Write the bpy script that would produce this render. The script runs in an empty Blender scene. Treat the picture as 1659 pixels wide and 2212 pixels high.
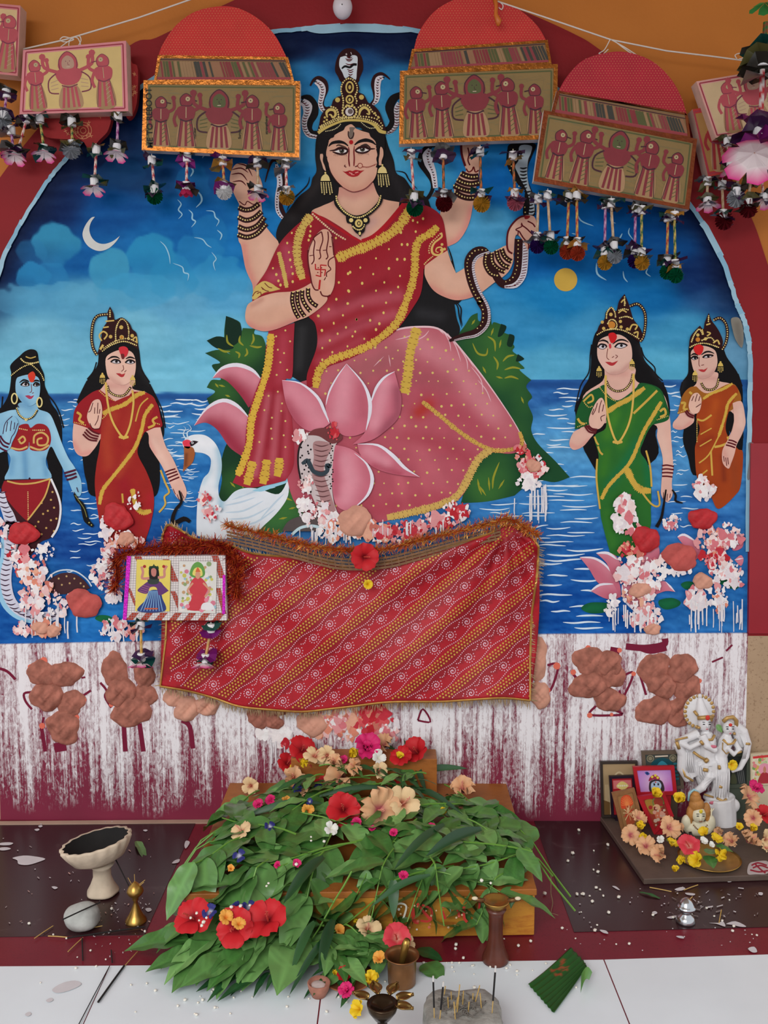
import bpy, bmesh, math, random
import numpy as np
from mathutils import Vector, Matrix, Euler
from mathutils.geometry import delaunay_2d_cdt
sc = bpy.context.scene
COL = sc.collection
R = random.Random(7)
PI = math.pi
sin, cos, Rnd, MTr, MRo = math.sin, math.cos, random.Random, Matrix.Translation, Matrix.Rotation
# ------------------------------------------------------------------ camera, world, light, exposure
FPX, CX, CY, HOR, VX = 2050.0,829.5,1106.0,870.0,843.0
CAM = Vector((0.0,-2.197,1.0))
cam_d = bpy.data.cameras.new('camera')
cam = bpy.data.objects.new('camera', cam_d); COL.objects.link(cam)
cam_d.sensor_fit = 'VERTICAL'; cam_d.sensor_height = 24.0
cam_d.lens = 24.0 * FPX / 2212.0
cam_d.clip_start = 0.05
cam.location = CAM
cam.rotation_euler = (PI / 2 - math.atan((CY - HOR) / FPX),0, math.atan((VX - CX) / FPX))
sc.camera = cam
CAMR = cam.rotation_euler.to_matrix()
world = bpy.data.worlds.new('world'); sc.world = world; world.use_nodes = True
bg = world.node_tree.nodes['Background']
bg.inputs[0].default_value = (0.93,0.97,1.0,1); bg.inputs[1].default_value = 0.95
def area(name, loc, target, sx, sy, power, col):
 l = bpy.data.lights.new(name, 'AREA'); l.shape = 'RECTANGLE'; l.size = sx; l.size_y = sy
 l.energy = power; l.color = col
 o = bpy.data.objects.new(name, l); COL.objects.link(o); o.location = loc
 o.rotation_euler = (Vector(target) - Vector(loc)).to_track_quat('-Z', 'Y').to_euler()
 return o
area('daylight_from_open_front', (-1.6,-4.6,2.9),(0,0,0.7),3.0,2.2,150,(1.0,0.98,0.95))
sc.view_settings.view_transform = 'Standard'; sc.view_settings.look = 'None'
sc.view_settings.exposure = 0.0; sc.view_settings.gamma = 1.0
sc.view_settings.use_curve_mapping = False
sc.cycles.max_bounces = 6; sc.cycles.diffuse_bounces = 3; sc.cycles.caustics_reflective = False; sc.cycles.caustics_refractive = False
# ------------------------------------------------------------------ pixel <-> place helpers
def ray(px, py):
 return CAMR @ Vector(((px - CX) / FPX, -(py - CY) / FPX, -1.0))
def at(px, py, Y=0.0):
 d = ray(px, py); t = (Y - CAM.y) / d.y
 return CAM + d * t
def proj(P):
 d = CAMR.transposed() @ (Vector(P) - CAM); return CX - d.x / d.z * FPX, CY + d.y / d.z * FPX
def onz(px, py, Z=0.0):
 d = ray(px, py); t = (Z - CAM.z) / d.z
 return CAM + d * t
_M = np.array(CAMR)
def wallxz(P):
 P = np.asarray(P, float)
 d = np.stack([(P[:, 0] - CX) / FPX, -(P[:, 1] - CY) / FPX, -np.ones(len(P))], 1) @ _M.T
 t = -CAM.y / d[:, 1]
 return CAM.x + d[:, 0] * t, CAM.z + d[:, 2] * t
# ------------------------------------------------------------------ colours and materials
def lin(c):
 out = []
 for v in c[:3]:
  v = v / 255.0
  out.append(v / 12.92 if v <= 0.04045 else ((v + 0.055) / 1.055) ** 2.4)
 return tuple(out)
def lin4(c): return lin(c) + (1.0,)
MATS = {}
def mat(name, col, rough=0.6, metal=0.0, var=0.12, scale=14.0, bump=0.0, bscale=60.0, spec=0.4, trans=0.0, coat=0.0, vcol=False, sub=0.0):
 """procedural principled material: base colour (or the mesh's own colour attribute) with a soft noise wear and a fine bump"""
 if name in MATS: return MATS[name]
 m = bpy.data.materials.new(name); m.use_nodes = True
 nt = m.node_tree; N = nt.nodes; L = nt.links
 b = N['Principled BSDF']
 b.inputs['Roughness'].default_value = rough; b.inputs['Metallic'].default_value = metal
 b.inputs['Specular IOR Level'].default_value = spec
 if trans: b.inputs['Transmission Weight'].default_value = trans
 if coat: b.inputs['Coat Weight'].default_value = coat; b.inputs['Coat Roughness'].default_value = 0.15
 tc = N.new('ShaderNodeTexCoord')
 no = N.new('ShaderNodeTexNoise'); no.inputs['Scale'].default_value = scale; no.inputs['Detail'].default_value = 4
 L.new(tc.outputs['Object'], no.inputs['Vector'])
 mr = N.new('ShaderNodeMapRange'); mr.inputs[1].default_value = 0.3; mr.inputs[2].default_value = 0.7
 mr.inputs[3].default_value = 1 - var; mr.inputs[4].default_value = 1 + var * 0.6
 L.new(no.outputs['Fac'], mr.inputs[0])
 mx = N.new('ShaderNodeMix'); mx.data_type = 'RGBA'; mx.blend_type = 'MULTIPLY'; mx.inputs[0].default_value = 1.0
 if vcol:
  a = N.new('ShaderNodeAttribute'); a.attribute_name = 'Col'; L.new(a.outputs['Color'], mx.inputs[6])
 else:
  mx.inputs[6].default_value = lin4(col)
 L.new(mr.outputs[0], mx.inputs[7])
 L.new(mx.outputs[2], b.inputs['Base Color'])
 if bump:
  n2 = N.new('ShaderNodeTexNoise'); n2.inputs['Scale'].default_value = bscale; n2.inputs['Detail'].default_value = 5
  L.new(tc.outputs['Object'], n2.inputs['Vector'])
  bp = N.new('ShaderNodeBump'); bp.inputs['Strength'].default_value = bump; bp.inputs['Distance'].default_value = 0.002
  L.new(n2.outputs['Fac'], bp.inputs['Height']); L.new(bp.outputs[0], b.inputs['Normal'])
 MATS[name] = m
 return m
PAINT = mat('mural_paint', (255,255,255), rough=0.5, var=0.06, scale=30, bump=0.25, bscale=110, spec=0.06, vcol=True)
PRINT = mat('printed_paper', (255,255,255), rough=0.55, var=0.05, scale=40, bump=0.1, bscale=200, spec=0.25, vcol=True)
# ------------------------------------------------------------------ scene-tree helpers
def setp(o, label=None, cat=None, group=None, kind=None):
 if label: o['label'] = label
 if cat: o['category'] = cat
 if group: o['group'] = group
 if kind: o['kind'] = kind
 return o
def empty(name, loc=(0,0,0), label=None, cat=None, group=None, parent=None, rot=None):
 o = bpy.data.objects.new(name, None); COL.objects.link(o); o.location = loc
 o.empty_display_size = 0.02
 if rot: o.rotation_euler = rot
 if parent: o.parent = parent
 return setp(o, label, cat, group)
def link(name, me, material=None, parent=None, loc=(0,0,0), rot=(0,0,0), scale=None):
 o = bpy.data.objects.new(name, me); COL.objects.link(o)
 if material and not me.materials: me.materials.append(material)
 o.location = loc; o.rotation_euler = rot
 if scale: o.scale = scale if hasattr(scale, '__len__') else (scale,) * 3
 if parent: o.parent = parent
 return o
def mesh(name, V, F, smooth=0, cols=None):
 me = bpy.data.meshes.new(name)
 me.from_pydata([tuple(v) for v in V], [], [tuple(f) for f in F])
 if cols is not None:
  ca = me.color_attributes.new('Col', 'FLOAT_COLOR', 'POINT')
  ca.data.foreach_set('color', np.asarray(cols, np.float32).ravel())
 if smooth: me.polygons.foreach_set('use_smooth', [True] * len(me.polygons))
 me.update()
 return me
class MB:
 """collects shapes into one mesh"""
 def __init__(s): s.V = []; s.F = []; s.C = []
 def add(s, V, F, c=None):
  b = len(s.V); s.V += [tuple(v) for v in V]; s.F += [tuple(i + b for i in f) for f in F]
  if c is not None: s.C += [tuple(c[:3]) + (1.0,)] * len(V)
  return s
 def box(s, x0, x1, y0, y1, z0, z1, c=None, M=None):
  V = [Vector((x, y, z)) for z in (z0, z1) for y in (y0, y1) for x in (x0, x1)]
  if M: V = [M @ v for v in V]
  return s.add(V, [(0,2,3,1),(4,5,7,6),(0,1,5,4),(2,6,7,3),(0,4,6,2),(1,3,7,5)], c)
 def lathe(s, prof, n=24, M=None, c=None, wob=None, cap=True):
  V = []; F = []
  for k, (r, z) in enumerate(prof):
   for i in range(n):
    a = 2 * PI * i / n; rr = r * (wob(a, k) if wob else 1)
    v = Vector((rr * cos(a), rr * sin(a), z)); V.append(M @ v if M else v)
  for k in range(len(prof) - 1):
   for i in range(n):
    j = (i + 1) % n
    F.append((k * n + i, k * n + j, (k + 1) * n + j, (k + 1) * n + i))
  if cap:
   F.append(tuple(range(n - 1,-1,-1))); b = (len(prof) - 1) * n; F.append(tuple(b + i for i in range(n)))
  return s.add(V, F, c)
 def tube(s, pts, r, n=6, c=None):
  pts = [Vector(p) for p in pts]; V = []; F = []
  m = len(pts); up = Vector((0,0,1)); pa = None
  for k, p in enumerate(pts):
   t = (pts[min(k + 1, m - 1)] - pts[max(k - 1,0)])
   t = t.normalized() if t.length > 1e-9 else Vector((0,0,1))
   a = t.cross(up)
   if a.length < 1e-3: a = t.cross(Vector((1,0,0)))
   a.normalize()
   if pa and a.dot(pa) < 0: a = -a
   pa = a; b = t.cross(a)
   rr = r[k] if hasattr(r, '__len__') else r
   for i in range(n):
    g = 2 * PI * i / n
    V.append(p + a * (rr * cos(g)) + b * (rr * sin(g)))
  for k in range(m - 1):
   for i in range(n):
    j = (i + 1) % n
    F.append((k * n + i, k * n + j, (k + 1) * n + j, (k + 1) * n + i))
  F.append(tuple(range(n - 1,-1,-1))); F.append(tuple((m - 1) * n + i for i in range(n)))
  return s.add(V, F, c)
 def ball(s, c0, r, nu=10, nv=6, c=None, M=None, wob=None):
  r = r if hasattr(r, '__len__') else (r, r, r); V = []; F = []
  for k in range(nv + 1):
   ph = PI * k / nv
   for i in range(nu):
    th = 2 * PI * i / nu
    d = Vector((sin(ph) * cos(th), sin(ph) * sin(th), cos(ph)))
    w = wob(d) if wob else 1
    v = Vector((d.x * r[0] * w, d.y * r[1] * w, d.z * r[2] * w))
    if M: v = M @ v
    V.append(v + Vector(c0))
  for k in range(nv):
   for i in range(nu):
    j = (i + 1) % nu
    F.append((k * nu + i, (k + 1) * nu + i, (k + 1) * nu + j, k * nu + j))
  return s.add(V, F, c)
 def mesh(s, name, smooth=0):
  return mesh(name, s.V, s.F, smooth, s.C if s.C and len(s.C) == len(s.V) else None)
 def build(s, name, material, parent=None, smooth=0, loc=(0,0,0), rot=(0,0,0)):
  return link(name, s.mesh(name, smooth), material, parent, loc, rot)
def spl(pts, closed, n=5):
 """Catmull-Rom through pts; a third element marks a sharp corner"""
 P = [(p[0], p[1]) for p in pts]; C = [len(p) > 2 and p[2] for p in pts]
 m = len(P)
 if m < 3: return P
 out = []
 rng = range(m) if closed else range(m - 1)
 for i in rng:
  p1 = P[i]; p2 = P[(i + 1) % m]
  p0 = P[i - 1] if (closed or i > 0) else p1
  p3 = P[(i + 2) % m] if (closed or i + 2 < m) else p2
  if C[i]: p0 = p1
  if C[(i + 1) % m]: p3 = p2
  for k in range(n):
   t = k / n; t2 = t * t; t3 = t2 * t
   out.append(tuple(0.5 * (2 * p1[j] + (p2[j] - p0[j]) * t + (2 * p0[j] - 5 * p1[j] + 4 * p2[j] - p3[j]) * t2
         + (3 * p1[j] - p0[j] - 3 * p2[j] + p3[j]) * t3) for j in (0,1)))
 if not closed: out.append(P[-1])
 return out
CROP = {'0': (0,0,1), 'A': (0,0,.39783), 'B': (500,0,.39783), 'C': (1000,0,.39723), 'D': (0,600,.33755), 'E': (400,640,.36166),
  'F': (800,640,.36166), 'G': (1160,600,.30078), 'H': (0,1060,.33755), 'I': (1100,1040,.33695), 'J': (300,1100,.5425),
  'K': (0,1600,.33755), 'L': (300,1560,.39783), 'M': (800,1560,.33755), 'N': (1200,1460,.27667), 'O': (1100,1840,.33695),
  'P': (640,90,.14467), 'Q': (640,280,.14467), 'R': (480,440,.18083), 'S': (880,300,.18083)}
def pp(s):
 """'B 1,2 3,4* ...' : points read in one of the enlarged views of the wall, * marks a corner"""
 T = s.split(); x0, y0, k = CROP[T[0]]; out = []
 for t in T[1:]:
  if t in CROP and not t[0].isdigit():
   x0, y0, k = CROP[t]; continue
  c = t.endswith('*'); x, y = t.rstrip('*').split(',')
  p = (x0 + float(x) * k, y0 + float(y) * k)
  out.append(p + (1,) if c else p)
 return out
def px(s):
 return pp(s) if isinstance(s, str) else s
def segdist(X, Y, pts):
 best = np.full(X.shape, 1e9)
 if len(pts) == 1:
  return np.hypot(X - pts[0][0], Y - pts[0][1])
 for a, b in zip(pts[:-1], pts[1:]):
  dx, dy = b[0] - a[0], b[1] - a[1]; l2 = dx * dx + dy * dy + 1e-9
  t = np.clip(((X - a[0]) * dx + (Y - a[1]) * dy) / l2,0,1)
  best = np.minimum(best, np.hypot(X - a[0] - t * dx, Y - a[1] - t * dy))
 return best
class Art:
 """flat paint on a plane: shapes given in wall pixels, laid over one another in thin coats of paint"""
 EPS = 0.000006
 def __init__(s, base=0.002, plane=None):
  s.P = []; s.D = []; s.C = []; s.F = []; s.lay = 0; s.base = base; s.plane = plane
 def _push(s, pts, faces, cols):
  b = len(s.P); s.P += pts; s.F += [tuple(i + b for i in f) for f in faces]
  s.D += [s.base + s.lay * s.EPS] * len(pts); s.C += cols
  s.lay += 1
 def fill(s, pts, col, smooth=True, sh=None, grid=5.0, n=5):
  pts = px(pts)
  B = spl(pts, True, n) if smooth else [(p[0], p[1]) for p in pts]
  V = [Vector(p) for p in B]; m = len(V)
  E = [(i, (i + 1) % m) for i in range(m)]
  if sh:
   xs = [p[0] for p in B]; ys = [p[1] for p in B]
   gx = np.arange(min(xs) + grid / 2, max(xs), grid); gy = np.arange(min(ys) + grid / 2, max(ys), grid)
   if len(gx) and len(gy):
    X, Y = np.meshgrid(gx, gy); X = X.ravel(); Y = Y.ravel()
    # keep the points inside the outline
    ins = np.zeros(len(X), bool)
    for (x1, y1),(x2, y2) in zip(B, B[1:] + B[:1]):
     c = ((y1 > Y) != (y2 > Y))
     with np.errstate(divide='ignore', invalid='ignore'):
      ins ^= c & (X < (x2 - x1) * (Y - y1) / (y2 - y1 + 1e-12) + x1)
    V += [Vector((x, y)) for x, y in zip(X[ins], Y[ins])]
  r = delaunay_2d_cdt(V, E, [list(range(m))], 1,1e-5)
  Vo, Fo = r[0], r[2]
  P = [(v.x, v.y) for v in Vo]
  c0 = np.array(lin(col)); C = np.tile(c0,(len(P),1))
  if sh:
   A = np.array(P)
   for path, rad, cc, al in sh:
    d = segdist(A[:, 0], A[:, 1], [(q[0], q[1]) for q in px(path)])
    w = (al * np.exp(-(d / rad) ** 2))[:, None]
    C = C * (1 - w) + np.array(lin(cc)) * w
  Fo = [f[::-1] if (P[f[1]][0] - P[f[0]][0]) * (P[f[2]][1] - P[f[0]][1]) - (P[f[1]][1] - P[f[0]][1]) * (P[f[2]][0] - P[f[0]][0]) > 0 else f for f in Fo]
  s._push(P, Fo, [tuple(c) + (1.0,) for c in C])
 def stroke(s, pts, w, col, smooth=True, taper=0, n=4):
  """ribbon; taper 1 narrows both ends, 2 narrows the far end"""
  pts = px(pts); B = spl(pts, False, n) if smooth and len(pts) > 2 else [(p[0], p[1]) for p in pts]
  if len(B) == 2 and taper == 1:
   B = [B[0], ((B[0][0] + B[1][0]) / 2,(B[0][1] + B[1][1]) / 2), B[1]]
  m = len(B); P = []; F = []
  for i in range(m):
   a = B[max(i - 1,0)]; b = B[min(i + 1, m - 1)]
   dx, dy = b[0] - a[0], b[1] - a[1]; l = math.hypot(dx, dy) or 1
   t = i / (m - 1)
   if hasattr(w, '__len__'):
    f = t * (len(w) - 1); k = min(int(f), len(w) - 2); ww = w[k] + (w[k + 1] - w[k]) * (f - k)
   else:
    ww = w
   if taper == 1: ww *= max(0.15, sin(PI * t) ** 0.6)
   if taper == 2: ww *= max(0.1,1 - t)
   nx, ny = -dy / l * ww / 2, dx / l * ww / 2
   P += [(B[i][0] + nx, B[i][1] + ny),(B[i][0] - nx, B[i][1] - ny)]
   if i: F.append((2 * i - 2,2 * i, 2 * i + 1,2 * i - 1))
  s._push(P, F, [lin4(col)] * len(P))
 def dots(s, pts, r, col, n=7, ry=None, jit=0.0):
  P = []; F = []
  for p in px(pts):
   j = 1 + jit * (R.random() * 2 - 1)
   b = len(P)
   P += [(p[0] + r * j * cos(2 * PI * i / n), p[1] + (ry or r) * j * sin(2 * PI * i / n)) for i in range(n)]
   F.append(tuple(range(b + n - 1, b - 1,-1)))
  b0 = len(s.D); s._push(P, F, [lin4(col)] * len(P))
  for i in range(len(P)): s.D[b0 + i] += (i // n % 5) * 1.5e-6
 def along(s, path, step, smooth=True):
  B = px(path); B = spl(B, False, 6) if smooth and len(B) > 2 else B
  out = []; acc = 0.0
  for a, b in zip(B[:-1], B[1:]):
   l = math.hypot(b[0] - a[0], b[1] - a[1]); t = step - acc if acc else 0
   while t <= l:
    out.append((a[0] + (b[0] - a[0]) * t / l, a[1] + (b[1] - a[1]) * t / l)); t += step
   acc = (l - (t - step)) % step
  return out
 def beads(s, path, step, r, col, jit=0.15):
  s.dots(s.along(path, step), r, col, jit=jit)
 def ring(s, x, y, r, w, col, a0=0, a1=2 * PI, ry=None, n=16):
  ry = ry or r
  s.stroke([(x + r * cos(a0 + (a1 - a0) * i / n), y + ry * sin(a0 + (a1 - a0) * i / n)) for i in range(n + 1)], w, col, smooth=0)
 def comb(s, path, w, col, tooth=4.0, dark=None):
  """painted lace border: a ribbon with short brush teeth on both sides"""
  s.stroke(path, w * 0.8, col)
  A = s.along(path, tooth); m = len(A); P = []; F = []
  for i in range(1, m - 1):
   dx, dy = A[i + 1][0] - A[i - 1][0], A[i + 1][1] - A[i - 1][1]; l = math.hypot(dx, dy) or 1
   tx, ty = dx / l, dy / l; nx, ny = -ty, tx
   h = w * (0.5 + 0.18 * R.random()); g = tooth * 0.48
   x, y = A[i]; b = len(P)
   P += [(x - tx * g + nx * h * .7, y - ty * g + ny * h * .7),(x + nx * h, y + ny * h),(x + tx * g + nx * h * .7, y + ty * g + ny * h * .7),
    (x + tx * g - nx * h * .7, y + ty * g - ny * h * .7),(x - nx * h, y - ny * h),(x - tx * g - nx * h * .7, y - ty * g - ny * h * .7)]
   F.append((b, b + 1, b + 2, b + 3, b + 4, b + 5))
  s._push(P, F, [lin4(col)] * len(P))
  if dark:
   P = []; F = []
   for i in range(2, m - 2,2):
    dx, dy = A[i + 1][0] - A[i - 1][0], A[i + 1][1] - A[i - 1][1]; l = math.hypot(dx, dy) or 1
    tx, ty = dx / l, dy / l; nx, ny = -ty, tx
    for sg in (1,-1):
     x, y = A[i][0] + nx * w * .28 * sg, A[i][1] + ny * w * .28 * sg; b = len(P); q = w * .2
     P += [(x - nx * q - tx * .7, y - ny * q - ty * .7),(x + tx * 1.1, y + ty * 1.1),(x + nx * q - tx * .7, y + ny * q - ty * .7),(x - tx * 1.1, y - ty * 1.1)]
     F.append((b, b + 1, b + 2, b + 3))
   s._push(P, F, [lin4(dark)] * len(P))
 def build(s, name, parent=None, material=None):
  if s.plane is None:
   x, z = wallxz(s.P); D = np.array(s.D)
   V = np.stack([x, -D, z], 1)
  else:
   V = [s.plane(p[0], p[1], d) for p, d in zip(s.P, s.D)]
  return link(name, mesh(name, V, s.F, False, s.C), material or PAINT, parent)
# ------------------------------------------------------------------ the setting: walls, arch, dado, floor
def wallpoly(name, pts, material, y0, y1, parent=None, smooth=0, n=5):
 """a slab cut to an outline on the back wall, front face at y0 (towards the camera), back at y1"""
 P = spl(px(pts), True, n) if smooth else [(p[0], p[1]) for p in px(pts)]
 x, z = wallxz(P); m = len(P)
 r = delaunay_2d_cdt([Vector((a, b)) for a, b in zip(x, z)], [(i, (i + 1) % m) for i in range(m)], [list(range(m))], 1,1e-6)
 Vo = r[0]; k = len(Vo)
 V = [(v.x, y0, v.y) for v in Vo] + [(v.x, y1, v.y) for v in Vo]
 F = []
 for f in r[2]:
  a, b, c = [Vo[i] for i in f]
  if (b - a).cross(c - a) < 0: f = f[::-1]
  F.append(tuple(f)); F.append(tuple(i + k for i in f[::-1]))
 cnt = {}
 for f in r[2]:
  for i in range(3):
   e = (f[i], f[(i + 1) % 3]); cnt[tuple(sorted(e))] = cnt.get(tuple(sorted(e)),0) + 1
 for (a, b), q in cnt.items():
  if q == 1: F.append((a, b, b + k, a + k))
 me = mesh(name, V, F)
 bm = bmesh.new(); bm.from_mesh(me); bmesh.ops.recalc_face_normals(bm, faces=bm.faces); bm.to_mesh(me); bm.free()
 return link(name, me, material, parent)
ORANGE = mat('orange_wall_paint', (186,112,46), rough=0.6, var=0.10, scale=3.5, bump=0.35, bscale=120, spec=0.2)
REDP = mat('red_wall_paint', (134,26,32), rough=0.6, var=0.12, scale=5, bump=0.3, bscale=120, spec=0.2)
wl = MB().box(-1.5,1.5,0,0.15,-0.02,2.2).build('wall_back', ORANGE); setp(wl, 'orange plastered back wall of the shrine', kind='structure')
# unseen roof slab, added and sized so that the wall darkens towards its top
rf = MB().box(-2.2,2.2,-2.3,0.15,2.2,2.3).build('added_shade_roof', mat('added_roof_pale', (205,190,170), var=0.08)); setp(rf, 'pale unseen roof slab added to shade the wall top', kind='structure')
INNER = '0 -40,1395* -42,900 -40,760 0,589 40,497 99,402 147,342 250,235 400,130 540,82 640,66 760,58 880,66 990,92 1120,150 1270,240 1390,340 1492,449 1556,556 1588,651 1604,690 1616,744 1618,810 1616,1040 1613,1395*'
OUTER = '0 -140,1395* -145,700 -80,520 0,388 120,240 278,103 338,84 430,38 513,0 640,-60 800,-90 960,-50 1060,2 1143,32 1238,75 1294,109 1440,220 1560,360 1620,469 1651,556 1690,680 1720,800 1722,1395*'
def ring_outline():
 I = spl(pp(INNER), False, 6); O = spl(pp(OUTER), False, 6)
 return O + I[::-1]
band = wallpoly('trim_1', ring_outline(), REDP, -0.006,0.0); setp(band, 'dark red painted arch band around the mural', kind='structure')
# lower red panel at the right of the mural, one step forward, and the speckled stone below it
PANEL = mat('glossy_red_panel', (150,30,42), rough=0.35, var=0.08, scale=9, bump=0.1)
setp(wallpoly('trim_2', '0 1618,957 1760,957 1760,1366 1613,1366', PANEL, -0.012,0.0), 'glossy red wall panel beside the mural', kind='structure')
def node_stone(name, c1, c2, speck, scale, rough):
 m = mat(name, c1, rough=rough, var=0.15, scale=6, bump=0.05)
 nt = m.node_tree; N = nt.nodes; L = nt.links
 b = N['Principled BSDF']; src = b.inputs['Base Color'].links[0].from_socket
 tc = [n for n in N if n.type == 'TEX_COORD'][0]
 v = N.new('ShaderNodeTexNoise'); v.inputs['Scale'].default_value = scale; v.inputs['Detail'].default_value = 6; v.inputs['Roughness'].default_value = 0.75
 L.new(tc.outputs['Object'], v.inputs['Vector'])
 cr = N.new('ShaderNodeValToRGB'); cr.color_ramp.elements[0].position = speck; cr.color_ramp.elements[1].position = speck + 0.06
 cr.color_ramp.elements[0].color = (0,0,0,1); cr.color_ramp.elements[1].color = (1,1,1,1)
 L.new(v.outputs['Fac'], cr.inputs[0])
 mx = N.new('ShaderNodeMix'); mx.data_type = 'RGBA'; L.new(cr.outputs[0], mx.inputs[0]); L.new(src, mx.inputs[6]); mx.inputs[7].default_value = lin4(c2)
 L.new(mx.outputs[2], b.inputs['Base Color'])
 return m
BROWNST = node_stone('brown_speckled_stone', (180,152,122),(140,112,86),0.56,160,0.5)
TERR = node_stone('maroon_terrazzo', (126,36,62),(92,22,40),0.57,260,0.35)
setp(wallpoly('trim_3', '0 1612,1372 1760,1372 1760,1775 1604,1775', BROWNST, -0.008,0.0), 'speckled brown stone strip right of the dado', kind='structure')
setp(wallpoly('trim_4', '0 -80,1372 -2,1390 5,1775 -80,1775', BROWNST, -0.008,0.0), 'beige stone strip left of the dado', kind='structure')
# dado: maroon terrazzo slab with white lime brushed and run down it
def dado_mat():
 m = mat('limewashed_dado', (126,36,62), rough=0.5, var=0.12, scale=7)
 nt = m.node_tree; N = nt.nodes; L = nt.links; b = N['Principled BSDF']; src = b.inputs['Base Color'].links[0].from_socket
 tc = [n for n in N if n.type == 'TEX_COORD'][0]
 def noise(sx, sz, scale, det, rough=0.6, dist=0.0):
  mp = N.new('ShaderNodeMapping'); mp.inputs['Scale'].default_value = (sx, 1, sz); L.new(tc.outputs['Object'], mp.inputs[0])
  n = N.new('ShaderNodeTexNoise'); n.inputs['Scale'].default_value = scale; n.inputs['Detail'].default_value = det
  n.inputs['Roughness'].default_value = rough; n.inputs['Distortion'].default_value = dist
  L.new(mp.outputs[0], n.inputs['Vector']); return n.outputs['Fac']
 def mth(op, a, b_, clamp=False):
  k = N.new('ShaderNodeMath'); k.operation = op; k.use_clamp = clamp
  for i, q in enumerate((a, b_)):
   if isinstance(q, (int, float)): k.inputs[i].default_value = q
   else: L.new(q, k.inputs[i])
  return k.outputs[0]
 def ramp(f, a, c):
  r = N.new('ShaderNodeMapRange'); r.inputs[1].default_value = a; r.inputs[2].default_value = c; L.new(f, r.inputs[0]); return r.outputs[0]
 fine = noise(70,2.2,1.6,6,0.7,0.3)          # brush hairs
 runs = noise(16,0.55,1.6,4,0.6,0.5)         # broad runs of wash
 crack = noise(60,26,2.2,5,0.75,0.9)         # dry crackle
 patch = noise(3.0,3.0,1.4,3)
 geo = N.new('ShaderNodeSeparateXYZ'); L.new(tc.outputs['Object'], geo.inputs[0])
 z = geo.outputs[2]
 cover = ramp(z, -0.12,0.24)                       # wash thins out towards the foot of the wall
 up = mth('MULTIPLY', cover, 0.29)
 s = mth('ADD', mth('MULTIPLY', fine, 0.62), mth('MULTIPLY', runs, 0.55))
 s = mth('ADD', s, mth('MULTIPLY', patch, 0.18))
 s = mth('ADD', s, up)
 s = mth('ADD', s, mth('MULTIPLY', mth('SUBTRACT', crack, 0.5),0.55))
 foot = ramp(mth('ADD', z, mth('MULTIPLY', mth('SUBTRACT', patch, 0.5),0.16)),0.025,0.06)
 f = mth('MULTIPLY', ramp(s, 0.82,1.0), foot, True)
 f = mth('MULTIPLY', f, 0.94)
 mx = N.new('ShaderNodeMix'); mx.data_type = 'RGBA'; L.new(f, mx.inputs[0]); L.new(src, mx.inputs[6]); mx.inputs[7].default_value = lin4((238,235,238))
 L.new(mx.outputs[2], b.inputs['Base Color'])
 bp = N.new('ShaderNodeBump'); bp.inputs['Strength'].default_value = 0.4; bp.inputs['Distance'].default_value = 0.0015
 L.new(f, bp.inputs['Height']); L.new(bp.outputs[0], b.inputs['Normal'])
 return m
dado = wallpoly('wall_dado', '0 -2,1390 300,1384 800,1374 1200,1368 1612,1366 1604,1775 5,1780', dado_mat(),-0.01,0.0)
setp(dado, 'maroon dado slab streaked with white lime wash', kind='structure')
# floor: one level of maroon terrazzo, dark marble panels, pale tiles in front
def floorpoly(name, pts, material, z1, z0=-0.01, parent=None, gap=0.0):
 P = [onz(p[0], p[1], 0) for p in px(pts)]
 if gap:
  c = sum((p for p in P), Vector()) / len(P)
  P = [p + (c - p).normalized() * gap for p in P]
 m = len(P)
 area2 = sum(P[i].x * P[(i + 1) % m].y - P[(i + 1) % m].x * P[i].y for i in range(m))
 if area2 < 0: P = P[::-1]
 V = [(p.x, p.y, z1) for p in P] + [(p.x, p.y, z0) for p in P]
 F = [tuple(range(m)), tuple(range(2 * m - 1, m - 1,-1))] + [(i, i + m, (i + 1) % m + m, (i + 1) % m) for i in range(m)]
 me = mesh(name, V, F)
 bm = bmesh.new(); bm.from_mesh(me); bmesh.ops.recalc_face_normals(bm, faces=bm.faces); bm.to_mesh(me); bm.free()
 return link(name, me, material, parent)
FLR = node_stone('maroon_floor_terrazzo', (118,26,42),(92,18,32),0.57,260,0.38)
floor = MB().box(-2.2,2.2,-2.6,0.0,-0.06,-0.0012).build('floor', FLR); setp(floor, 'maroon terrazzo shrine floor', kind='structure')
def marble_mat():
 m = mat('dark_brown_marble', (52,26,30), rough=0.26, var=0.2, scale=5, spec=0.5)
 nt = m.node_tree; N = nt.nodes; L = nt.links; b = N['Principled BSDF']; src = b.inputs['Base Color'].links[0].from_socket
 tc = [n for n in N if n.type == 'TEX_COORD'][0]
 n1 = N.new('ShaderNodeTexNoise'); n1.inputs['Scale'].default_value = 7; n1.inputs['Detail'].default_value = 8; n1.inputs['Roughness'].default_value = 0.7; n1.inputs['Distortion'].default_value = 1.2
 L.new(tc.outputs['Object'], n1.inputs['Vector'])
 r = N.new('ShaderNodeMapRange'); r.inputs[1].default_value = 0.60; r.inputs[2].default_value = 0.85; r.inputs[4].default_value = 0.35; L.new(n1.outputs['Fac'], r.inputs[0])
 mx = N.new('ShaderNodeMix'); mx.data_type = 'RGBA'; L.new(r.outputs[0], mx.inputs[0]); L.new(src, mx.inputs[6]); mx.inputs[7].default_value = lin4((140,120,118))
 L.new(mx.outputs[2], b.inputs['Base Color'])
 return m
MARB = marble_mat()
floorpoly('marble_panel', '0 -140,1778 425,1772 312,2019 -200,2026', MARB, 0.0, parent=floor)
floorpoly('marble_panel', '0 1152,1768 1800,1764 1960,1994 1240,2013', MARB, 0.0, parent=floor)
TILE = mat('pale_floor_tile', (224,232,238), rough=0.3, var=0.05, scale=5, bump=0.05)
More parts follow.
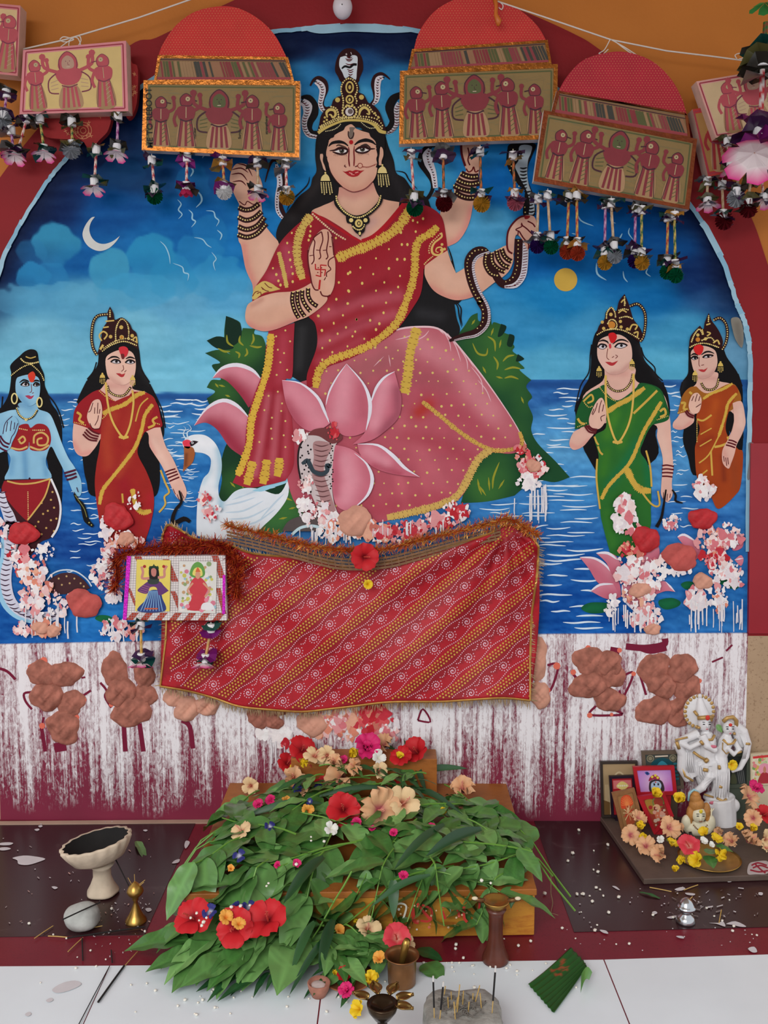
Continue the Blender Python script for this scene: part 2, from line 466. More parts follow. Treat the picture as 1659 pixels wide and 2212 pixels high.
for q in ('-260,2089 236,2086 20,2560 -700,2560', '238,2086 700,2082 640,2560 24,2560', '703,2082 1303,2073 1497,2560 644,2560', '1306,2073 1900,2054 2300,2560 1501,2560'):
 floorpoly('floor_tile', '0 ' + q, TILE, 0.0, parent=floor)
GROUT = mat('cream_grout', (178,150,132), rough=0.7)
g = floorpoly('grout_line', '0 -100,1776 1300,1764 1300,1771 -100,1783', GROUT, 0.0015, parent=floor)
# ------------------------------------------------------------------ the mural (paint on the wall inside the arch)
mural = empty('wall_mural', at(800,1370), 'large arched wall painting of a crowned goddess on a lotus with four attendants', 'mural')
mural_inv = MTr(mural.location).inverted()
def mpart(art, name, parent=None, label=None):
 o = art.build(name)
 o.parent = parent or mural
 if parent is None: o.matrix_parent_inverse = mural_inv
 if label: o['label'] = label
 return o
def mgroup(name, label=None):
 o = bpy.data.objects.new(name, None); COL.objects.link(o); o.empty_display_size = .02
 o.parent = mural; o.matrix_parent_inverse = mural_inv
 if label: o['label'] = label
 return o
# -- sky and sea: a grid of paint whose colours are brushed in
AI = np.array([(p[0], p[1]) for p in spl(pp(INNER), False, 8)])
_ap = int(np.argmin(AI[:, 1]))
def arch_x(y):
 l = AI[:_ap + 1][::-1]; r = AI[_ap:]
 return np.interp(y, l[:, 1], l[:, 0]), np.interp(y, r[:, 1], r[:, 0])
def brushed(name, y0, y1, ctrl, step, extra, base, power=5.0, inset=0):
 ys = np.arange(y0, y1 + .1, step); rows = []
 nu = int(1660 / step)
 xl, xr = arch_x(ys)
 U = np.linspace(0,1, nu)
 X = xl[:, None] + inset + (xr - xl - 2 * inset)[:, None] * U[None, :]; Y = np.repeat(ys[:, None], nu, 1)
 C = np.zeros(X.shape + (3,)); Wt = np.zeros(X.shape)
 for cx_, cy_, c in ctrl:
  w = 1.0 / (((X - cx_) * 0.8) ** 2 + ((Y - cy_) * 1.3) ** 2 + 500) ** (power / 2)
  C += w[..., None] * np.array(c, float); Wt += w
 C /= Wt[..., None]
 C = extra(X, Y, C)
 C = np.clip(C, 0,255) / 255
 Lc = np.where(C <= 0.04045, C / 12.92,((C + 0.055) / 1.055) ** 2.4)
 nv = len(ys); x, z = wallxz(np.stack([X.ravel(), Y.ravel()], 1))
 V = np.stack([x, np.full(len(x),-base), z], 1)
 I = np.arange(nv * nu).reshape(nv, nu)
 F = np.stack([I[:-1, :-1].ravel(), I[1:, :-1].ravel(), I[1:, 1:].ravel(), I[:-1,1:].ravel()], 1)
 cols = np.concatenate([Lc.reshape(-1,3), np.ones((nv * nu, 1))], 1)
 o = link(name, mesh(name, V.tolist(), F.tolist(), False, cols), PAINT)
 o.parent = mural; o.matrix_parent_inverse = mural_inv
 return o
def vnoise(X, Y, sx, sy, seed):
 r = np.random.RandomState(seed); g = r.rand(64,64)
 x = X / sx + 100; y = Y / sy + 100; xi = np.floor(x).astype(int); yi = np.floor(y).astype(int); fx = x - xi; fy = y - yi
 fx = fx * fx * (3 - 2 * fx); fy = fy * fy * (3 - 2 * fy)
 G = lambda a, b: g[a % 64, b % 64]
 return (G(yi, xi) * (1 - fx) + G(yi, xi + 1) * fx) * (1 - fy) + (G(yi + 1, xi) * (1 - fx) + G(yi + 1, xi + 1) * fx) * fy - 0.5
def sky_extra(X, Y, C):
 # navy rim along the arch
 best = np.full(X.shape, 1e9)
 P = AI[::3]
 for a, b in zip(P[:-1], P[1:]):
  dx, dy = b - a; l2 = dx * dx + dy * dy + 1e-9
  t = np.clip(((X - a[0]) * dx + (Y - a[1]) * dy) / l2,0,1)
  best = np.minimum(best, np.hypot(X - a[0] - t * dx, Y - a[1] - t * dy))
 rim = np.exp(-(best / (46 + 22 * vnoise(X, Y, 60,60,4))) ** 2) * np.clip((760 - Y) / 160,0,1)
 C = C * (1 - rim[..., None] * .95) + np.array((10,24,58)) * rim[..., None] * .95
 n = vnoise(X, Y, 90,14,1) * 14 + vnoise(X, Y, 24,8,2) * 8 + vnoise(X, Y, 5,4,3) * 5
 C = C + n[..., None]
 def cloud(cx_, cy_, rx, ry, col, al=.75, rot=0.0, soft=.5):
  nonlocal C
  c, s_ = cos(rot), sin(rot)
  u = ((X - cx_) * c + (Y - cy_) * s_) / rx; v = (-(X - cx_) * s_ + (Y - cy_) * c) / ry
  d = np.hypot(u, v) + vnoise(X, Y, 22,18, int(cx_ + cy_)) * .35
  top = np.clip((1 - d) / .09,0,1)                     # crisp upper rim, fading lower body
  fade = np.clip(1 - (v + .2) * soft, 0.0,1)
  w = (top * fade * min(1, al * 1.2))[..., None]
  C = C * (1 - w) + np.array(col) * w
 teal = (48,140,178); lt = (70,160,200)
 for a in [(120,525,52,48,(52,142,182),.8),(70,545,36,30,(45,130,180),.4),(70,598,38,32,(40,132,185),.75),(110,600,40,34,(40,128,182),.55),
   (330,555,60,52,(40,140,190),.8),(238,590,46,50,(60,150,190),.85),(375,600,52,46,(40,140,190),.6),(430,550,52,46,(36,130,188),.55),
   (455,500,38,40,(34,125,185),.45),(290,630,90,40,(60,155,200),.6),(415,395,40,42,(30,118,178),.4),(260,375,60,36,(20,75,125),.45),
   (470,600,70,50,(52,150,200),.5),(120,650,160,40,(90,165,200),.5)]:
  cloud(*a)
 return C
sky_ctrl = [(760,80,(14,28,62)),(620,95,(14,30,66)),(880,95,(14,32,70)),(760,130,(26,78,132)),(650,170,(40,120,176)),(860,180,(46,132,186)),
   (760,220,(66,158,204)),(640,300,(58,148,200)),(860,330,(76,166,208)),(620,420,(20,120,184)),(930,380,(64,156,204)),
   (200,330,(10,36,78)),(300,370,(12,56,104)),(450,370,(10,78,140)),(560,420,(12,104,172)),(110,440,(8,40,92)),(250,460,(10,82,150)),
   (400,480,(10,98,168)),(60,520,(10,62,124)),(190,560,(12,92,160)),(330,520,(14,100,168)),(500,540,(20,116,184)),(30,590,(16,84,150)),
   (30,640,(74,148,190)),(200,640,(86,160,198)),(380,650,(94,166,204)),(500,640,(84,164,208)),(60,720,(112,180,208)),(300,720,(112,184,212)),(480,720,(110,186,218)),
   (60,830,(118,190,216)),(300,830,(118,194,222)),(500,820,(112,190,220)),(1060,400,(6,100,176)),(1000,340,(30,124,190)),(1060,490,(74,158,204)),(990,560,(80,164,208)),
   (1180,480,(8,100,172)),(1300,500,(6,92,164)),(1420,520,(8,80,150)),(1190,560,(8,96,168)),(1350,580,(8,96,166)),(1200,640,(24,126,186)),(1400,630,(16,108,172)),
   (1520,600,(14,50,108)),(1560,640,(40,88,140)),(1130,700,(50,140,192)),(1300,710,(62,148,196)),(1500,720,(60,146,190)),(1580,760,(96,150,184)),(1200,800,(84,168,206)),(1450,800,(84,170,206)),
   (560,900,(90,170,210)),(1000,800,(80,165,205))]
sky = brushed('sky', 59.0,862, sky_ctrl, 3.6, sky_extra, 0.0015)
def sea_extra(X, Y, C):
 n = vnoise(X, Y, 60,9,11) * 34 + vnoise(X, Y, 14,5,12) * 20 + vnoise(X, Y, 5,4,13) * 10
 C = C + n[..., None] * np.array((.7,1,1))
 hz = 850 - (X > 600) * 29 + vnoise(X, Y, 30,200,14) * 5
 d = np.exp(-((Y - hz - 9) / 9.0) ** 2)[..., None]
 C = C * (1 - d * .8) + np.array((30,74,138)) * d * .8
 k = np.clip((hz - Y) / 3,0,1)[..., None] * (X < 600)[..., None]      # the left half's horizon is lower: sky paint above it
 return C * (1 - k) + np.array((116,190,218)) * k
sea_ctrl = [(60,870,(60,128,186)),(420,870,(44,110,176)),(400,930,(62,134,194)),(200,1000,(34,104,172)),(430,1040,(40,112,180)),(170,1100,(28,92,164)),(180,1180,(22,72,146)),(120,1260,(30,96,166)),
   (40,1340,(22,84,160)),(260,1350,(36,116,190)),(1180,850,(42,98,166)),(1200,900,(66,134,192)),(1220,970,(84,152,202)),(1230,1030,(70,142,200)),(1200,1100,(54,124,190)),
   (1180,1160,(38,100,172)),(1230,1220,(30,92,168)),(1200,1300,(22,84,164)),(1230,1350,(20,84,164)),(1460,900,(60,126,184)),(1470,1000,(72,140,196)),(1480,1120,(48,112,182)),(1590,900,(40,100,160)),(1600,1200,(44,110,176)),(1560,1300,(40,110,180)),(800,1100,(50,110,170))]
sea = brushed('sea', 820,1392, sea_ctrl, 4.0, sea_extra, 0.0017)
WV = (214,230,242)
rw = Rnd(3)
for (x0, x1, y0, y1, n, l0, l1, th) in [(340,450,862,905,12,30,60,4),(352,470,905,1000,20,14,40,2.6),(370,420,1000,1100,22,12,40,2.2),(150,205,1010,1240,16,18,44,3),(120,190,860,900,6,16,30,3),
          (130,200,900,1000,8,10,22,2.4),(1160,1250,835,1000,18,24,70,3.6),(1150,1270,1000,1180,26,40,95,3.6),(1165,1300,1180,1360,16,40,85,5),
          (1445,1490,830,860,4,20,34,4),(1450,1475,870,1030,16,10,26,2.6),(1440,1490,1040,1140,8,22,44,3),(1030,1110,1085,1130,5,40,90,3.4),(190,250,1070,1180,6,20,40,3)]:
 for i in range(n):
  y = y0 + (y1 - y0) * (i + .5) / n + rw.uniform(-2,2); x = rw.uniform(x0, x1); l = rw.uniform(l0, l1)
  a = Art(0.0021 + i % 3 * .00005)
  a.stroke([(x - l / 2, y),(x - l / 5, y + rw.uniform(-3,3)),(x + l / 6, y + rw.uniform(-2,3)),(x + l / 2, y - rw.uniform(-1,3))], th * .8, WV, taper=1)
  mpart(a, 'wave')
a = Art(0.0023)
a.fill('A 517,1178* 495,1185 465,1225 450,1270 460,1310 490,1345 540,1364 590,1350 630,1315 652,1282* 615,1310 570,1325 530,1318 500,1290 487,1250 495,1210', (206,208,204))
mpart(a, 'moon')
a = Art(0.0023)
a.fill([(1221.5 + 25 * cos(t * .3927),604.5 + 25 * sin(t * .3927)) for t in range(16)], (206,168,74))
mpart(a, 'sun')
CW = (150,198,222)
for s_, w in [('A 965,1085 985,1110 970,1140 990,1165 970,1190', 3),('A 1025,1140 1045,1160 1045,1190 1063,1205 1040,1235', 3.4),('A 1060,1030 1090,1060 1095,1095 1065,1128', 4),('A 1035,905 1050,930 1035,960', 4),('A 1120,1145 1160,1150 1170,1180 1190,1200 1175,1230', 3),
   ('A 1180,1250 1205,1275 1195,1305', 3),('A 1055,1290 1100,1300 1125,1330 1150,1345', 2.6),('A 1150,1370 1175,1405 1160,1430 1170,1470', 2.6),('A 870,1310 900,1340 920,1390 925,1435', 2.6),('A 940,1430 990,1450 1000,1480 1025,1490 1020,1525', 3),('A 1100,860 1115,830', 4),
   ('C 610,1140 640,1200 710,1230', 3),('C 835,1320 855,1290 865,1270', 3),('C 725,1430 730,1490 780,1525', 4),('C 870,1475 875,1510 895,1535', 3),('C 1005,1460 995,1485 1020,1505', 3),('C 800,1180 805,1205 830,1215', 2.5),('C 590,1270 615,1275', 2.5),('C 905,1240 900,1270 925,1305', 2.5)]:
 a = Art(0.0023); a.stroke(s_, w, CW, taper=1); mpart(a, 'cloud_edge')
# bluish white brush line round the arch
a = Art(0.0068)
Lr = spl(pp(INNER), False, 10); Lr = [p for p in Lr if p[1] < 1368]
i0 = [i for i, p in enumerate(Lr) if p[1] < 800]
seg = Lr[i0[0]:]
rb = Rnd(5)
for k in range(0, len(seg) - 8,6):
 w = 7 + rb.random() * 5
 a.stroke([(p[0] + rb.uniform(-1.2,1.2), p[1] + rb.uniform(-1,1)) for p in seg[k:k + 8]], w * (1.25 if k > len(seg) * .55 else 1),(134,178,202) if k % 4 else (156,192,210), smooth=0)
a.fill('0 660,64 720,56 800,54 860,60 895,70 840,74 760,71 690,75', (150,186,204))
mpart(a, 'arch_edge_line')
a = Art(0.0075)
a.fill('G 1385,300 1420,285 1450,300 1470,360 1475,440 1465,500 1445,490 1415,440 1395,370', (132,128,118), sh=[('G 1430,340 1450,470', 8,(106,100,92),.7)], grid=3)
mpart(a, 'bare_plaster_patch')
a = Art(0.0075)
a.fill('G 1510,1190 1545,1195 1540,1300 1520,1440 1500,1430 1515,1300', (120,124,128))
mpart(a, 'bare_plaster_patch')
GOLD = (206,170,74); GOLD2 = (222,200,128); BLK = (24,20,22); DKM = (48,20,22); MAR = (88,18,26); SKIN = (214,164,140); SKL = (230,188,166); SKD = (190,120,108)
RED = (152,30,40); PINK = (204,116,128); WHT = (226,224,232); LEAF = (24,58,36)
# -- bushes
def bush(name, outline, leaves, tips, base=(24,56,36)):
 a = Art(0.0025)
 a.fill(outline, base, sh=[(t, 26,(60,110,50),.35) for t in tips], grid=6)
 for q in leaves: a.fill(q, (18,44,32))
 for t in tips: a.stroke(t, 4.5,(146,146,46), taper=1)
 return mpart(a, name)
bush('bush', 'E 245,118* 290,135 330,160 335,215 345,190* 420,195* 415,225 470,255 500,420 480,560 600,700 620,1130 560,1200 240,1240 200,1220 220,1100 215,1000 240,900 290,800 200,760 130,610* 180,570 130,545* 160,500 215,495 160,415 210,395 120,340* 200,320 270,345 130,265* 190,240 230,250 235,200',
 ['E 245,118* 300,140 335,180 330,260 270,300 240,240', 'E 130,265* 200,240 260,260 290,310 220,320 170,300'],
 ['E 250,230 255,275 290,300', 'E 330,235 325,270 350,295', 'E 405,225 410,260 395,290', 'E 195,310 235,330 270,330', 'E 300,330 325,345 320,370', 'E 365,310 372,340 355,360', 'E 385,295 430,305 460,300', 'E 200,530 240,540', 'E 240,590 270,600', 'E 270,1110 300,1140', 'E 330,1100 350,1150', 'E 180,520 200,545'])
bush('bush', 'F 470,300* 560,180 600,120 640,100* 650,150 720,110* 725,170 740,155 810,180* 795,215 855,235* 830,260 860,300 850,330 915,372* 880,385 920,430 890,440 960,500* 930,540 965,600 940,640 970,720 960,800 1000,880 1100,980 1190,1080* 1100,1110 980,1100 860,1190* 700,1225 540,1235* 600,900',
 ['F 780,165* 812,182 790,230 760,240', 'F 830,225* 860,240 845,300 815,290', 'F 880,345* 918,375 870,390'],
 ['F 610,280 640,340 690,350 700,310', 'F 700,240 740,270 745,330', 'F 790,390 820,360 860,352', 'F 800,440 850,425 900,435', 'F 800,490 840,480 885,495', 'F 605,170 625,140', 'F 720,235 735,190', 'F 780,260 770,310', 'F 670,420 690,460', 'F 735,360 760,400 755,440', 'F 640,1120 665,1185', 'F 705,1080 712,1160', 'F 770,990 735,1080 730,1150', 'F 800,1095 765,1150', 'F 650,1130 690,1190', 'F 900,600 915,640', 'F 850,780 880,800', 'F 750,480 790,490', 'F 640,1090 650,1150'], (30,74,44))
bush('bush', 'E 480,1320* 500,1290 570,1230 620,1150* 700,1150 760,1260 720,1330 600,1400 520,1420 430,1400', [],
 ['E 520,1280 570,1270', 'E 590,1200 640,1220', 'E 640,1160 680,1190', 'E 560,1330 610,1320', 'E 500,1330 540,1300', 'E 620,1270 660,1260'], (56,104,62))
# -- lotus
lotus = mgroup('lotus', 'pink lotus petals with white edges under the goddess')
def petal(o, edges, sh, base=(196,104,122), lay=0.003):
 a = Art(lay); a.fill(o, base, sh=sh, grid=5)
 for e, w in edges: a.stroke(e, w, (226,222,232), taper=1)
 p = a.build('petal'); p.parent = lotus
PL = (220,146,160); PD = (150,40,62)
petal('E 165,490* 220,430 310,408 400,440 455,495* 450,580 380,665* 330,590 260,515 210,488', [('E 165,488 220,430 310,410 400,440 452,492', [2,8,9,7])], [('E 200,470 310,440 420,500', 20, PL, .7),('E 250,520 340,590 380,650', 22, PD, .9)], lay=0.0027)
petal('E 55,772* 130,668 225,620 310,650 385,725* 375,840 340,955* 265,900 195,800 125,755', [('E 55,772 130,670 225,622 310,652 380,722', [2,7,9,7])], [('E 130,710 230,660 340,730', 22, PL, .7),('E 150,770 220,800 330,930', 24, PD, .9)], lay=0.0027)
# -- the large seated figure
god = mgroup('seated_figure', 'crowned four-armed goddess in a red and pink sari')
def gpart(art, name):
 o = art.build(name); o.parent = god
 return o
def cobra(a, path, w, belly, ticks=9, bc=(214,208,214)):
 a.stroke(path, w, DKM)
 a.stroke(belly[0], belly[1], bc)
 for i, (x, y) in enumerate(a.along(belly[0], ticks)):
  ww = belly[1][0] if hasattr(belly[1], '__len__') else belly[1]
  a.stroke([(x - ww * .38, y - 1.5),(x, y + 1),(x + ww * .38, y - 1)], 2.2, MAR if i % 3 else BLK, taper=1)
a = Art(0.003)   # four small cobras and the hooded one behind the crown
a.stroke('P 60,840 180,850 250,960 260,1080 210,1200 190,1300 240,1370 320,1370', [4,16,22,20,14,14,12,10], BLK)
cobra(a, 'P 80,880 170,950 170,1060 130,1170 130,1290 180,1390 310,1440', 3,('P 90,900 160,960 165,1060 125,1180 130,1300 190,1400 310,1430', [14,22,14,11,11,8]),6)
gpart(a, 'serpent'); a = Art(0.003)
cobra(a, 'P 210,665 260,580 340,545 420,610 440,720 400,850 390,950 440,1000 500,990', [3,6,8,12,12,8,7,6,6], ('P 290,600 360,650 395,730 375,850 360,940 400,1030 440,1035', [10,15,13,10,9,5]),6)
gpart(a, 'serpent'); a = Art(0.003)
cobra(a, 'P 1400,570 1330,510 1260,485 1180,530 1145,640 1165,760 1170,860 1110,950', [2,5,7,9,9,7,6,6], ('P 1300,540 1230,570 1210,680 1215,790 1195,890 1140,950', [7,14,13,12,10,4]),6)
gpart(a, 'serpent'); a = Art(0.003)
a.stroke('P 1560,790 1450,860 1395,980 1430,1100 1450,1200 1390,1300 1300,1330', [10,18,20,20,17,14,10], BLK)
cobra(a, 'P 1560,950 1510,1000 1490,1100 1490,1240 1440,1340 1340,1380', 2,('P 1550,940 1500,1010 1500,1120 1495,1240 1430,1340 1345,1375', [16,12,10,9,7,4]),6)
gpart(a, 'serpent'); a = Art(0.003)
a.fill('P 700,130 780,105 870,120 950,190 990,280 1000,400 985,460 950,540 910,620 690,620 620,520 580,440 590,320 630,210', DKM)
a.fill('P 660,240* 740,220 790,250 840,210 910,230 915,330 905,450 880,590 740,560 690,470 645,380 645,290', (208,216,222))
a.stroke('P 680,410 730,375 800,390 850,350 905,350', [3,5,5,6,5], BLK)
for y, x0, x1 in [(240,750,840),(265,730,850),(285,740,840),(340,735,850),(425,755,860),(455,770,855),(495,775,845)]:
 a.stroke([(640 + q[0] * .14467,90 + q[1] * .14467) for q in ((x0, y - 8),((x0 + x1) / 2, y + 12),(x1, y - 8))], 2.4, MAR, taper=1)
a.stroke('P 735,190 755,205 750,180', 1.2,(220,210,210)); a.stroke('P 815,165 828,200', 1.2,(220,210,210))
# cobras behind the shoulders and the one in the right raised hand
gpart(a, 'serpent'); a = Art(0.003)
cobra(a, 'A 1440,990 1470,890 1500,870 1540,900 1545,980 1520,1040 1525,1120 1560,1190 1600,1200', [2,5,9,11,10,9,9,8,6], ('A 1500,890 1512,940 1520,1000 1505,1080 1510,1150 1545,1195', [4,11,12,9,8,5]),6)
gpart(a, 'serpent'); a = Art(0.003)
a.stroke('S 340,90 240,100 170,180 160,290 230,400 290,500 300,600 250,700 200,730', [4,8,11,13,11,9,8,8,8], BLK)
cobra(a, 'S 290,110 230,170 250,290 300,420 330,590', 2,('S 270,120 240,200 260,300 310,420 335,590', [6,22,20,13,10]),6)
gpart(a, 'serpent'); a = Art(0.003)
a.fill('S 1240,60 1520,60 1490,200 1440,330 1440,500 1510,700 1520,900 1390,920 1385,780 1400,620 1330,560 1240,430 1185,300 1190,150', BLK)
a.fill('S 1340,90 1480,90 1470,180 1440,260 1430,420 1450,560 1500,700 1515,880 1450,910 1460,760 1420,620 1370,520 1320,420 1285,330 1330,250', (178,190,198))
for i in range(15):
 x = 1385 + (i * 7 if i > 6 else 0); y = 350 + i * 40
 a.stroke([(880 + (x - 45) * .18083,300 + y * .18083),(880 + x * .18083,300 + (y + 8) * .18083),(880 + (x + 45) * .18083,300 + (y - 5) * .18083)], 3.6, BLK, taper=1)
for p in [(1200,290),(1225,380),(1240,330),(1290,520),(1330,570),(1260,130),(1400,820),(1405,880)]:
 a.dots([(880 + p[0] * .18083,300 + p[1] * .18083)], 1.6, GOLD2)
gpart(a, 'serpent')
a = Art(0.0034)   # hair
a.fill('B 480,700* 460,760 455,850 462,930 440,970 425,1020 370,1065 320,1130 270,1200 245,1260 250,1310 300,1400 480,1650 620,1650 850,1650 1230,1650 1215,1500 1180,1380 1150,1290 1135,1190 1085,1130 1060,1075 985,1030 940,970 895,940 880,870 850,790 830,710*', (26,23,25), sh=[('B 500,800 470,1000 330,1180', 10,(52,46,46),.5),('B 850,900 930,1060', 10,(46,42,44),.5)], grid=8)
a.fill('E 655,130 640,480* 735,540* 800,330 800,250 755,120', (28,27,29), sh=[('E 700,200 680,420', 10,(58,58,60),.5)], grid=8)
a.fill('F 250,-60* 480,-60 500,40 515,130 535,205 500,270* 400,200 250,260 140,260', (27,26,28), sh=[('F 300,100 420,120', 12,(54,54,58),.5)], grid=8)
for s_ in ['B 1160,1300 1180,1400 1205,1440 1200,1490', 'B 1175,1340 1195,1400 1215,1480', 'F 485,20 520,60 530,120 545,190', 'F 500,25 540,70 540,130 550,180', 'B 425,960 410,1010 330,1090 300,1150', 'B 890,930 940,940 965,980 1010,1030']:
 a.stroke(s_, 3, BLK, taper=1)
gpart(a, 'hair')
def bangle(a, path, w=11, dots=8, r=2.0, col=DKM):
 a.stroke(path, w, col); a.beads(path, dots, r, GOLD2)
a = Art(0.0038)   # raised arm at the left
a.fill('A 1290,890 1258,930 1250,990 1270,1050 1300,1110* 1295,1290 1312,1340 1335,1460 1370,1540 1390,1600 1520,1620 1560,1480 1510,1310* 1440,1220 1420,1105* 1432,1050 1410,960 1350,900', SKIN,
 sh=[('A 1325,1340 1345,1460 1390,1560', 9,(206,120,112),.7),('A 1430,1350 1480,1500', 30, SKL, .5),('A 1300,960 1310,1050', 12, SKL, .4)], grid=5)
for s_ in ['A 1258,925 1310,915 1350,940', 'A 1255,950 1310,945 1345,985', 'A 1262,990 1310,985 1338,1010', 'A 1290,890 1340,905 1372,960']:
 a.stroke(s_, 3, MAR, taper=1)
a.stroke('A 1300,1095 1330,1115 1345,1095 1380,1112 1420,1095', 2.2, MAR)
for q in ['B 40,1128 75,1142 115,1135 150,1108', 'B 38,1180 80,1198 125,1185 165,1150', 'B 38,1232 85,1248 140,1228 180,1180', 'B 36,1275 85,1290 140,1270 190,1215']:
 bangle(a, q, 11.5,5.5,1.7)
gpart(a, 'arm')
a = Art(0.0038)   # raised arm at the right
a.fill('S 640,50* 645,180 680,320 700,390 640,400* 560,560 550,680 440,800 390,900 420,1080 480,1290* 600,1230 690,1110 750,960 790,740 850,420* 870,50*', SKIN,
 sh=[('S 770,850 720,1040 600,1210 500,1270', 10,(214,120,116),.75),('S 560,850 560,1050', 30, SKL, .4)], grid=5)
a.stroke('S 640,50 648,190 690,330', 5, MAR); a.stroke('S 720,110 735,180 722,260 745,320', 3, MAR); a.stroke('S 700,360 730,400 770,380 790,340 810,400 850,380', 3,(110,30,30))
for q in ['S 640,415 700,445 780,460 850,450', 'S 595,490 660,525 760,545 860,525', 'S 555,560 640,600 740,625 830,620', 'S 565,640 650,690 740,710 830,700']:
 bangle(a, q, 13,6,1.8)
gpart(a, 'arm')
a = Art(0.0042)   # pink lap and skirt
a.fill('0 668,820* 676,800 700,790 760,770 851,718 880,709 908,706 945,709 974,729 1002,763 1053,828 1107,908 1137,962* 1120,975 1098,980 1053,978 1031,1002 1017,1038 995,1074 963,1094 872,1116 800,1130 700,1128 640,1090 615,1000 600,860* 640,830', (178,84,98),
 sh=[('0 700,830 850,760 900,735 950,740 1010,810 1090,930', 34,(190,106,116),.8),('0 880,730 980,790 1060,890', 26,(206,130,140),.75),('0 780,800 860,770', 30,(160,88,94),.7),('0 870,800 960,830', 26,(162,84,92),.6),('0 920,860 1000,900 1080,960', 22,(172,72,88),.6),
  ('0 850,900 900,960 960,1060', 20,(196,104,116),.55),('0 880,940 960,960 1010,990', 18,(166,62,76),.6),('0 860,1020 880,1100', 12,(200,104,116),.6),('0 910,1000 930,1090', 12,(196,100,112),.5),('0 700,950 800,1100 960,1080', 26,(168,62,78),.6),('0 650,850 640,1000', 30,(168,56,72),.6),('0 925,875 905,890', 16,(176,50,36),.85)], grid=7)
for s_ in ['F 480,255 560,340 620,430', 'F 430,200 470,270 480,330', 'F 400,190 440,230', 'F 350,205 320,240 260,270', 'F 460,220 510,300 540,390', 'F 500,270 570,370 580,440', 'F 300,195 230,240 150,260', 'F 600,420 660,500 670,580', 'F 640,500 690,560 720,630', 'F 110,350 120,420', 'F 80,360 20,420']:
 a.stroke(s_, 2.2,(222,176,184), taper=1)
a.stroke('F 60,240 180,195 300,183 400,193 480,250 560,340 700,520 850,740 930,890', [2,4,4,4,3,3,2,2], (226,190,196))
DOTC = (214,188,110)
rd = Rnd(9)
D_ = []
for gy in range(730,1110,24):
 for gx in range(690,1110,26):
  x = gx + (13 if (gy // 24) % 2 else 0) + rd.uniform(-4,4); y = gy + rd.uniform(-4,4)
  # inside the lap outline
  top = np.interp(x, [690,851,908,974,1053,1137], [800,722,712,738,836,962]); bot = np.interp(x, [690,872,963,1017,1040,1137], [1110,1105,1085,1030,985,970])
  if top + 8 < y < bot - 10: D_.append((x, y))
a.dots(D_, 2.3, DOTC, jit=.3)
a.comb('E 1385,190 1345,330 1332,450 1310,580', 20, GOLD, 6,(150,110,50))
a.comb('F 310,630 400,700 520,800 640,880 740,920 850,912 905,880 890,810', 9,(200,160,78),4,(140,90,60))
a.comb('F 720,918 650,965 600,1050 560,1130 500,1205 380,1255 200,1300 100,1320', 16,(204,168,92),5,(150,110,70))
gpart(a, 'skirt')
a = Art(0.005)    # red fall of the sari at the left
a.fill('E 500,205* 655,160* 648,300 640,480 600,500 625,620 645,800 650,1000 600,1100* 500,1125 380,1142 285,1112* 350,960 370,760 410,600 470,440 485,300', (158,42,56),
 sh=[('E 500,600 450,900 420,1060', 8,(196,104,116),.6),('E 560,600 540,800 520,1060', 9,(196,104,116),.55),('E 610,620 600,900 590,1060', 9,(186,84,98),.5),('E 590,250 570,500', 12,(182,70,86),.5),('E 530,560 490,900', 6,(138,26,42),.6),('E 585,700 565,1000', 6,(138,26,42),.6)], grid=5)
a.dots([(400 + x * .36166,640 + y * .36166) for x, y in [(600,205),(628,270),(592,340),(570,395),(610,440),(548,470),(555,570),(500,595),(580,640),(600,745),(575,685),(520,725),(475,680),(515,790),(590,830),(445,870),(600,900),(520,850),(545,240),(555,320)]], 2.2, DOTC)
a.comb('E 515,225 495,420 445,590 398,740 385,880 345,1000 315,1070', 15,(212,172,66),7,(160,110,40))
for q in ['E 405,985 390,1050 370,1125', 'E 490,975 480,1050 465,1120', 'E 565,965 560,1030 550,1075']:
 a.comb(q, 19,(208,168,66),6,(150,90,50))
gpart(a, 'sari_fall')
a = Art(0.0054)   # chest and neck
a.fill('Q 640,870* 620,1000 540,1080 380,1150 230,1240 400,1420 700,1600 930,1720 1200,1640 1480,1300 1540,1090* 1320,1050 1220,980 1150,800*', SKIN,
 sh=[('Q 640,900 700,960 860,1000 1000,940 1140,830', 12,(196,128,118),.7),('Q 700,1060 1000,1100', 16, SKL, .3),('Q 900,1640 1000,1500 1150,1380', 12,(190,150,148),.5),('Q 600,1000 580,1100', 8,(190,128,120),.5)], grid=4)
gpart(a, 'neck_and_chest')
a = Art(0.0056)   # blouse and upper sari
a.fill('0 673,462* 700,470 740,494 778,522* 800,512 830,490 870,440* 905,441 935,452 955,472 963,510 967,548* 940,566 915,582* 910,630 894,662 854,716 800,752 750,778 705,795 680,830 664,838* 664,808 682,759 686,730 681,700 670,688* 650,660 632,634* 596,634 567,643 545,655* 552,622 576,585 603,529 635,493', (150,30,42),
 sh=[('0 715,500 690,560 680,600', 20,(124,38,52),.8),('0 760,620 850,580 890,520', 26,(158,44,56),.6),('0 700,680 780,650 860,640', 16,(190,92,106),.6),('0 695,740 780,700 850,680', 14,(196,100,114),.55),('0 690,780 780,735', 12,(180,76,90),.5),('0 730,660 830,610', 12,(130,20,34),.5),('0 590,600 625,590 620,540', 16,(178,72,92),.8),('0 640,600 680,605', 8,(170,26,36),.8),
  ('0 900,470 940,520 930,560', 22,(160,26,36),.5),('0 720,720 800,690', 8,(138,28,44),.5)], grid=5)
a.stroke('0 674,460 700,475 740,500 782,524', 5,(170,26,36))
a.stroke('0 782,522 806,512 835,486 872,442', 9,(170,26,36))
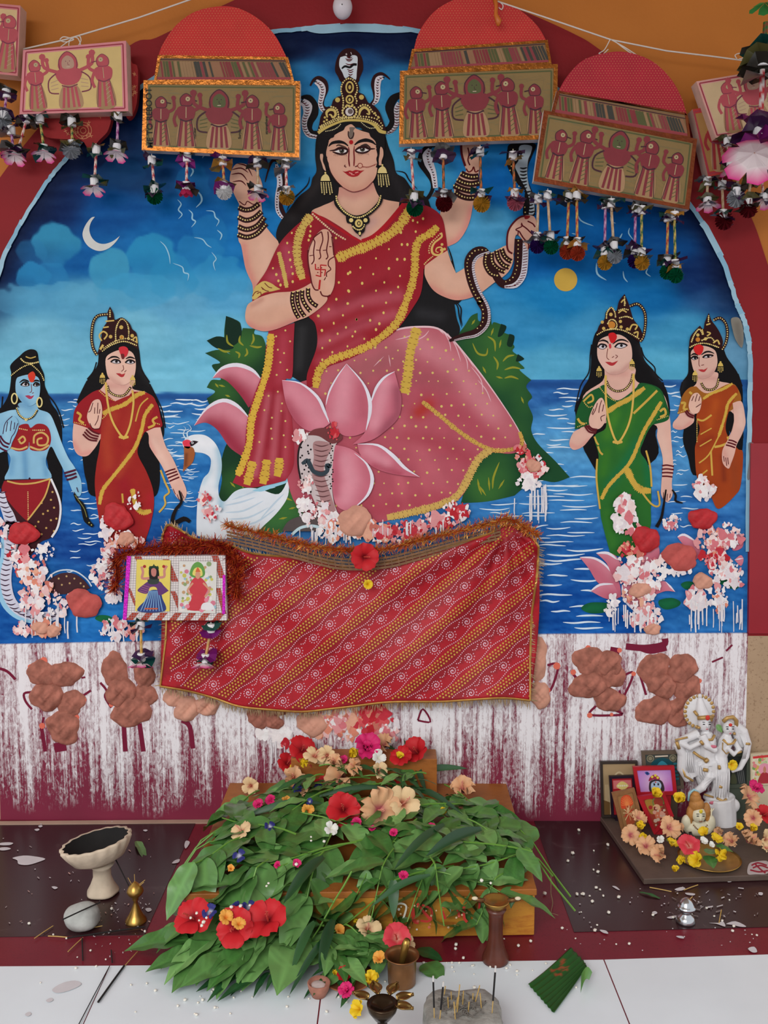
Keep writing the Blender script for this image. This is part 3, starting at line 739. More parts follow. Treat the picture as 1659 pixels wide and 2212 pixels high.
a.beads('Q 250,1270 350,1360 500,1490 620,1580 760,1660', 5.2,2.2,(220,190,150))
BD = [(x * .18083 + 480, y * .18083 + 440) for x, y in [(1505,840),(1395,945),(1515,1050),(1365,1145),(1505,1195),(1275,1265),(1155,1345),(1445,1335),(1335,1435),(1480,1480),(1190,1515),(1380,1555),(835,355),(780,475),(800,585),(815,675),(830,760),(845,840),(845,935),(610,775),(650,850),(675,925),(700,975),(1070,205),(1060,275),(1055,335),(1050,390),(1035,440),(1360,415),(1605,1385),(1590,1530)]]
BD += [(500 + x * .39783, y * .39783) for x, y in [(855,1355),(785,1405),(900,1410),(915,1500),(855,1460),(770,1490),(830,1535),(905,1560),(785,1580),(700,1455),(710,1540),(645,1480),(920,1265),(985,1200),(955,1330),(940,1410),(865,1590),(635,1580),(1010,1210),(1040,1190),(1000,1260),(925,1330)]]
BD += [(400 + x * .36166,640 + y * .36166) for x, y in [(795,118),(943,115),(888,160),(818,205),(912,225),(970,45),(1025,140),(1060,60),(1105,145),(1160,165),(1200,40),(1185,100),(1000,240),(865,265),(880,335),(820,310),(970,300),(1070,255),(1140,200),(820,380)]]
a.dots(BD, 2.4,(218,190,104), ry=3.0, jit=.2)
a.comb('0 728,560 760,545 800,530 840,508 868,482 884,452', 20, GOLD, 4.5,(150,50,40))
a.comb('0 672,466 655,490 644,520 642,550 647,580 654,604', 17,(204,172,88),4.5,(140,80,50))
a.comb('0 603,545 609,570 616,600 620,622', 9,(202,170,90),4.5)
a.comb('0 945,490 930,505 905,520 897,545 896,580 890,615 878,650 862,690 840,715 800,745 760,762 715,778 690,800 682,838', 16,(206,168,70),5.5,(150,50,40))
a.fill('R 390,1010 430,970 480,935 530,930 600,960 640,990 700,1025* 600,1050 500,1070 400,1150* 360,1130', (204,176,96))
for q in ['R 365,1110 400,1060 440,1050', 'R 420,1080 460,1060 470,1100', 'R 480,1020 500,1030', 'R 510,950 560,1000 600,1010', 'R 470,1000 520,1040 560,1050']: a.stroke(q, 2,(120,50,40))
a.stroke('R 365,1180 420,1145 560,1075', 3.6,(140,24,34))
a.stroke('S 405,1125 410,1170 380,1200 320,1250 290,1320 310,1380 380,1390 420,1340 400,1300 350,1310 340,1350 370,1360', [3,4,4,4,5,5,4,4,3,3,2,2], (216,180,104)); a.beads('S 390,1140 330,1200 275,1260 255,1340 270,1390', 5,1.8,(216,186,120)); a.dots([(954.5,529),(960,539),(953,541)], 3.2,(214,182,104)); a.beads('S 300,1410 240,1460 195,1510', 4,1.6,(216,186,120))
gpart(a, 'sari')
a = Art(0.0066)   # lower right arm holding a snake
a.fill('B 1050,1445* 1110,1400 1172,1362* 1190,1420 1218,1485* 1260,1460 1330,1410 1420,1370 1500,1335 1530,1400 1500,1480 1420,1540 1330,1605 1230,1632 1150,1612 1090,1572 1050,1500', SKIN,
 sh=[('B 1080,1560 1160,1610 1250,1625 1340,1590', 8,(206,128,118),.7),('B 1120,1460 1200,1540 1300,1520', 20, SKL, .4)], grid=5)
gpart(a, 'arm')
a = Art(0.0068)
SN = 'B 1560,1300 1558,1380 1555,1450 1530,1520 1480,1545 1440,1510 1400,1420 1370,1365 1320,1370 1285,1420 1292,1500 1320,1580 1355,1640 F 655,30 685,90 675,170 630,215 560,235 500,255 470,268'
a.stroke(SN, [19,19,19,19,17,16,16,17,17,17,18,18,18,17,16,13,9,4], DKM)
BL = 'B 1595,1320 1592,1420 1580,1500 1540,1550 1480,1560'
a.stroke(BL, [12,13,13,12,5], (204,200,208))
for x, y in a.along(BL, 6): a.stroke([(x - 5, y + 1),(x + 5, y - 1)], 1.6, MAR)
B2 = 'B 1400,1372 1340,1395 1312,1440 1320,1510 1345,1580 1385,1650'
a.stroke(B2, [5,6,6,6,6,5], (200,196,206))
for x, y in a.along(B2,5): a.stroke([(x - 3, y + 1),(x + 3, y - 1)], 1.2, MAR)
B3 = 'F 668,0 705,80 700,170 640,232 560,250 500,265'
a.stroke(B3, [5,6,6,6,5,3], (196,190,196))
for x, y in a.along(B3,5): a.stroke([(x - 3, y + 1),(x + 3, y - 1)], 1.2, MAR)
a.beads('B 1555,1310 1550,1440 1525,1510 1480,1535', 9,1.5, GOLD2); a.beads('B 1380,1360 1320,1365 1280,1420 1286,1500 1312,1580 1345,1640', 8,1.5, GOLD2); a.beads('F 648,10 672,90 665,165 620,205', 9,1.5, GOLD2)
for q in ['S 940,1380 930,1500 990,1610 1080,1640', 'S 1000,1370 1010,1480 1080,1560 1160,1590', 'S 1060,1340 1080,1430 1140,1510 1210,1540', 'S 1120,1320 1150,1400 1200,1450 1240,1470']:
 bangle(a, q, 11,6,1.7)
gpart(a, 'serpent_in_hand')
a = Art(0.0072)
a.fill('S 1250,1375* 1195,1340 1180,1190 1225,1060 1290,965 1390,920 1500,930 1540,1010 1555,1090 1500,1160 1470,1250 1430,1345* 1380,1230 1310,1150 1280,1190 1270,1300 1265,1370', (206,158,138), sh=[('S 1220,1200 1260,1080', 10, SKL, .5)], grid=4)
for q, w in [('S 1455,935 1360,935 1270,1000 1200,1110 1185,1250 1200,1340 1250,1375', 4),('S 1355,1010 1365,1050 1290,1090 1330,1110', 2.6),('S 1330,1110 1380,1190 1440,1260 1440,1320', 3),('S 1350,1030 1420,1080 1500,1160', 3),('S 1430,990 1490,1020 1520,1060', 3),('S 1320,1100 1315,1160', 2.4)]:
 a.stroke(q, w, MAR)
a.fill('S 1395,930 1460,930 1440,960 1400,965', (140,30,34))
gpart(a, 'hand')
a = Art(0.0074)   # lower left forearm and the open palm
a.fill('R 362,1172* 305,1220 280,1340 300,1430 370,1490 500,1527 650,1502 870,1412 930,1390 1040,1345 1200,1225 1260,1130 1180,1055 1060,955* 960,1010 840,1052 640,1068 480,1112', SKIN,
 sh=[('R 310,1440 420,1510 560,1515 760,1460 880,1400', 9,(202,126,118),.75),('R 420,1220 600,1170 800,1150', 14, SKL, .45),('R 370,1215 480,1150', 6,(186,130,112),.6)], grid=4)
for q in ['R 850,1060 840,1160 870,1280 920,1370', 'R 905,1050 900,1160 935,1270 990,1350', 'R 960,1040 960,1130 1000,1220 1060,1290', 'R 1030,1015 1030,1100 1070,1180 1140,1230']:
 bangle(a, q, 9.5,7,1.9)
gpart(a, 'forearm')
a = Art(0.0078)
a.fill('R 1035,545 1025,640 1045,800 1070,920 1085,1010 1150,1038 1180,1075 1220,1115 1290,1095 1340,985 1352,850 1352,700 1330,600 1322,430 1275,330 1210,313 1150,355 1085,430', SKIN, sh=[('R 1100,500 1090,700', 8, SKL, .5),('R 1250,900 1290,1000', 12, SKL, .4),('R 1060,900 1100,1000', 8,(196,130,120),.5)], grid=4)
for q, w in [('R 1190,340 1110,400 1095,430 1110,470 1095,580 1100,680 1070,730', 2.6),('R 1190,345 1205,440 1170,560 1180,640 1155,670', 2.6),('R 1265,340 1270,430 1250,560 1265,640 1240,670', 2.6),('R 1310,400 1325,520 1335,620', 2.4),('R 1045,630 1100,620', 1.8),('R 1125,560 1180,565', 1.8),('R 1205,565 1255,560', 1.8),('R 1280,520 1310,520', 1.8),
   ('R 1340,640 1280,680 1270,740 1300,790 1250,830 1250,880', 2.4),('R 1240,885 1220,920', 2),('R 1028,560 1030,700 1055,850 1075,960 1110,1030 1155,1035', 2.8),('R 1175,1050 1200,1100 1260,1110 1290,1095', 2.8),('R 1090,430 1050,520 1030,600', 2)]:
 a.stroke(q, w, (92,26,30))
a.stroke('R 1172,915 1165,980 1160,1030', 4,(180,30,36))
for q in ['R 1178,735 1180,880', 'R 1115,790 1240,795', 'R 1178,738 1250,745', 'R 1115,725 1118,790', 'R 1238,795 1225,870', 'R 1178,875 1120,860']: a.stroke(q, 2.6,(176,34,40))
a.dots('R 1150,772 1190,772 1145,828 1195,828', 1.5,(120,30,34))
gpart(a, 'open_palm')
a = Art(0.0080)   # ears and face
a.fill('Q 385,360 405,400 400,480 430,560 445,630 410,600 385,520 360,440 362,380', (214,170,146)); a.fill('Q 1265,270 1295,310 1300,400 1275,480 1270,540 1235,540 1232,460 1245,380 1250,300', (214,166,142))
a.fill('P 800,1245 860,1265 890,1310 960,1340 1020,1360 1080,1370 1110,1430 1170,1480 1195,1560 Q 1190,270 1210,330 1225,420 1215,560 1190,700 1130,800 1030,890 930,930 860,938 770,910 680,860 590,760 510,640 475,520 445,400 465,280 490,190 P 490,1490 560,1420 640,1370 700,1340 730,1290', SKIN,
 sh=[('Q 500,640 620,800 780,905 900,925 1030,880 1150,760', 9,(202,138,118),.6),('Q 820,300 830,540', 7, SKL, .5),('Q 560,500 640,620', 22,(222,172,150),.6),('Q 1050,480 1040,620', 22,(222,172,150),.6),('P 760,1330 700,1400', 16,(222,176,150),.5)], grid=3.5)
a.stroke('Q 445,400 480,540 520,660 600,780 690,870', 2.4, DKM); a.stroke('Q 690,870 790,925 870,942 980,915 1060,870 1140,790', 1.8,(120,50,56))
a.stroke('Q 485,268 540,215 640,198 720,215 778,260', [1.5,6,7.5,5,2], BLK); a.stroke('Q 870,245 940,195 1040,172 1130,195 1190,245', [2,6,8,6,1.5], BLK)
for q, c in [('Q 570,330 630,300 720,300 765,330 740,365 660,372', (224,218,216)),('Q 895,320 950,290 1040,280 1085,310 1030,345 950,350', (224,218,216))]: a.fill(q, c)
a.dots('Q 682,328 990,305', 5.6,(70,66,56), n=14); a.dots('Q 684,328 992,305', 3,(16,14,14), n=10); a.dots('Q 672,318 982,298', 1,(230,230,230))
a.stroke('Q 500,330 580,320 640,295 720,290 775,320', [1.5,4,6,6,4], DKM); a.stroke('Q 545,345 600,365 680,383 750,362 775,320', [2,4,5,4.5,3], DKM)
a.stroke('Q 880,325 940,285 1020,270 1090,300 1180,300', [3,5,6,5,1.5], DKM); a.stroke('Q 880,325 920,352 990,363 1060,345 1110,310', [3,4,4.5,4,2], DKM)
a.stroke('Q 600,262 640,245 740,280', [2,4,3], (84,62,52)); a.stroke('Q 960,260 1040,240 1110,285', [2,5,2], (60,44,40))
for i in range(9): a.stroke([(640 + (575 + i * 21) * .14467,280 + 378 * .14467),(640 + (565 + i * 24) * .14467,280 + (405 + 8 * sin(i)) * .14467)], .7,(110,70,60))
for i in range(8): a.stroke([(640 + (930 + i * 20) * .14467,280 + 362 * .14467),(640 + (925 + i * 23) * .14467,280 + (392 + 8 * sin(i)) * .14467)], .7,(110,70,60))
a.stroke('Q 780,270 790,330 785,440 792,520 800,565', [1.5,3,3,3.5,2], (120,40,44)); a.stroke('Q 870,260 862,340 868,440 865,510 862,560', [1.5,3,3.2,3.5,2], (130,48,48))
a.stroke('Q 735,540 722,560 750,575', 2.2,(92,34,36)); a.stroke('Q 880,568 905,560 920,550', 2.4,(92,34,36))
a.fill('Q 690,630* 740,640 800,622 840,632 890,615 960,625 1020,618* 960,665 920,705 850,720 790,705 740,668', (168,36,42)); a.stroke('Q 740,642 840,668 950,638', 1.2,(110,20,30)); a.stroke('Q 790,655 840,672', 2,(220,150,140)); a.stroke('Q 880,660 930,645', 2,(220,150,140)); a.stroke('Q 820,685 870,688', 1.4,(220,150,140))
a.dots('Q 822,203', 4.6,(178,30,36), n=12, ry=4.8)
a.fill('P 800,1295 880,1300 855,1345 870,1390 850,1460 820,1470 790,1440 775,1390 800,1350', (120,106,96)); a.stroke('P 780,1350 780,1420 810,1465 850,1430 860,1370', 2.2, DKM)
a.ring(640 + 955 * .14467,280 + 552 * .14467,5.2,1.5,(140,48,40)); a.stroke('Q 990,565 1080,570 1200,525', 1.2,(140,48,40)); a.beads('Q 1000,575 1080,580 1190,540', 3.2,.9,(140,48,40))
gpart(a, 'face')
a = Art(0.0086)   # hair over the brow
a.fill('P 320,1400* 470,1270 650,1180 800,1140 980,1140 1190,1210 1325,1400* 1320,1659 Q 1310,300 1250,270 1230,330 1220,400 1215,330 1195,270 1180,190 1110,120 1090,70 1010,40 960,-10 880,-25 820,-65 740,-30 700,30 590,70 560,130 490,160 480,240 455,300 450,420 460,520 440,480 400,380 360,370 320,250', (25,22,24))
a.stroke('Q 450,420 445,470 470,520 475,600', 5, BLK); a.stroke('Q 1205,300 1225,390 1210,450 1220,520 1200,580', 4, BLK)
gpart(a, 'hair')
a = Art(0.0088)   # crown
a.fill('P 310,1385* 345,1250 370,1130 430,1040 520,980 555,890 620,840 670,820 665,700 690,610 740,570 798,530* 850,570 910,610 945,720 930,770 1010,810 1050,880 1080,930 1160,970 1240,1060 1290,1180 1345,1340* 1320,1395 1200,1300 980,1195 800,1180 600,1230 480,1290', DKM)
a.stroke('P 330,1380 430,1310 560,1250 680,1205 800,1190 960,1195 1080,1220 1180,1270 1250,1350 1340,1375', [7,6,5,5,5,5,5,7,8,6], (204,180,100))
a.beads('P 345,1330 430,1270 560,1210 680,1170 800,1150 960,1160 1100,1190 1200,1240 1300,1330', 4.6,1.9, GOLD2); a.beads('P 360,1280 480,1220 600,1165 720,1140', 4.4,1.8, GOLD2); a.beads('P 880,1130 1010,1135 1120,1150 1230,1190 1300,1290', 6,1.9, GOLD2)
a.ring(640 + 800 * .14467,90 + 700 * .14467,7.6,3.4,(206,182,104), ry=11.5); a.dots('P 800,700', 3,(196,170,92), ry=5)
a.ring(640 + 800 * .14467,90 + 880 * .14467,7.4,3.4,(206,182,104), ry=8); a.dots('P 798,885', 2.6,(200,176,96), ry=4)
a.dots('P 620,888 975,848', 5.4,(198,174,96), n=12); a.dots('P 797,1065', 9,(216,208,206), n=16); a.dots('P 810,1060', 5.6,(110,96,92), n=14)
a.dots([(640 + (797 + 105 * cos(t)) * .14467,90 + (1065 + 88 * sin(t)) * .14467) for t in np.arange(0,6.28,.42)], 2.6, GOLD2)
a.beads('P 700,1000 705,900 690,820 670,740 690,650 740,590 795,570 860,600 905,670 910,760 880,830 905,900 890,960', 5,1.9, GOLD2)
for q in ['P 470,1150 455,1080 500,1035 570,1045 590,1110 550,1150 520,1110 490,1110', 'P 940,1120 960,1040 1020,1000 1080,1040 1090,1100 1050,1090']: a.stroke(q, [3,6,6,5,4,2], (208,184,108))
a.beads('P 525,990 590,1010 625,1070 635,1140', 5,2, GOLD2); a.beads('P 930,1000 1000,960 1080,980 1120,1040 1170,1100 1240,1150', 5.5,2, GOLD2); a.dots('P 420,1210 370,1290 460,1185 430,1150 760,970 840,965 800,990 1175,1085 1230,1150', 2.6,(206,182,104))
a.beads('P 445,1355 560,1330 640,1280 670,1235', 3.6,1.3,(222,210,160)); a.beads('P 975,1225 1040,1280 1110,1310 1195,1300', 3.6,1.3,(222,210,160))
gpart(a, 'crown')
a = Art(0.0092)   # earrings and necklace
for cx_, cy_ in [(438,780),(1285,665)]:
 k = lambda x, y: (640 + (cx_ + x) * .14467,280 + (cy_ + y) * .14467)
 a.fill([k(-70,0) + (1,), k(-55,-60), k(-10,-100), k(20,-100), k(55,-60), k(72,0) + (1,)], (220,200,134)); a.dots([k(0,-120)], 2.2, GOLD2)
 for c in range(5):
  for r_ in range(7 + c % 2): a.dots([k(-62 + c * 35 + r_ * (4 if c > 2 else 2),28 + r_ * 24)], 1.5,(222,202,136))
a.stroke('Q 590,1050 610,1130 680,1210 780,1290 900,1325 1040,1290 1150,1210 1240,1110 1270,1020', 9, BLK)
a.fill('Q 745,1290 800,1300 900,1320 1040,1290 1090,1330 1090,1400 1040,1440 1020,1530 980,1570 955,1615* 920,1570 880,1540 840,1480 820,1420 760,1400', BLK)
a.beads('Q 600,1010 615,1090 700,1215 800,1290 900,1325 1010,1300 1130,1220 1220,1130 1265,990', 4.6,2, GOLD2)
a.dots('Q 822,1365 1035,1365', 4.6, GOLD2, n=10); a.dots('Q 935,1410', 8.4,(212,188,112), n=14, ry=9); a.ring(640 + 937 * .14467,280 + 1412 * .14467,3,1.8, BLK, ry=4); a.beads('Q 850,1460 900,1500 960,1505 1010,1460 1020,1410', 4,1.8, GOLD2); a.dots('Q 950,1560', 2.8, GOLD2, ry=4)
gpart(a, 'jewellery')
petal('E 580,500* 690,520 790,600 838,700 868,758* 800,800 730,800 660,745 605,640', [('E 583,502 690,520 790,600 835,690 862,755', [2,5,7,6])], [('E 640,560 740,660 800,740', 26, PL, .7),('E 610,640 680,760', 14, PD, .5)], lay=0.0088)
petal('E 1250,448* 1275,540 1292,620 1275,720 1200,800 1110,860 1000,885* 1080,800 1105,650 1150,540 1200,480', [('E 1252,450 1190,485 1140,550 1108,640', [3,5,6,5])], [('E 1190,520 1160,640 1130,760', 18, PL, .9),('E 1270,560 1270,700 1180,810', 12,(150,76,92),.8)], lay=0.0090)
petal('E 965,403* 1060,515 1102,620 1105,720 1080,805 960,835 870,755 838,650 860,570 910,480', [('E 965,404 1060,515 1100,610 1103,700 1080,800', [3,5,8,9,5]),('E 965,404 910,480 862,570 842,650', [2,3,4,3])], [('E 960,450 940,600 930,700', 24, PL, .9),('E 1060,560 1070,700', 14,(180,90,106),.6)], lay=0.0092)
petal('E 1030,880* 1150,888 1240,950 1310,1020 1402,1078* 1250,1062 1130,1022 1050,950', [('E 1030,882 1150,888 1240,950 1310,1022 1400,1078', [3,6,8,8,2])], [('E 1090,920 1200,990', 14, PL, .8),('E 1130,1010 1280,1058', 8, PD, .5)], lay=0.0094)
petal('E 895,885* 1000,915 1090,995 1122,1090 1095,1180 1010,1262 950,1275 895,1225 878,1080', [('E 1010,935 1085,1000 1118,1090 1090,1185 1010,1262', [2,5,8,7,4])], [('E 960,980 990,1100 960,1200', 24, PL, .9),('E 900,930 900,1180', 10,(176,84,104),.6)], lay=0.0096)
a = Art(0.0098)   # spotted cobra at the lotus
a.fill('E 735,815* 690,890 675,1000 690,1095 740,1150 790,1260 830,1330 920,1330 890,1230 878,1100 895,900 935,850 890,800 800,790', (200,186,186))
a.stroke('E 735,815 685,900 677,1000 692,1090', 4,(40,32,34)); a.fill('E 730,830* 770,795 850,785 920,810 938,850 880,880 800,835', (116,60,62))
a.fill('E 770,870 850,870 880,900 850,960 830,1050 870,1180 900,1290 840,1300 800,1180 760,1060 770,960', (168,128,128))
for i in range(13):
 y = 890 + i * 30; x = 812 + (i - 6) * 3 * (1 if i > 5 else -.3)
 a.stroke([(400 + (x - 44) * .36166,640 + (y - 6) * .36166),(400 + x * .36166,640 + (y + 5) * .36166),(400 + (x + 44) * .36166,640 + (y - 6) * .36166)], 2.6,(96,60,62), taper=1)
a.dots([(400 + (690 + rd.random() * 65) * .36166,640 + (890 + i * 12) * .36166) for i in range(24)], 2.2,(38,30,32)); a.dots([(400 + (862 + rd.random() * 25) * .36166,640 + (880 + i * 14) * .36166) for i in range(20)], 1.8,(38,30,32))
a.stroke('E 700,1000 730,980 745,1000 770,1045 820,1060 850,1040 850,1010 875,1015', [6,10,10,9,9,9,11,8], (54,66,74))
a.fill('E 580,1400* 620,1340 700,1310 790,1315 830,1400*', (88,78,78)); a.stroke('E 640,1420 690,1380 760,1368 830,1385', 6,(190,214,222))
p = gpart(a, 'spotted_cobra')
# -- swan
swan = mgroup('swan', 'white swan with a crest beside the lotus')
def spart(a, name, par): o = a.build(name); o.parent = par; return o
a = Art(0.0032)
a.fill('D 1200,1020 1250,1003 1320,1010 1380,1060 1415,1140 1420,1230 1400,1330 1405,1400 1440,1430 1500,1370 1570,1345 1659,1350 E 560,1180 620,1080* 615,1190 560,1280 480,1360 400,1420 200,1450 70,1430 D 1260,1659 1260,1530 1270,1400 1300,1290 1340,1240 1350,1160 1310,1125 1250,1115 1190,1100 1170,1060', (222,228,234),
 sh=[('D 1400,1100 1418,1200 1405,1330', 9,(150,190,210),.8),('D 1345,1180 1340,1240 1300,1310', 7,(176,204,218),.7),('E 250,1200 300,1180 420,1150', 10,(196,214,226),.6),('E 220,1200 215,1260', 8,(140,186,206),.8),('D 1280,1050 1340,1060', 14,(236,238,242),.8)], grid=5)
for q in ['E 230,1250 330,1230 420,1200', 'E 240,1290 350,1280 470,1220', 'E 260,1330 380,1320 500,1260', 'E 300,1370 420,1350 540,1270', 'E 330,1200 430,1160 540,1140', 'E 280,1215 380,1180', 'E 450,1330 530,1240 590,1180']: a.stroke(q, 4,(190,208,222), taper=1)
a.fill('E 400,1160* 520,1110 600,1070 622,1065* 610,1110 530,1140 460,1165', (150,200,220))
spart(a, 'body', swan)
a = Art(0.0036); a.fill('D 1178,1078* 1235,1085 1250,1125* 1235,1180 1200,1215 1172,1243* 1178,1190 1180,1140', (160,92,52), sh=[('D 1195,1130 1190,1200', 4,(96,48,34),.7)], grid=2.5); spart(a, 'beak', swan)
a = Art(0.0036); a.fill('D 1170,1050 1200,1035 1225,1050 1215,1090 1185,1085', (222,70,92), sh=[('D 1195,1060', 6,(226,40,60),.6)], grid=2); a.fill('D 1215,1055* 1240,1042 1272,1048* 1250,1065 1225,1078', (40,30,36)); a.dots('D 1234,1056', 2.6,(230,230,235)); a.dots('D 1234,1056', 1.4,(20,16,20)); spart(a, 'eye_patch', swan)
a = Art(0.0036)
for q in ['D 1195,1035 1175,1000 1190,965 1175,950', 'D 1205,1030 1200,990 1225,970 1215,945 1195,935']: a.stroke(q, 3.6,(196,218,232), taper=2)
spart(a, 'crest', swan)
# -- the standing attendants
def face(a, o, k, skin, eyes, brows, nose, mouth, mc=(176,52,56)):
 a.fill(o, skin, sh=k, grid=3)
 for e in eyes:
  P = px(e); a.fill(e, (206,200,204))
  cx_ = sum(p[0] for p in P) / len(P); cy_ = sum(p[1] for p in P) / len(P)
  a.dots([(cx_ + .8, cy_ - .3)], 3.1,(30,24,28), n=10)
  a.stroke(P[:len(P) // 2 + 2], 3.6, BLK); a.stroke(P[len(P) // 2:] + P[:1], 1.2, DKM)
 for b in brows: a.stroke(b, [1.4,4,3.6,1.4], BLK)
 for n in nose: a.stroke(n, 1.5,(110,44,44))
 a.fill(mouth, mc)
def crowned(name, label): return mgroup(name, label)
# blue-skinned attendant, serpent-tailed
g1 = mgroup('standing_figure', 'blue skinned attendant with serpent tail')
BLU = (136,186,214); BLL = (160,206,228); BLD = (84,140,184)
a = Art(0.0030)
a.fill('D 75,620 70,560 130,500 165,470 205,458 240,475 255,550 285,620 290,690 310,740 330,800 370,860 395,930 400,1010 400,1400 380,1450 330,1300 290,1100 250,900 60,900 50,1100 60,1280 0,1350 -30,1300 -30,900 20,820 60,740', (20,18,20)); a.stroke('D 300,740 350,800 385,870 410,960', 3, BLK); a.stroke('D 20,760 10,850 -20,900', 3, BLK); spart(a, 'hair', g1)
a = Art(0.0034)
a.fill('D -30,880* 60,850 110,840 130,800 240,800 250,840 320,870 360,950 400,1060 440,1150 480,1210 520,1290 525,1370 505,1400 470,1370 445,1310 420,1250 370,1150 330,1080 300,1150 300,1200 320,1290 50,1300 60,1220 70,1150 30,1100 -30,1110*', BLU, sh=[('D 160,1120 170,1280', 7, BLD, .7),('D 320,900 400,1100 470,1230', 9, BLL, .8),('D 110,840 60,880', 12, BLL, .5),('D 80,1160 75,1250', 8, BLD, .5),('D 290,1160 300,1260', 7, BLD, .6),('D 130,810 200,830', 8, BLD, .5)], grid=4)
a.dots('D 193,1288', 2.5,(40,26,50), ry=4); spart(a, 'body', g1)
a = Art(0.0038)
a.fill('D 60,1085* 75,1060 110,990 130,945 180,935 200,960 240,935 290,940 320,975 330,1040 310,1090 270,1108 200,1100 190,1050 180,1095 120,1110', (150,34,40))
for q in ['D 120,1040 150,1015 165,1040 140,1060 125,1040', 'D 220,1060 225,1010 270,990 310,1020 300,1065 250,1070 245,1035 275,1025']: a.stroke(q, 4,(206,168,96))
a.stroke('D 65,1085 130,1098 180,1080', 4,(206,172,104)); a.stroke('D 195,1080 260,1100 318,1070', 4,(206,172,104)); a.beads('D 130,965 180,975', 4,1.4, GOLD2); a.beads('D 215,975 290,975', 4,1.4, GOLD2); spart(a, 'bodice', g1)
a = Art(0.0042)
a.fill('D 40,1290* 330,1285* 380,1400 395,1480 380,1580 330,1659 H 260,330 190,420 100,400 60,300 D 20,1450 10,1350', (62,28,34)); a.dots([(x * .33755,600 + y * .33755) for x, y in [(290,1390),(330,1420),(270,1440),(310,1490),(350,1470),(280,1510),(330,1550),(300,1600),(350,1620),(250,1560),(270,1640),(230,1590),(365,1540),(340,1370),(310,1340)]], 2.4,(196,160,92))
a.fill('D 30,1300* 330,1285* 300,1380 240,1470 180,1560* 100,1480 20,1370', (146,32,40)); a.stroke('D 50,1300 130,1318 230,1312 325,1285', 3.6,(206,168,92)); a.stroke('D 325,1290 290,1400 220,1500 180,1550', 3.4,(206,168,92)); a.beads('D 183,1370 185,1540', 4,1.2, GOLD2)
a.stroke('D 330,1285 375,1390 392,1480 375,1590 335,1659', 4.5,(222,222,226)); spart(a, 'skirt', g1)
a = Art(0.0044)
T1 = 'D 15,1370 30,1450 60,1520 85,1600 H 85,200 80,300 60,400 40,500 35,600 60,700 120,770 220,810 330,800 420,760'
a.stroke(T1, [12,18,24,28,30,32,30,28,30,30,28,26,22,16], (206,206,222)); a.stroke('H 20,300 20,420 -5,520 0,640 40,740 120,810 230,838 340,822', [6,8,9,10,10,8,6,4], (150,200,226))
for i, (x, y) in enumerate(a.along(T1,11)):
 a.stroke([(x - 10, y - 2),(x + 1, y + 2),(x + 11, y - 1)], 2.6,(62,36,58), taper=1)
a.fill('H 300,600* 330,560 400,525 480,530 540,570 580,620* 500,650 400,660 330,650', (72,44,48)); a.dots('H 380,560 430,545 480,560 520,590 450,590 400,600 540,610', 2.2,(190,160,110)); a.stroke('H 290,590 340,530 410,505 490,515 560,565 590,610', 3,(200,214,226)); spart(a, 'serpent_tail', g1)
a = Art(0.0050)
face(a, 'D 110,650 140,630 200,620 250,640 262,690 258,750 245,790 215,815 185,820 150,800 120,760 105,720', [('D 130,760 180,812', 7, BLD, .6),('D 215,690 215,760', 6, BLL, .6)], BLU, ['D 138,688 160,668 185,675 190,690 165,695', 'D 218,690 232,672 252,678 255,690 235,696'], ['D 130,672 155,655 180,660 192,668', 'D 215,668 232,658 250,660 258,665'], ['D 205,680 208,725 195,735', 'D 210,740 222,735'], 'D 165,755* 190,752 205,758 225,750* 210,772 190,775', (170,60,90))
a.stroke('D 115,780 108,800 125,830', 2, DKM); a.fill('D 185,620 215,600 232,625 220,665 200,668 190,650', (206,66,46), sh=[('D 205,640', 5,(220,40,40),.6)], grid=2)
a.stroke('D 75,630 120,590 160,565 205,550 240,580 270,620 285,660', 3.4, BLK); a.beads('D 78,625 125,588 165,565 205,552', 4,1.5, GOLD2); a.beads('D 205,555 245,590 270,620 285,655', 4,1.5, GOLD2); a.beads('D 140,520 165,542 210,548 250,540', 4,1.8, GOLD2); a.fill('D 165,500 170,475 205,458 238,475 240,500 215,515 185,515', BLK); a.stroke('D 170,505 200,515 235,505', 2.4,(200,170,90))
a.ring(33,861,6,3,(222,206,140), ry=11); a.ring(87,869,5.5,3,(222,206,140), ry=10)
a.stroke('D 112,840 130,880 170,905 215,890 245,845', 4, BLK); a.beads('D 112,835 130,876 172,904 215,886 245,838', 4,1.6, GOLD2); a.dots('D 172,908', 3.4, GOLD2); spart(a, 'head', g1)
a = Art(0.0054)
a.fill('D -20,1130* 0,1060 25,1000 20,950 50,905 85,885 115,905 125,950 110,1000 85,1050 70,1090 30,1110', BLU, sh=[('D 60,950 50,1040', 8, BLL, .7)], grid=3)
for q in ['D 55,920 50,950 45,985', 'D 80,915 75,950 72,980', 'D 100,925 98,950 95,970', 'D 120,930 100,990 80,1020 70,1060', 'D 25,1000 40,930 85,885']: a.stroke(q, 1.8,(60,30,60))
for q in ['D -20,1060 10,1090 50,1110', 'D 0,1030 25,1070 60,1085', 'D 5,1010 35,1050 68,1065']: a.stroke(q, 4,(78,24,48))
spart(a, 'raised_hand', g1); a = Art(.0054)
for q in ['D 415,1250 450,1240 490,1228', 'D 420,1270 455,1262 492,1250', 'D 430,1292 460,1285 496,1270']: a.stroke(q, 4.2,(78,24,48))
for q in ['D 478,1370 490,1395 505,1400', 'D 495,1340 505,1370']: a.stroke(q, 1.8,(60,30,60))
spart(a, 'wrist_bangles', g1)
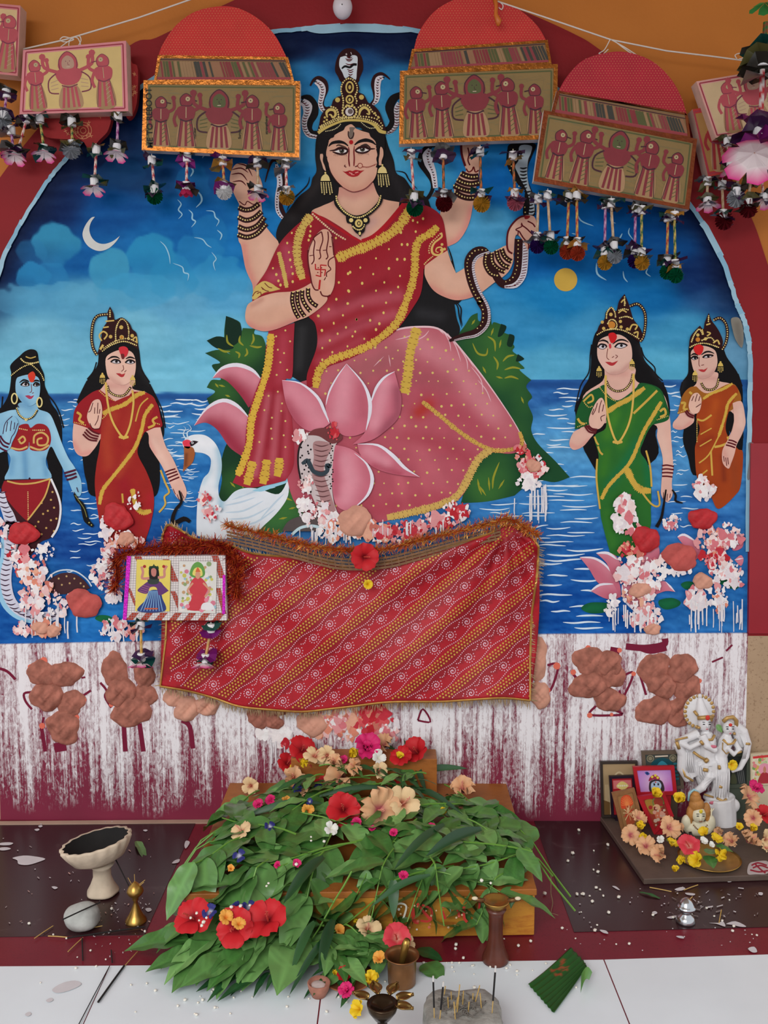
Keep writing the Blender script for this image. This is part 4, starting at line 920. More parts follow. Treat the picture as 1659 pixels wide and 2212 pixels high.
a = Art(0.0058); a.stroke('D 480,1380 500,1420 530,1450 545,1500 560,1550 600,1590', [4,7,9,11,12,6], (24,22,22)); a.stroke('D 485,1390 520,1440 545,1480 560,1530', 1.6,(130,128,70)); a.dots('D 575,1565 590,1580', 1.6,(180,170,90)); spart(a, 'small_snake', g1)
def lady(label, S):
 g = mgroup('standing_figure', label)
 a = Art(0.0030); a.fill(S['hair'], (21,19,21), sh=[(S['locks'][0], 8,(50,48,50),.35)], grid=6)
 for h in S['locks']: a.stroke(h, 2.6, BLK)
 spart(a, 'hair', g)
 a = Art(0.0034); a.fill(S['body'], (222,176,160), sh=S['bodysh'], grid=4)
 for q in S.get('bangles2', []): a.stroke(q, 3.4,(92,26,34))
 for q in S.get('fingers', []): a.stroke(q, 1.6,(80,26,34))
 spart(a, 'body', g)
 a = Art(0.0038)
 for b in S['blouse']: a.fill(b, S['blousec'])
 a.fill(S['sari'], S['saric'], sh=S['sarish'], grid=4)
 for p, w in S['gold']:
  if w > 5: a.comb(p, w, (204,166,70),3.6)
  else: a.stroke(p, w, (204,166,74))
 for d in S.get('gdots', []): a.beads(d, 4,1.4,(210,176,92))
 spart(a, 'sari', g)
 if 'arm' in S:
  a = Art(0.0044); a.fill(S['arm'], (222,176,160), sh=S['armsh'], grid=4)
  for q in S['bangles2']: a.stroke(q, 3.4,(92,26,34))
  for q in S['fingers']: a.stroke(q, 1.6,(80,26,34))
  spart(a, 'arm', g)
 a = Art(0.0046); face(a, *S['face']); a.stroke(S['neck'], 5, DKM); a.beads(S['neck'], 4.2,1.5, GOLD2)
 if 'chain' in S:
  a.stroke(S['chain'], 4.4,(214,178,88)); P = px(S['chain']); m = P[len(P) // 2]
  a.dots([(m[0] + d, m[1] + 2 - abs(d) * .3) for d in (-8,-4,0,4,8)], 3.2,(212,174,84))
 spart(a, 'head', g)
 a = Art(0.0052); a.fill(S['crown'], DKM)
 for q in S['arcs']: a.stroke(q, 6.5, DKM); a.beads(q, 5,1.5, GOLD2)
 for kind, q, v in S['orn']:
  if kind == 'b': a.beads(q, v, 1.7, GOLD2)
  if kind == 'd': a.dots(q, v, (204,172,92), n=10)
  if kind == 's': a.stroke(q, v, (206,176,98))
  if kind == 'o': a.dots(q, v, (196,128,52), n=10)
 spart(a, 'crown', g)
 for x, y in px(S['ears']):
  a = Art(0.0056); a.dots([(x, y - 7)], 2.2,(214,184,96)); a.fill([(x - 6, y + 2,1),(x - 4, y - 4),(x, y - 6),(x + 4, y - 4),(x + 6, y + 2,1)], (212,182,96))
  for c in (-5,-1.5,2,5): a.beads([(x + c, y + 5),(x + c, y + 16 - abs(c))], 3,1.1,(214,186,104))
  spart(a, 'earring', g)
 a = Art(0.0056)
 for q, c in S['bindi']: a.fill(q, c)
 spart(a, 'forehead_mark', g)
 a = Art(0.0060); a.fill(S['hand'], (224,180,162), sh=S['handsh'], grid=4)
 for q in S['lines']: a.stroke(q, 1.7,(80,26,30))
 for q in S['bangles']: a.stroke(q, 3.6,(92,26,34))
 spart(a, 'raised_hand', g)
 if 'snake' in S:
  a = Art(0.0064)
  for q, w in S['snake']: a.stroke(q, w, (28,22,22))
  spart(a, 'small_snake', g)
 return g
lady('attendant in a red sari beside the swan', dict(
 hair='D 640,450 690,390 850,380 890,450 905,560 930,620 960,680 1000,760 1030,850 1050,930 1050,1010 1020,1080 1025,1300 990,1400 900,1350 610,1400 555,1300 530,1150 500,820 520,740 570,640 625,560',
 locks=['D 905,590 940,640 960,670', 'D 960,680 1000,760 1040,850 1060,960', 'D 560,660 520,740 495,800', 'D 620,540 600,600 560,650'],
 body='D 690,650* 860,650 850,710 950,740 1010,830 1030,960 1060,1070 1110,1160 1150,1250 1190,1340 1195,1390 1170,1430 1130,1400 1100,1340 1070,1270 1030,1190 960,1080 930,980 700,980 610,1090 560,1140 500,1130 470,1060 475,930 520,800 640,720',
 bodysh=[('D 470,1060 520,1130 580,1120', 7,(210,130,124),.6),('D 980,1050 1060,1190 1110,1290', 8,(234,196,180),.6),('D 700,690 800,690', 8,(200,140,130),.5),('D 930,1000 990,1120', 6,(214,140,132),.5)],
 bangles2=['D 1058,1245 1090,1232 1125,1222', 'D 1066,1262 1100,1250 1135,1238', 'D 1076,1282 1110,1268 1142,1255', 'D 1086,1302 1118,1288 1150,1275'], fingers=['D 1135,1385 1150,1420 1165,1430', 'D 1160,1370 1180,1410', 'D 1110,1350 1125,1385'],
 blouse=['D 640,715* 700,760 770,800 850,730* 900,730 960,745 1010,810 1030,890 1040,950 990,960 935,985* 880,1000 640,1000 560,960 470,930* 480,850 520,790 590,735'], blousec=(150,30,38),
 sari='D 640,850* 720,800 870,740 960,745 1000,800 960,900 930,980 895,1060 885,1130 940,1240 980,1350 988,1450 970,1560 940,1659 H 905,365 700,355 D 650,1600 630,1500 610,1330 620,1200 640,1090 650,960', saric=(156,40,36),
 sarish=[('D 720,880 680,1060 700,1200', 14,(176,66,44),.7),('D 870,830 820,1000', 14,(172,60,44),.6),('D 760,1250 830,1400 850,1600', 18,(150,26,40),.7),('D 820,1150 760,1260', 10,(176,70,44),.6),('D 670,1350 700,1600', 14,(166,50,44),.5),('D 960,1400 950,1600', 10,(170,34,46),.6)],
 gold=[('D 660,870 720,840 800,810 880,750 930,735', 9),('D 980,810 930,880 910,970 870,1080 800,1180 720,1280 660,1360 640,1450', 8),('D 850,1350 870,1450 910,1500 970,1490', 10),('D 870,920 900,820 950,770', 3),('D 1030,1230 1060,1310 1085,1370 1055,1400 1060,1450 1020,1500', 4),('D 495,860 520,880 510,910 540,930', 5),('D 1010,890 980,910 990,940 950,960', 5),('D 785,1380 790,1440', 4)],
 gdots=['D 640,725 680,760 730,785', 'D 480,925 560,945', 'D 1000,930 1030,940', 'D 660,900 690,870'],
 face=('D 680,520 720,480 790,460 850,480 872,540 868,610 850,650 815,680 770,685 720,660 690,620', [('D 700,640 770,682', 6,(196,140,130),.6),('D 800,540 800,600', 6, SKL, .6)], (226,184,166), ['D 712,540 735,525 765,530 775,545 745,550', 'D 805,545 825,528 850,530 868,542 840,552'], ['D 692,525 720,508 750,508 770,520', 'D 808,520 830,510 850,512 868,520'], ['D 790,560 795,585 780,600', 'D 800,605 812,592'], 'D 745,612* 770,612 785,618 805,610* 795,632 775,635'),
 neck='D 690,690 705,730 750,755 800,750 840,700', chain='D 680,670 690,780 710,880 745,960 795,1020 830,960 848,880 858,790 850,720',
 crown='D 625,495* 650,400 660,330 690,280 690,230 708,185* 730,230 740,270 785,255 830,290 850,330 878,360 890,460* 800,415 700,440', arcs=['D 690,235 630,245 600,290 590,380 600,450 625,495'],
 orn=[('b', 'D 660,470 720,430 800,408 880,435', 4.2),('b', 'D 670,450 740,408 820,390 880,415', 4.6),('d', 'D 783,382', 5),('o', 'D 783,382', 3),('d', 'D 780,318', 4.4),('b', 'D 745,400 745,340 760,290 785,265 815,290 828,340 825,400', 4),('s', 'D 655,405 640,370 665,345 690,365 670,395', 3.4),('d', 'D 712,378 850,372', 4),('s', 'D 850,400 875,380 880,420', 3),('s', 'D 665,320 700,315', 3),('b', 'D 708,210 708,260', 4.4),('s', 'D 680,280 735,275', 3),('s', 'D 645,460 665,430', 5)],
 ears='D 660,635 853,650', bindi=[('D 765,450 800,440 825,460 815,500 790,510 775,490', (206,50,60)),('D 778,490 798,490 800,515 785,520', (110,40,40))],
 hand='D 575,840 600,790 640,780 658,830 655,900 640,960 610,965 580,940 562,890', handsh=[('D 610,860 610,940', 8, SKL, .6)], lines=['D 600,800 585,850 570,860', 'D 612,830 610,870', 'D 632,800 628,870', 'D 645,840 640,870', 'D 635,880 630,910 612,945', 'D 580,930 600,965 640,965'],
 bangles=['D 570,960 600,985 640,1000', 'D 555,970 590,1002 635,1015', 'D 545,985 580,1018 630,1030', 'D 535,1000 575,1035 625,1042'],
 snake=[('D 1150,1360 1165,1430 1130,1480 1110,1530 1115,1570 1180,1540 1220,1560', [3,6,7,8,9,10,7])]))
lady('attendant in a green sari right of the bush', dict(
 hair='G 430,380 540,340 700,390 740,490 770,590 830,660 870,720 920,790 945,880 945,1000 850,1100 850,1300 500,1500 430,1400 360,1280 325,1200 270,950 300,870 330,790 370,720 385,620 390,500',
 locks=['G 745,500 770,570 840,640 850,690 900,740', 'G 390,480 380,560 370,680 310,780 270,960', 'G 900,750 930,850 945,950'],
 body='G 480,640* 690,640 700,720 740,760 900,830 950,1000 960,1150 975,1350 965,1480 970,1560 930,1610 890,1560 890,1480 900,1300 860,1150 830,1050 500,1040 400,1130 330,1210 260,1235 230,1190 260,1110 330,1050 330,850 470,740',
 bodysh=[('G 235,1200 300,1225 370,1170', 6,(212,140,130),.6),('G 880,1100 930,1300', 10,(230,192,176),.6),('G 520,690 640,690', 8,(200,140,130),.5)],
 bangles2=['G 895,1350 930,1345 980,1355', 'G 893,1375 930,1372 980,1378', 'G 893,1400 930,1398 975,1402', 'G 895,1425 930,1425 970,1430'], fingers=['G 905,1540 905,1590', 'G 935,1550 930,1600', 'G 955,1550 950,1580'],
 blouse=['G 440,790* 480,770 500,830 580,880 700,800 745,755 870,790 920,880 945,1010 850,1050* 600,1100 470,1000 380,1050 270,1090* 280,980 320,880 380,820'], blousec=(30,88,44),
 sari='G 490,960* 560,900 700,830 780,770 860,800 910,890 860,1010 800,1090 760,1180 740,1250 790,1330 815,1450 818,1600 I 905,180 900,300 830,470 660,470 640,440 590,250 G 450,1659 425,1450 440,1280 410,1140 490,1080', saric=(44,106,44),
 sarish=[('G 560,980 500,1130', 14,(70,130,40),.7),('G 700,930 640,1080 600,1200', 10,(66,126,40),.6),('G 720,1180 620,1350 520,1480', 12,(20,110,70),.6),('G 780,1300 800,1500', 10,(22,110,66),.7),('G 500,1250 470,1400', 10,(60,120,36),.6),('I 620,200 660,400', 10,(58,120,44),.6),('I 760,150 780,300', 12,(24,100,60),.6)],
 gold=[('G 500,965 580,910 660,870 770,790', 10),('G 860,810 790,880 690,975', 5),('G 890,890 830,990 770,1090 730,1180 690,1280 640,1360 560,1440 500,1510 460,1590', 8),('G 640,1370 690,1470 740,1520 815,1530', 14),('G 410,1140 425,1180 440,1200', 4),('G 435,1210 450,1250 470,1270', 4),('G 430,1300 425,1450 450,1659', 4),('G 780,1240 810,1360 820,1500', 4),('G 330,890 360,860 390,840 400,880 360,900', 4),('G 290,1010 310,1040 340,1050', 5),('G 880,960 910,940 920,980 880,1000', 5),('I 800,0 905,140 960,150 950,60', 4)],
 gdots=['G 450,790 500,850 570,890', 'G 290,1070 360,1040', 'G 860,1020 945,990', 'G 340,900 370,930 400,920'],
 face=('G 440,460 500,420 590,410 660,460 680,540 670,610 630,670 560,695 510,685 460,630 430,560', [('G 530,690 600,680 650,630', 6,(190,134,126),.6),('G 510,520 510,580', 6, SKL, .6),('G 470,600 480,640', 8,(226,180,168),.5)], (224,184,168), ['G 432,500 455,478 490,485 495,500 465,515', 'G 555,500 580,475 620,475 645,488 600,508'], ['G 440,460 470,450 500,460 510,475', 'G 540,478 580,450 620,448 655,465'], ['G 505,510 498,570 515,590', 'G 535,575 550,565', 'G 560,555 575,565 560,580'], 'G 485,605* 520,605 540,610 580,595* 550,628 520,630'),
 neck='G 495,740 520,790 570,815 630,800 670,750 685,690', chain='G 490,700 490,830 500,960 530,1090 575,1180 630,1110 670,1000 688,850 690,690',
 crown='G 420,425* 440,350 480,300 490,250 530,205* 565,240 585,170 625,118* 655,190 670,240 690,300 740,370 760,440 725,460* 640,400 540,375 460,400', arcs=['G 665,205 720,190 765,240 775,320 760,420 735,460'],
 orn=[('b', 'G 430,410 500,375 600,375 680,410 730,440', 4.2),('o', 'G 533,340', 8),('b', 'G 505,330 520,305 550,305 570,335 560,365 520,368', 3.4),('d', 'G 595,315 475,365 465,320 645,370 600,355', 3.6),('s', 'G 660,380 680,340 715,345 700,375', 3.4),('s', 'G 690,400 720,390 715,430', 3.2),('d', 'G 527,265', 4),('b', 'G 495,290 500,250 530,215 555,250 560,290', 3.8),('b', 'G 585,235 620,225 660,235', 4),('s', 'G 580,255 610,235 640,250', 3),('b', 'G 590,290 640,280 690,300', 4),('s', 'G 600,180 620,160 630,190', 3),('b', 'G 625,140 625,210', 4.4)],
 ears='G 442,665 678,615', bindi=[('G 510,405 545,395 570,420 555,460 530,470 515,440', (204,34,38)),('G 512,480 525,475 530,500 518,510', (206,60,70))],
 hand='G 370,1010 400,930 440,870 470,870 490,940 490,1020 450,1080 400,1085 375,1060', handsh=[('G 430,980 430,1050', 8, SKL, .6)], lines=['G 460,880 445,930 440,970', 'G 430,900 415,950 395,985', 'G 475,910 465,960', 'G 485,985 455,1000 460,1030', 'G 405,940 390,980'],
 bangles=['G 340,1065 370,1105 420,1115', 'G 350,1058 380,1092 425,1102', 'G 365,1058 390,1082 430,1090'],
 snake=[('I 1000,50 985,150 970,230 940,290', [3,5,6,8]),('G 965,1520 990,1560 990,1600 1040,1615', [3,5,5,3])]))
lady('attendant in an orange sari at the mural edge', dict(
 hair='G 1095,470 1180,440 1310,470 1360,570 1410,640 1440,690 1470,780 1475,900 1475,1200 1440,1300 1380,1100 1360,1200 1140,1420 1080,1280 1045,1160 1060,1000 1025,820 1040,750 1080,690 1085,600',
 locks=['G 1040,750 1025,810', 'G 1440,690 1470,780', 'G 1470,950 1475,1150'],
 body='G 1150,680* 1290,680 1300,740 1400,770 1460,880 1490,1040 1470,1120 1430,1200 1410,1280 1380,1360 1330,1320 1330,1240 1350,1180 1400,1080 1390,960 1150,960 1120,1040 1040,1090 980,1080 975,1040 1020,980 1080,820 1140,760',
 bodysh=[('G 985,1075 1050,1085 1100,1040', 5,(212,140,130),.6),('G 1470,1000 1440,1130', 8,(230,192,176),.6),('G 1170,720 1270,720', 6,(196,140,130),.5)],
 blouse=['G 1140,780* 1220,830 1380,760 1440,800 1460,890 1380,960* 1200,980 1100,960 1005,980* 1040,850 1090,790'], blousec=(160,96,36),
 sari='G 1180,890* 1260,830 1390,770 1440,810 1400,900 1370,970 1350,1080 1380,1160 1440,1230 1475,1260 1460,1480 1420,1560 1300,1659 1240,1560 1150,1450 1130,1250 1140,1180 1165,1080 1140,1000', saric=(160,66,28),
 sarish=[('G 1280,900 1240,1050', 10,(182,84,32),.7),('G 1160,1200 1250,1150', 8,(136,44,26),.6),('G 1200,1350 1200,1450', 10,(178,84,30),.5),('G 1400,1300 1420,1480', 10,(148,66,34),.7),('G 1330,1280 1340,1450', 6,(110,40,28),.6)],
 gold=[('G 1190,870 1250,830 1330,800 1400,760', 6),('G 1430,830 1370,900 1350,980 1320,1080 1300,1140', 6),('G 1145,1015 1190,1025 1250,985', 4),('G 1365,1140 1370,1180 1320,1205 1270,1215', 5),('G 1245,1245 1255,1420', 4),('G 1170,1125 1250,1080', 2.5),('G 1165,1210 1250,1160', 2.5),('G 1160,1330 1230,1270 1300,1140', 3),('G 1170,1420 1220,1380', 3),('G 1030,900 1060,900 1050,940 1080,945', 5),('G 1090,820 1110,835', 5)],
 gdots=['G 1010,970 1080,945', 'G 1145,1030 1145,1180'],
 arm='G 1400,900* 1465,890 1490,1000 1490,1060 1460,1130 1430,1190 1415,1260 1390,1330 1370,1370 1330,1330 1325,1250 1350,1190 1395,1110 1410,1020', armsh=[('G 1460,950 1465,1060', 8,(232,196,180),.6),('G 1340,1250 1360,1330', 6,(206,140,128),.5)],
 bangles2=['G 1370,1165 1400,1170 1430,1185', 'G 1362,1182 1395,1190 1425,1202', 'G 1352,1200 1385,1208 1418,1220'], fingers=['G 1350,1290 1358,1350', 'G 1365,1290 1370,1340', 'G 1335,1280 1340,1320'],
 face=('G 1100,540 1140,500 1200,490 1270,520 1290,580 1285,640 1250,700 1190,725 1150,710 1115,650', [('G 1160,715 1230,705 1275,660', 5,(188,130,124),.6),('G 1180,660 1240,640', 14,(206,164,150),.5)], (216,176,160), ['G 1102,580 1122,565 1145,570 1148,582 1122,590', 'G 1185,575 1205,558 1235,555 1262,560 1225,575'], ['G 1100,560 1120,548 1142,552 1152,560', 'G 1175,555 1205,535 1235,532 1268,545'], ['G 1160,570 1158,620 1165,638', 'G 1175,630 1195,625'], 'G 1152,660* 1180,658 1195,660 1222,645* 1200,675 1175,675'),
 neck='G 1175,755 1200,795 1245,805 1285,780 1300,720',
 crown='G 1085,510* 1095,430 1130,380 1165,345* 1190,370 1200,320 1228,253* 1250,310 1280,350 1310,400 1330,460 1315,515* 1250,490 1180,475 1120,490', arcs=['G 1265,305 1310,290 1350,330 1362,400 1350,470 1325,515'],
 orn=[('b', 'G 1095,500 1150,475 1220,475 1310,505', 4),('o', 'G 1150,445', 5),('d', 'G 1150,412 1205,440', 3.6),('b', 'G 1105,460 1125,410 1160,370 1185,410', 3.8),('s', 'G 1215,390 1240,400 1215,420', 3),('s', 'G 1260,470 1290,450 1305,480', 3.4),('s', 'G 1210,340 1240,330', 3),('b', 'G 1228,275 1225,320', 4),('s', 'G 1180,370 1190,410', 2.6),('b', 'G 1180,450 1240,430 1270,460', 4)],
 ears='G 1130,695 1312,630', bindi=[('G 1120,500 1160,480 1190,500 1180,540 1160,556 1130,540', (206,40,40))],
 hand='G 1085,900 1110,840 1150,828 1175,870 1170,930 1150,970 1110,975 1088,945', handsh=[('G 1130,900 1130,950', 7, SKL, .6)], lines=['G 1145,835 1135,870 1130,890', 'G 1120,850 1105,885', 'G 1165,850 1155,885', 'G 1172,905 1150,920 1135,930'],
 bangles=['G 1060,960 1080,990 1120,1005', 'G 1068,950 1090,978 1125,992']))
# small lotuses and lily pads under the right-hand attendants
def lotus2(name, petals, pads, label):
 g = mgroup(name, label)
 for k, (o, e, w) in enumerate(petals):
  a = Art(.0042 + k * .00006); a.fill(o, (196,104,124), sh=[(e, 14,(214,140,156),.6)], grid=4); a.stroke(e, w, (226,222,232), taper=1); spart(a, 'petal', g)
 for o in pads:
  a = Art(.0026); a.fill(o, (26,104,64), sh=[(o, 5,(20,80,52),.6)], grid=4); spart(a, 'lily_pad', g)
lotus2('lotus', [('I 450,484* 560,490 640,560 700,640 710,740 640,700 560,640 510,560', 'I 450,484 540,490 610,530 660,590', 5),('I 555,458* 640,455 700,500 720,600 660,600 620,520', 'I 555,458 630,458 690,500', 6),('I 520,700* 580,660 665,655* 700,740 620,750', 'I 520,700 580,660 665,655', 5),('I 830,500* 870,430 950,400* 960,470 910,560 860,600', 'I 830,500 870,430 940,400', 5),('I 720,660* 730,740 800,830 850,800 900,700 820,640', 'I 720,660 735,750 800,830', 5),('I 940,640* 1000,640 1060,705* 1000,700 920,720', 'I 1000,640 1060,705', 4)],
 ['I 460,810 520,775 640,780 650,810 600,840 510,842', 'I 960,760 1040,745 1095,770 1080,800 1010,820 965,800'], 'pink lotus with lily pads under the green sari')
lotus2('lotus', [('I 1075,355* 1120,340 1190,380 1225,460 1180,500 1130,430', 'I 1075,355 1120,340 1195,385', 5),('I 1420,370* 1460,330 1495,350 1490,420 1430,440', 'I 1420,370 1460,330 1495,350', 4),('I 1440,500* 1480,470 1498,500 1480,540', 'I 1440,500 1498,490', 3)], ['I 1098,660 1130,640 1175,645 1180,680 1130,690', 'I 1330,640 1400,620 1480,650 1440,690'], 'pink lotus petals under the orange sari')
a = Art(.0026); a.fill('H 610,815 640,795 700,800 740,830 700,845 640,835', (26,104,64)); mpart(a, 'lily_pad')
# ------------------------------------------------------------------ paste, dough and marks on the wall
PASTE = mat('flour_paste', (255,255,255), rough=0.7, var=0.1, scale=60, bump=0.6, bscale=160, spec=0.2, vcol=True)
DOUGH = mat('brown_dough', (170,108,92), rough=0.8, var=0.4, scale=45, bump=1.0, bscale=80, spec=0.15)
DOUGH2 = mat('pink_dough', (206,150,128), rough=0.75, var=0.22, scale=30, bump=1.0, bscale=70, spec=0.2)
REDL = mat('red_paste', (186,40,46), rough=0.6, var=0.2, scale=50, bump=0.9, bscale=90, spec=0.3)
def lump(name, x, y, rx, ry, material, parent, seed, th=0.010, base=-0.008):
 """a pressed patty: flat lumpy half-ball on the wall, size in pixels"""
 q = Rnd(seed); ph = [q.uniform(0,6.28) for _ in range(8)]
 c = at(x, y); s = (at(x + 10, y) - c).length / 10
 V = []; F = []; nu, nv = 30,10
 for k in range(nv + 1):
  r = k / nv
  for i in range(nu):
   t = 2 * PI * i / nu
   w = 1 + .09 * sin(2 * t + ph[0]) + .06 * sin(3 * t + ph[1]) + .05 * sin(5 * t + ph[2]) + .03 * sin(9 * t + ph[3])
   X = rx * r * w * cos(t); Y = ry * r * w * sin(t)
   h = th * max(0,1 - r ** 4) ** .5 * (1 + .25 * sin(X * .11 + ph[4]) * cos(Y * .13 + ph[5]) + .18 * sin(X * .23 + Y * .19 + ph[6]) + .14 * sin(X * .5 + ph[7]) * sin(Y * .45 + ph[2]))
   V.append((X * s, base - h, -Y * s))
 for k in range(nv):
  for i in range(nu):
   j = (i + 1) % nu; F.append((k * nu + i, (k + 1) * nu + i, (k + 1) * nu + j, k * nu + j))
 o = link(name, mesh(name, V, F, True), material, parent)
 o.location = c - (parent.location if parent else Vector())
 return o
def cluster(label, crop, spec, material=DOUGH):
 x0, y0, k = CROP[crop]
 P = [(x0 + a * k, y0 + b * k, c * k, d * k) for a, b, c, d in spec]
 e = empty('dough_offering', at(sum(p[0] for p in P) / len(P), max(p[1] + p[3] for p in P)), label, 'dough', 'dough patties pressed on the dado')
 for i, p in enumerate(P):
  lump('patty', p[0], p[1], p[2] * 1.14, p[3] * 1.14, material, e, int(p[0]) * 7 + i, 0.007 + .003 * (i % 3), base=-0.009)
 return e
cluster('brown dough figure at the far left of the dado, wide arms', 'H', [(280,1160,85,80),(430,1165,92,78),(310,1310,92,90),(462,1350,85,76),(415,1505,102,95)])
cluster('brown dough figure left of the red cloth, below hanging plaque', 'H', [(745,1150,78,112),(930,1170,66,78),(780,1280,85,90),(940,1300,60,76),(850,1400,118,95)])
cluster('pale dough patties peeping out under the cloth fringe at left', 'H', [(1120,1320,66,52),(1200,1390,74,72),(1330,1370,76,50)], DOUGH2)
cluster('small brown dough lump under the middle of the cloth hem', 'J', [(480,820,46,40),(540,840,34,28)])
cluster('dough patties half hidden behind the right edge of the cloth', 'I', [(175,1130,62,125),(190,1360,62,82)], DOUGH2)
cluster('brown dough figure right of the cloth, with painted triangle below', 'I', [(520,1150,105,92),(630,1160,88,70),(500,1300,104,80),(660,1240,66,78),(635,1390,92,72)])
cluster('largest brown dough figure, behind the white statuette', 'I', [(920,1195,98,92),(1100,1190,92,82),(970,1300,90,70),(1130,1310,90,80),(930,1460,108,92),(1085,1465,82,86)])
a = Art(0.0106)
MM = (120,34,58)
for q, w in [('H 215,1280 165,1290 175,1340 215,1390', 5),('H 530,1310 560,1290 590,1270', 5),('H 290,1440 280,1500 290,1560', 5),('H 530,1190 555,1185', 4),('H 650,1220 690,1270 680,1310 720,1380', 5),('H 10,1130 60,1150 110,1200', 6),('H 1170,1460 1220,1500 1240,1640', 10),('H 800,1490 810,1659', 10),('H 900,1480 925,1659', 10),('H 390,1600 400,1659', 26),('H 275,1500 300,1659', 8),
   ('I 240,1170 310,1170 260,1330 220,1310', 5),('I 400,1220 430,1260', 6),('I 720,1240 790,1220 720,1380 700,1330', 5),('I 550,1430 510,1485 650,1490 720,1480 620,1440', 5),('I 830,1230 870,1360', 5),('I 740,1050 860,1060 980,1040 990,1000', 14),('I 830,1060 900,1080 1000,1060', 12),('I 1290,1150 1360,1120', 4),('I 1380,1080 1420,1040', 4),('J 1110,835 1160,840 1130,790 1110,835', 4),('I 640,1210 650,1270', 10),('I 640,1075 700,1085', 16)]:
 a.stroke(q, w, MM)
for p, r in [('H 205,1120 290,1080 500,1440 545,1330 280,1495 720,1360 1330,1360', 6),('I 405,1215 790,1225 300,1175 240,1330 510,1490 650,1485 1210,1270 700,1075 500,1060', 6)]: a.dots(p, r, (222,112,92), jit=.4)
o = a.build('painted_lines'); o['kind'] = 'stuff'; o.parent = dado
def smear(label, zones, drips=0, dripbox=None, lumps=(), seed=1):
 """flour, vermilion and petals smeared on the wall: zones (crop,x,y,rx,ry,n,r0,r1,palette)"""
 q = Rnd(seed); base = at(*_zc(zones[0]))
 e = empty('paste_smear', base, label, 'smear', 'paste smears on the wall')
 P = {'w': [(236,228,228),(226,216,220),(240,236,236)], 'p': [(222,150,152),(230,186,184),(212,118,126),(238,214,210)], 'r': [(196,52,66),(212,86,90),(186,36,48)], 's': [(222,140,116),(226,168,142),(198,112,98)]}
 a = Art(0.0112)
 for z in zones:
  x, y = _zc(z); k = CROP[z[0]][2]; rx, ry, n, r0, r1 = z[3] * k, z[4] * k, z[5], z[6], z[7]
  for i in range(n):
   rr = q.random() ** .6; t = q.uniform(0,6.28); cx_ = x + rx * rr * cos(t); cy_ = y + ry * rr * sin(t)
   r = q.uniform(r0, r1) * (1.15 - .5 * rr) * (1.7 if i % 4 == 0 else .8); m = q.randint(7,10)
   a.fill([(cx_ + r * q.uniform(.35,1.3) * cos(6.283 * j / m), cy_ + r * q.uniform(.4,1.6) * sin(6.283 * j / m)) for j in range(m)], q.choice(P[q.choice(z[8])]), n=2)
 if drips:
  x0, y0, x1, y1 = dripbox
  for i in range(drips):
   x = q.uniform(x0, x1); y = q.uniform(y0,(y0 + y1) / 2); a.stroke([(x, y),(x + q.uniform(-1,1),(y + y1) / 2),(x + q.uniform(-1,1), q.uniform((y + y1) / 2, y1))], q.uniform(1.5,3.5),(222,218,222), smooth=0)
 o = a.build('smear', material=PASTE); o.parent = e; o.matrix_parent_inverse = MTr(base).inverted()
 o['kind'] = 'stuff'
 for c, x, y, rx, ry, m in lumps:
  x0, y0, k = CROP[c]; lump('lump', x0 + x * k, y0 + y * k, rx * k, ry * k, m, e, int(x + y),.006, base=-0.011)
 return e
def _zc(z): c = CROP[z[0]]; return c[0] + z[1] * c[2], c[1] + z[2] * c[2]
smear('pink and red paste dabs on the painted swan breast', [('D', 1310,1430,50,80,24,2,6, 'prp'),('E', 160,1290,60,60,26,2,6, 'rpw')], seed=2)
smear('white paste with a red lump on the red-saried attendant', [('H', 690,230,50,80,26,3,8, 'w'),('H', 790,310,130,60,50,3,9, 'wps'),('H', 870,60,60,60,14,2,6, 'w'),('H', 690,400,40,40,20,3,8, 'wp')], lumps=[('H', 760,165,92,88, REDL),('H', 815,305,60,45, DOUGH2)], seed=3)
smear('white and pink paste over the blue attendant with a red lump', [('H', 150,420,80,110,46,3,9, 'wpr'),('H', 240,560,130,120,80,3,9, 'wps'),('H', 300,710,170,100,70,3,9, 'wp'),('H', 20,270,40,90,24,3,7, 'wp'),('H', 300,380,60,60,30,2,6, 'w')], 12,(30,1300,170,1380), lumps=[('H', 160,270,92,80, REDL),('H', 545,715,105,98, mat('red_brown_dough', (190,84,78), rough=.75, var=.25, scale=30, bump=1, bscale=70))], seed=4)
smear('small pink patch on the sea below the serpent tail', [('H', 300,880,110,50,24,4,10, 's'),('H', 140,880,60,60,24,3,7, 'wp')], lumps=[('H', 270,870,60,40, DOUGH2),('H', 350,890,50,40, DOUGH2)], seed=5)
smear('white and pink petals paste beside the hanging plaque, left', [('H', 670,510,80,110,60,3,9, 'wwp'),('H', 740,650,60,70,30,3,8, 'w'),('H', 740,880,100,80,44,3,9, 'wwp'),('H', 870,890,60,40,20,4,8, 'sp')], 8,(225,1340,300,1385), seed=6)
smear('white paste smeared over the lotus foot and the cobra', [('E', 820,1330,90,110,80,3,9, 'wwp'),('E', 720,1260,50,80,30,3,8, 'w'),('E', 690,830,50,40,22,3,7, 'pw'),('E', 930,1390,110,70,50,3,9, 'ws'),('E', 890,810,50,50,16,3,7, 'r'),('E', 730,1120,50,50,24,3,7, 'pw')], 14,(640,1130,760,1180), seed=7)
smear('long band of pink, red and white paste along the lotus base', [('E', 1130,1400,120,70,60,3,10, 'sspw'),('F', 200,1400,150,60,80,3,10, 'rrpp'),('F', 400,1340,130,50,60,3,9, 'rpp'),('F', 510,1280,80,60,50,3,8, 'pwr')], 10,(800,1120,1000,1160), lumps=[('E', 1010,1340,100,90, DOUGH2)], seed=8)
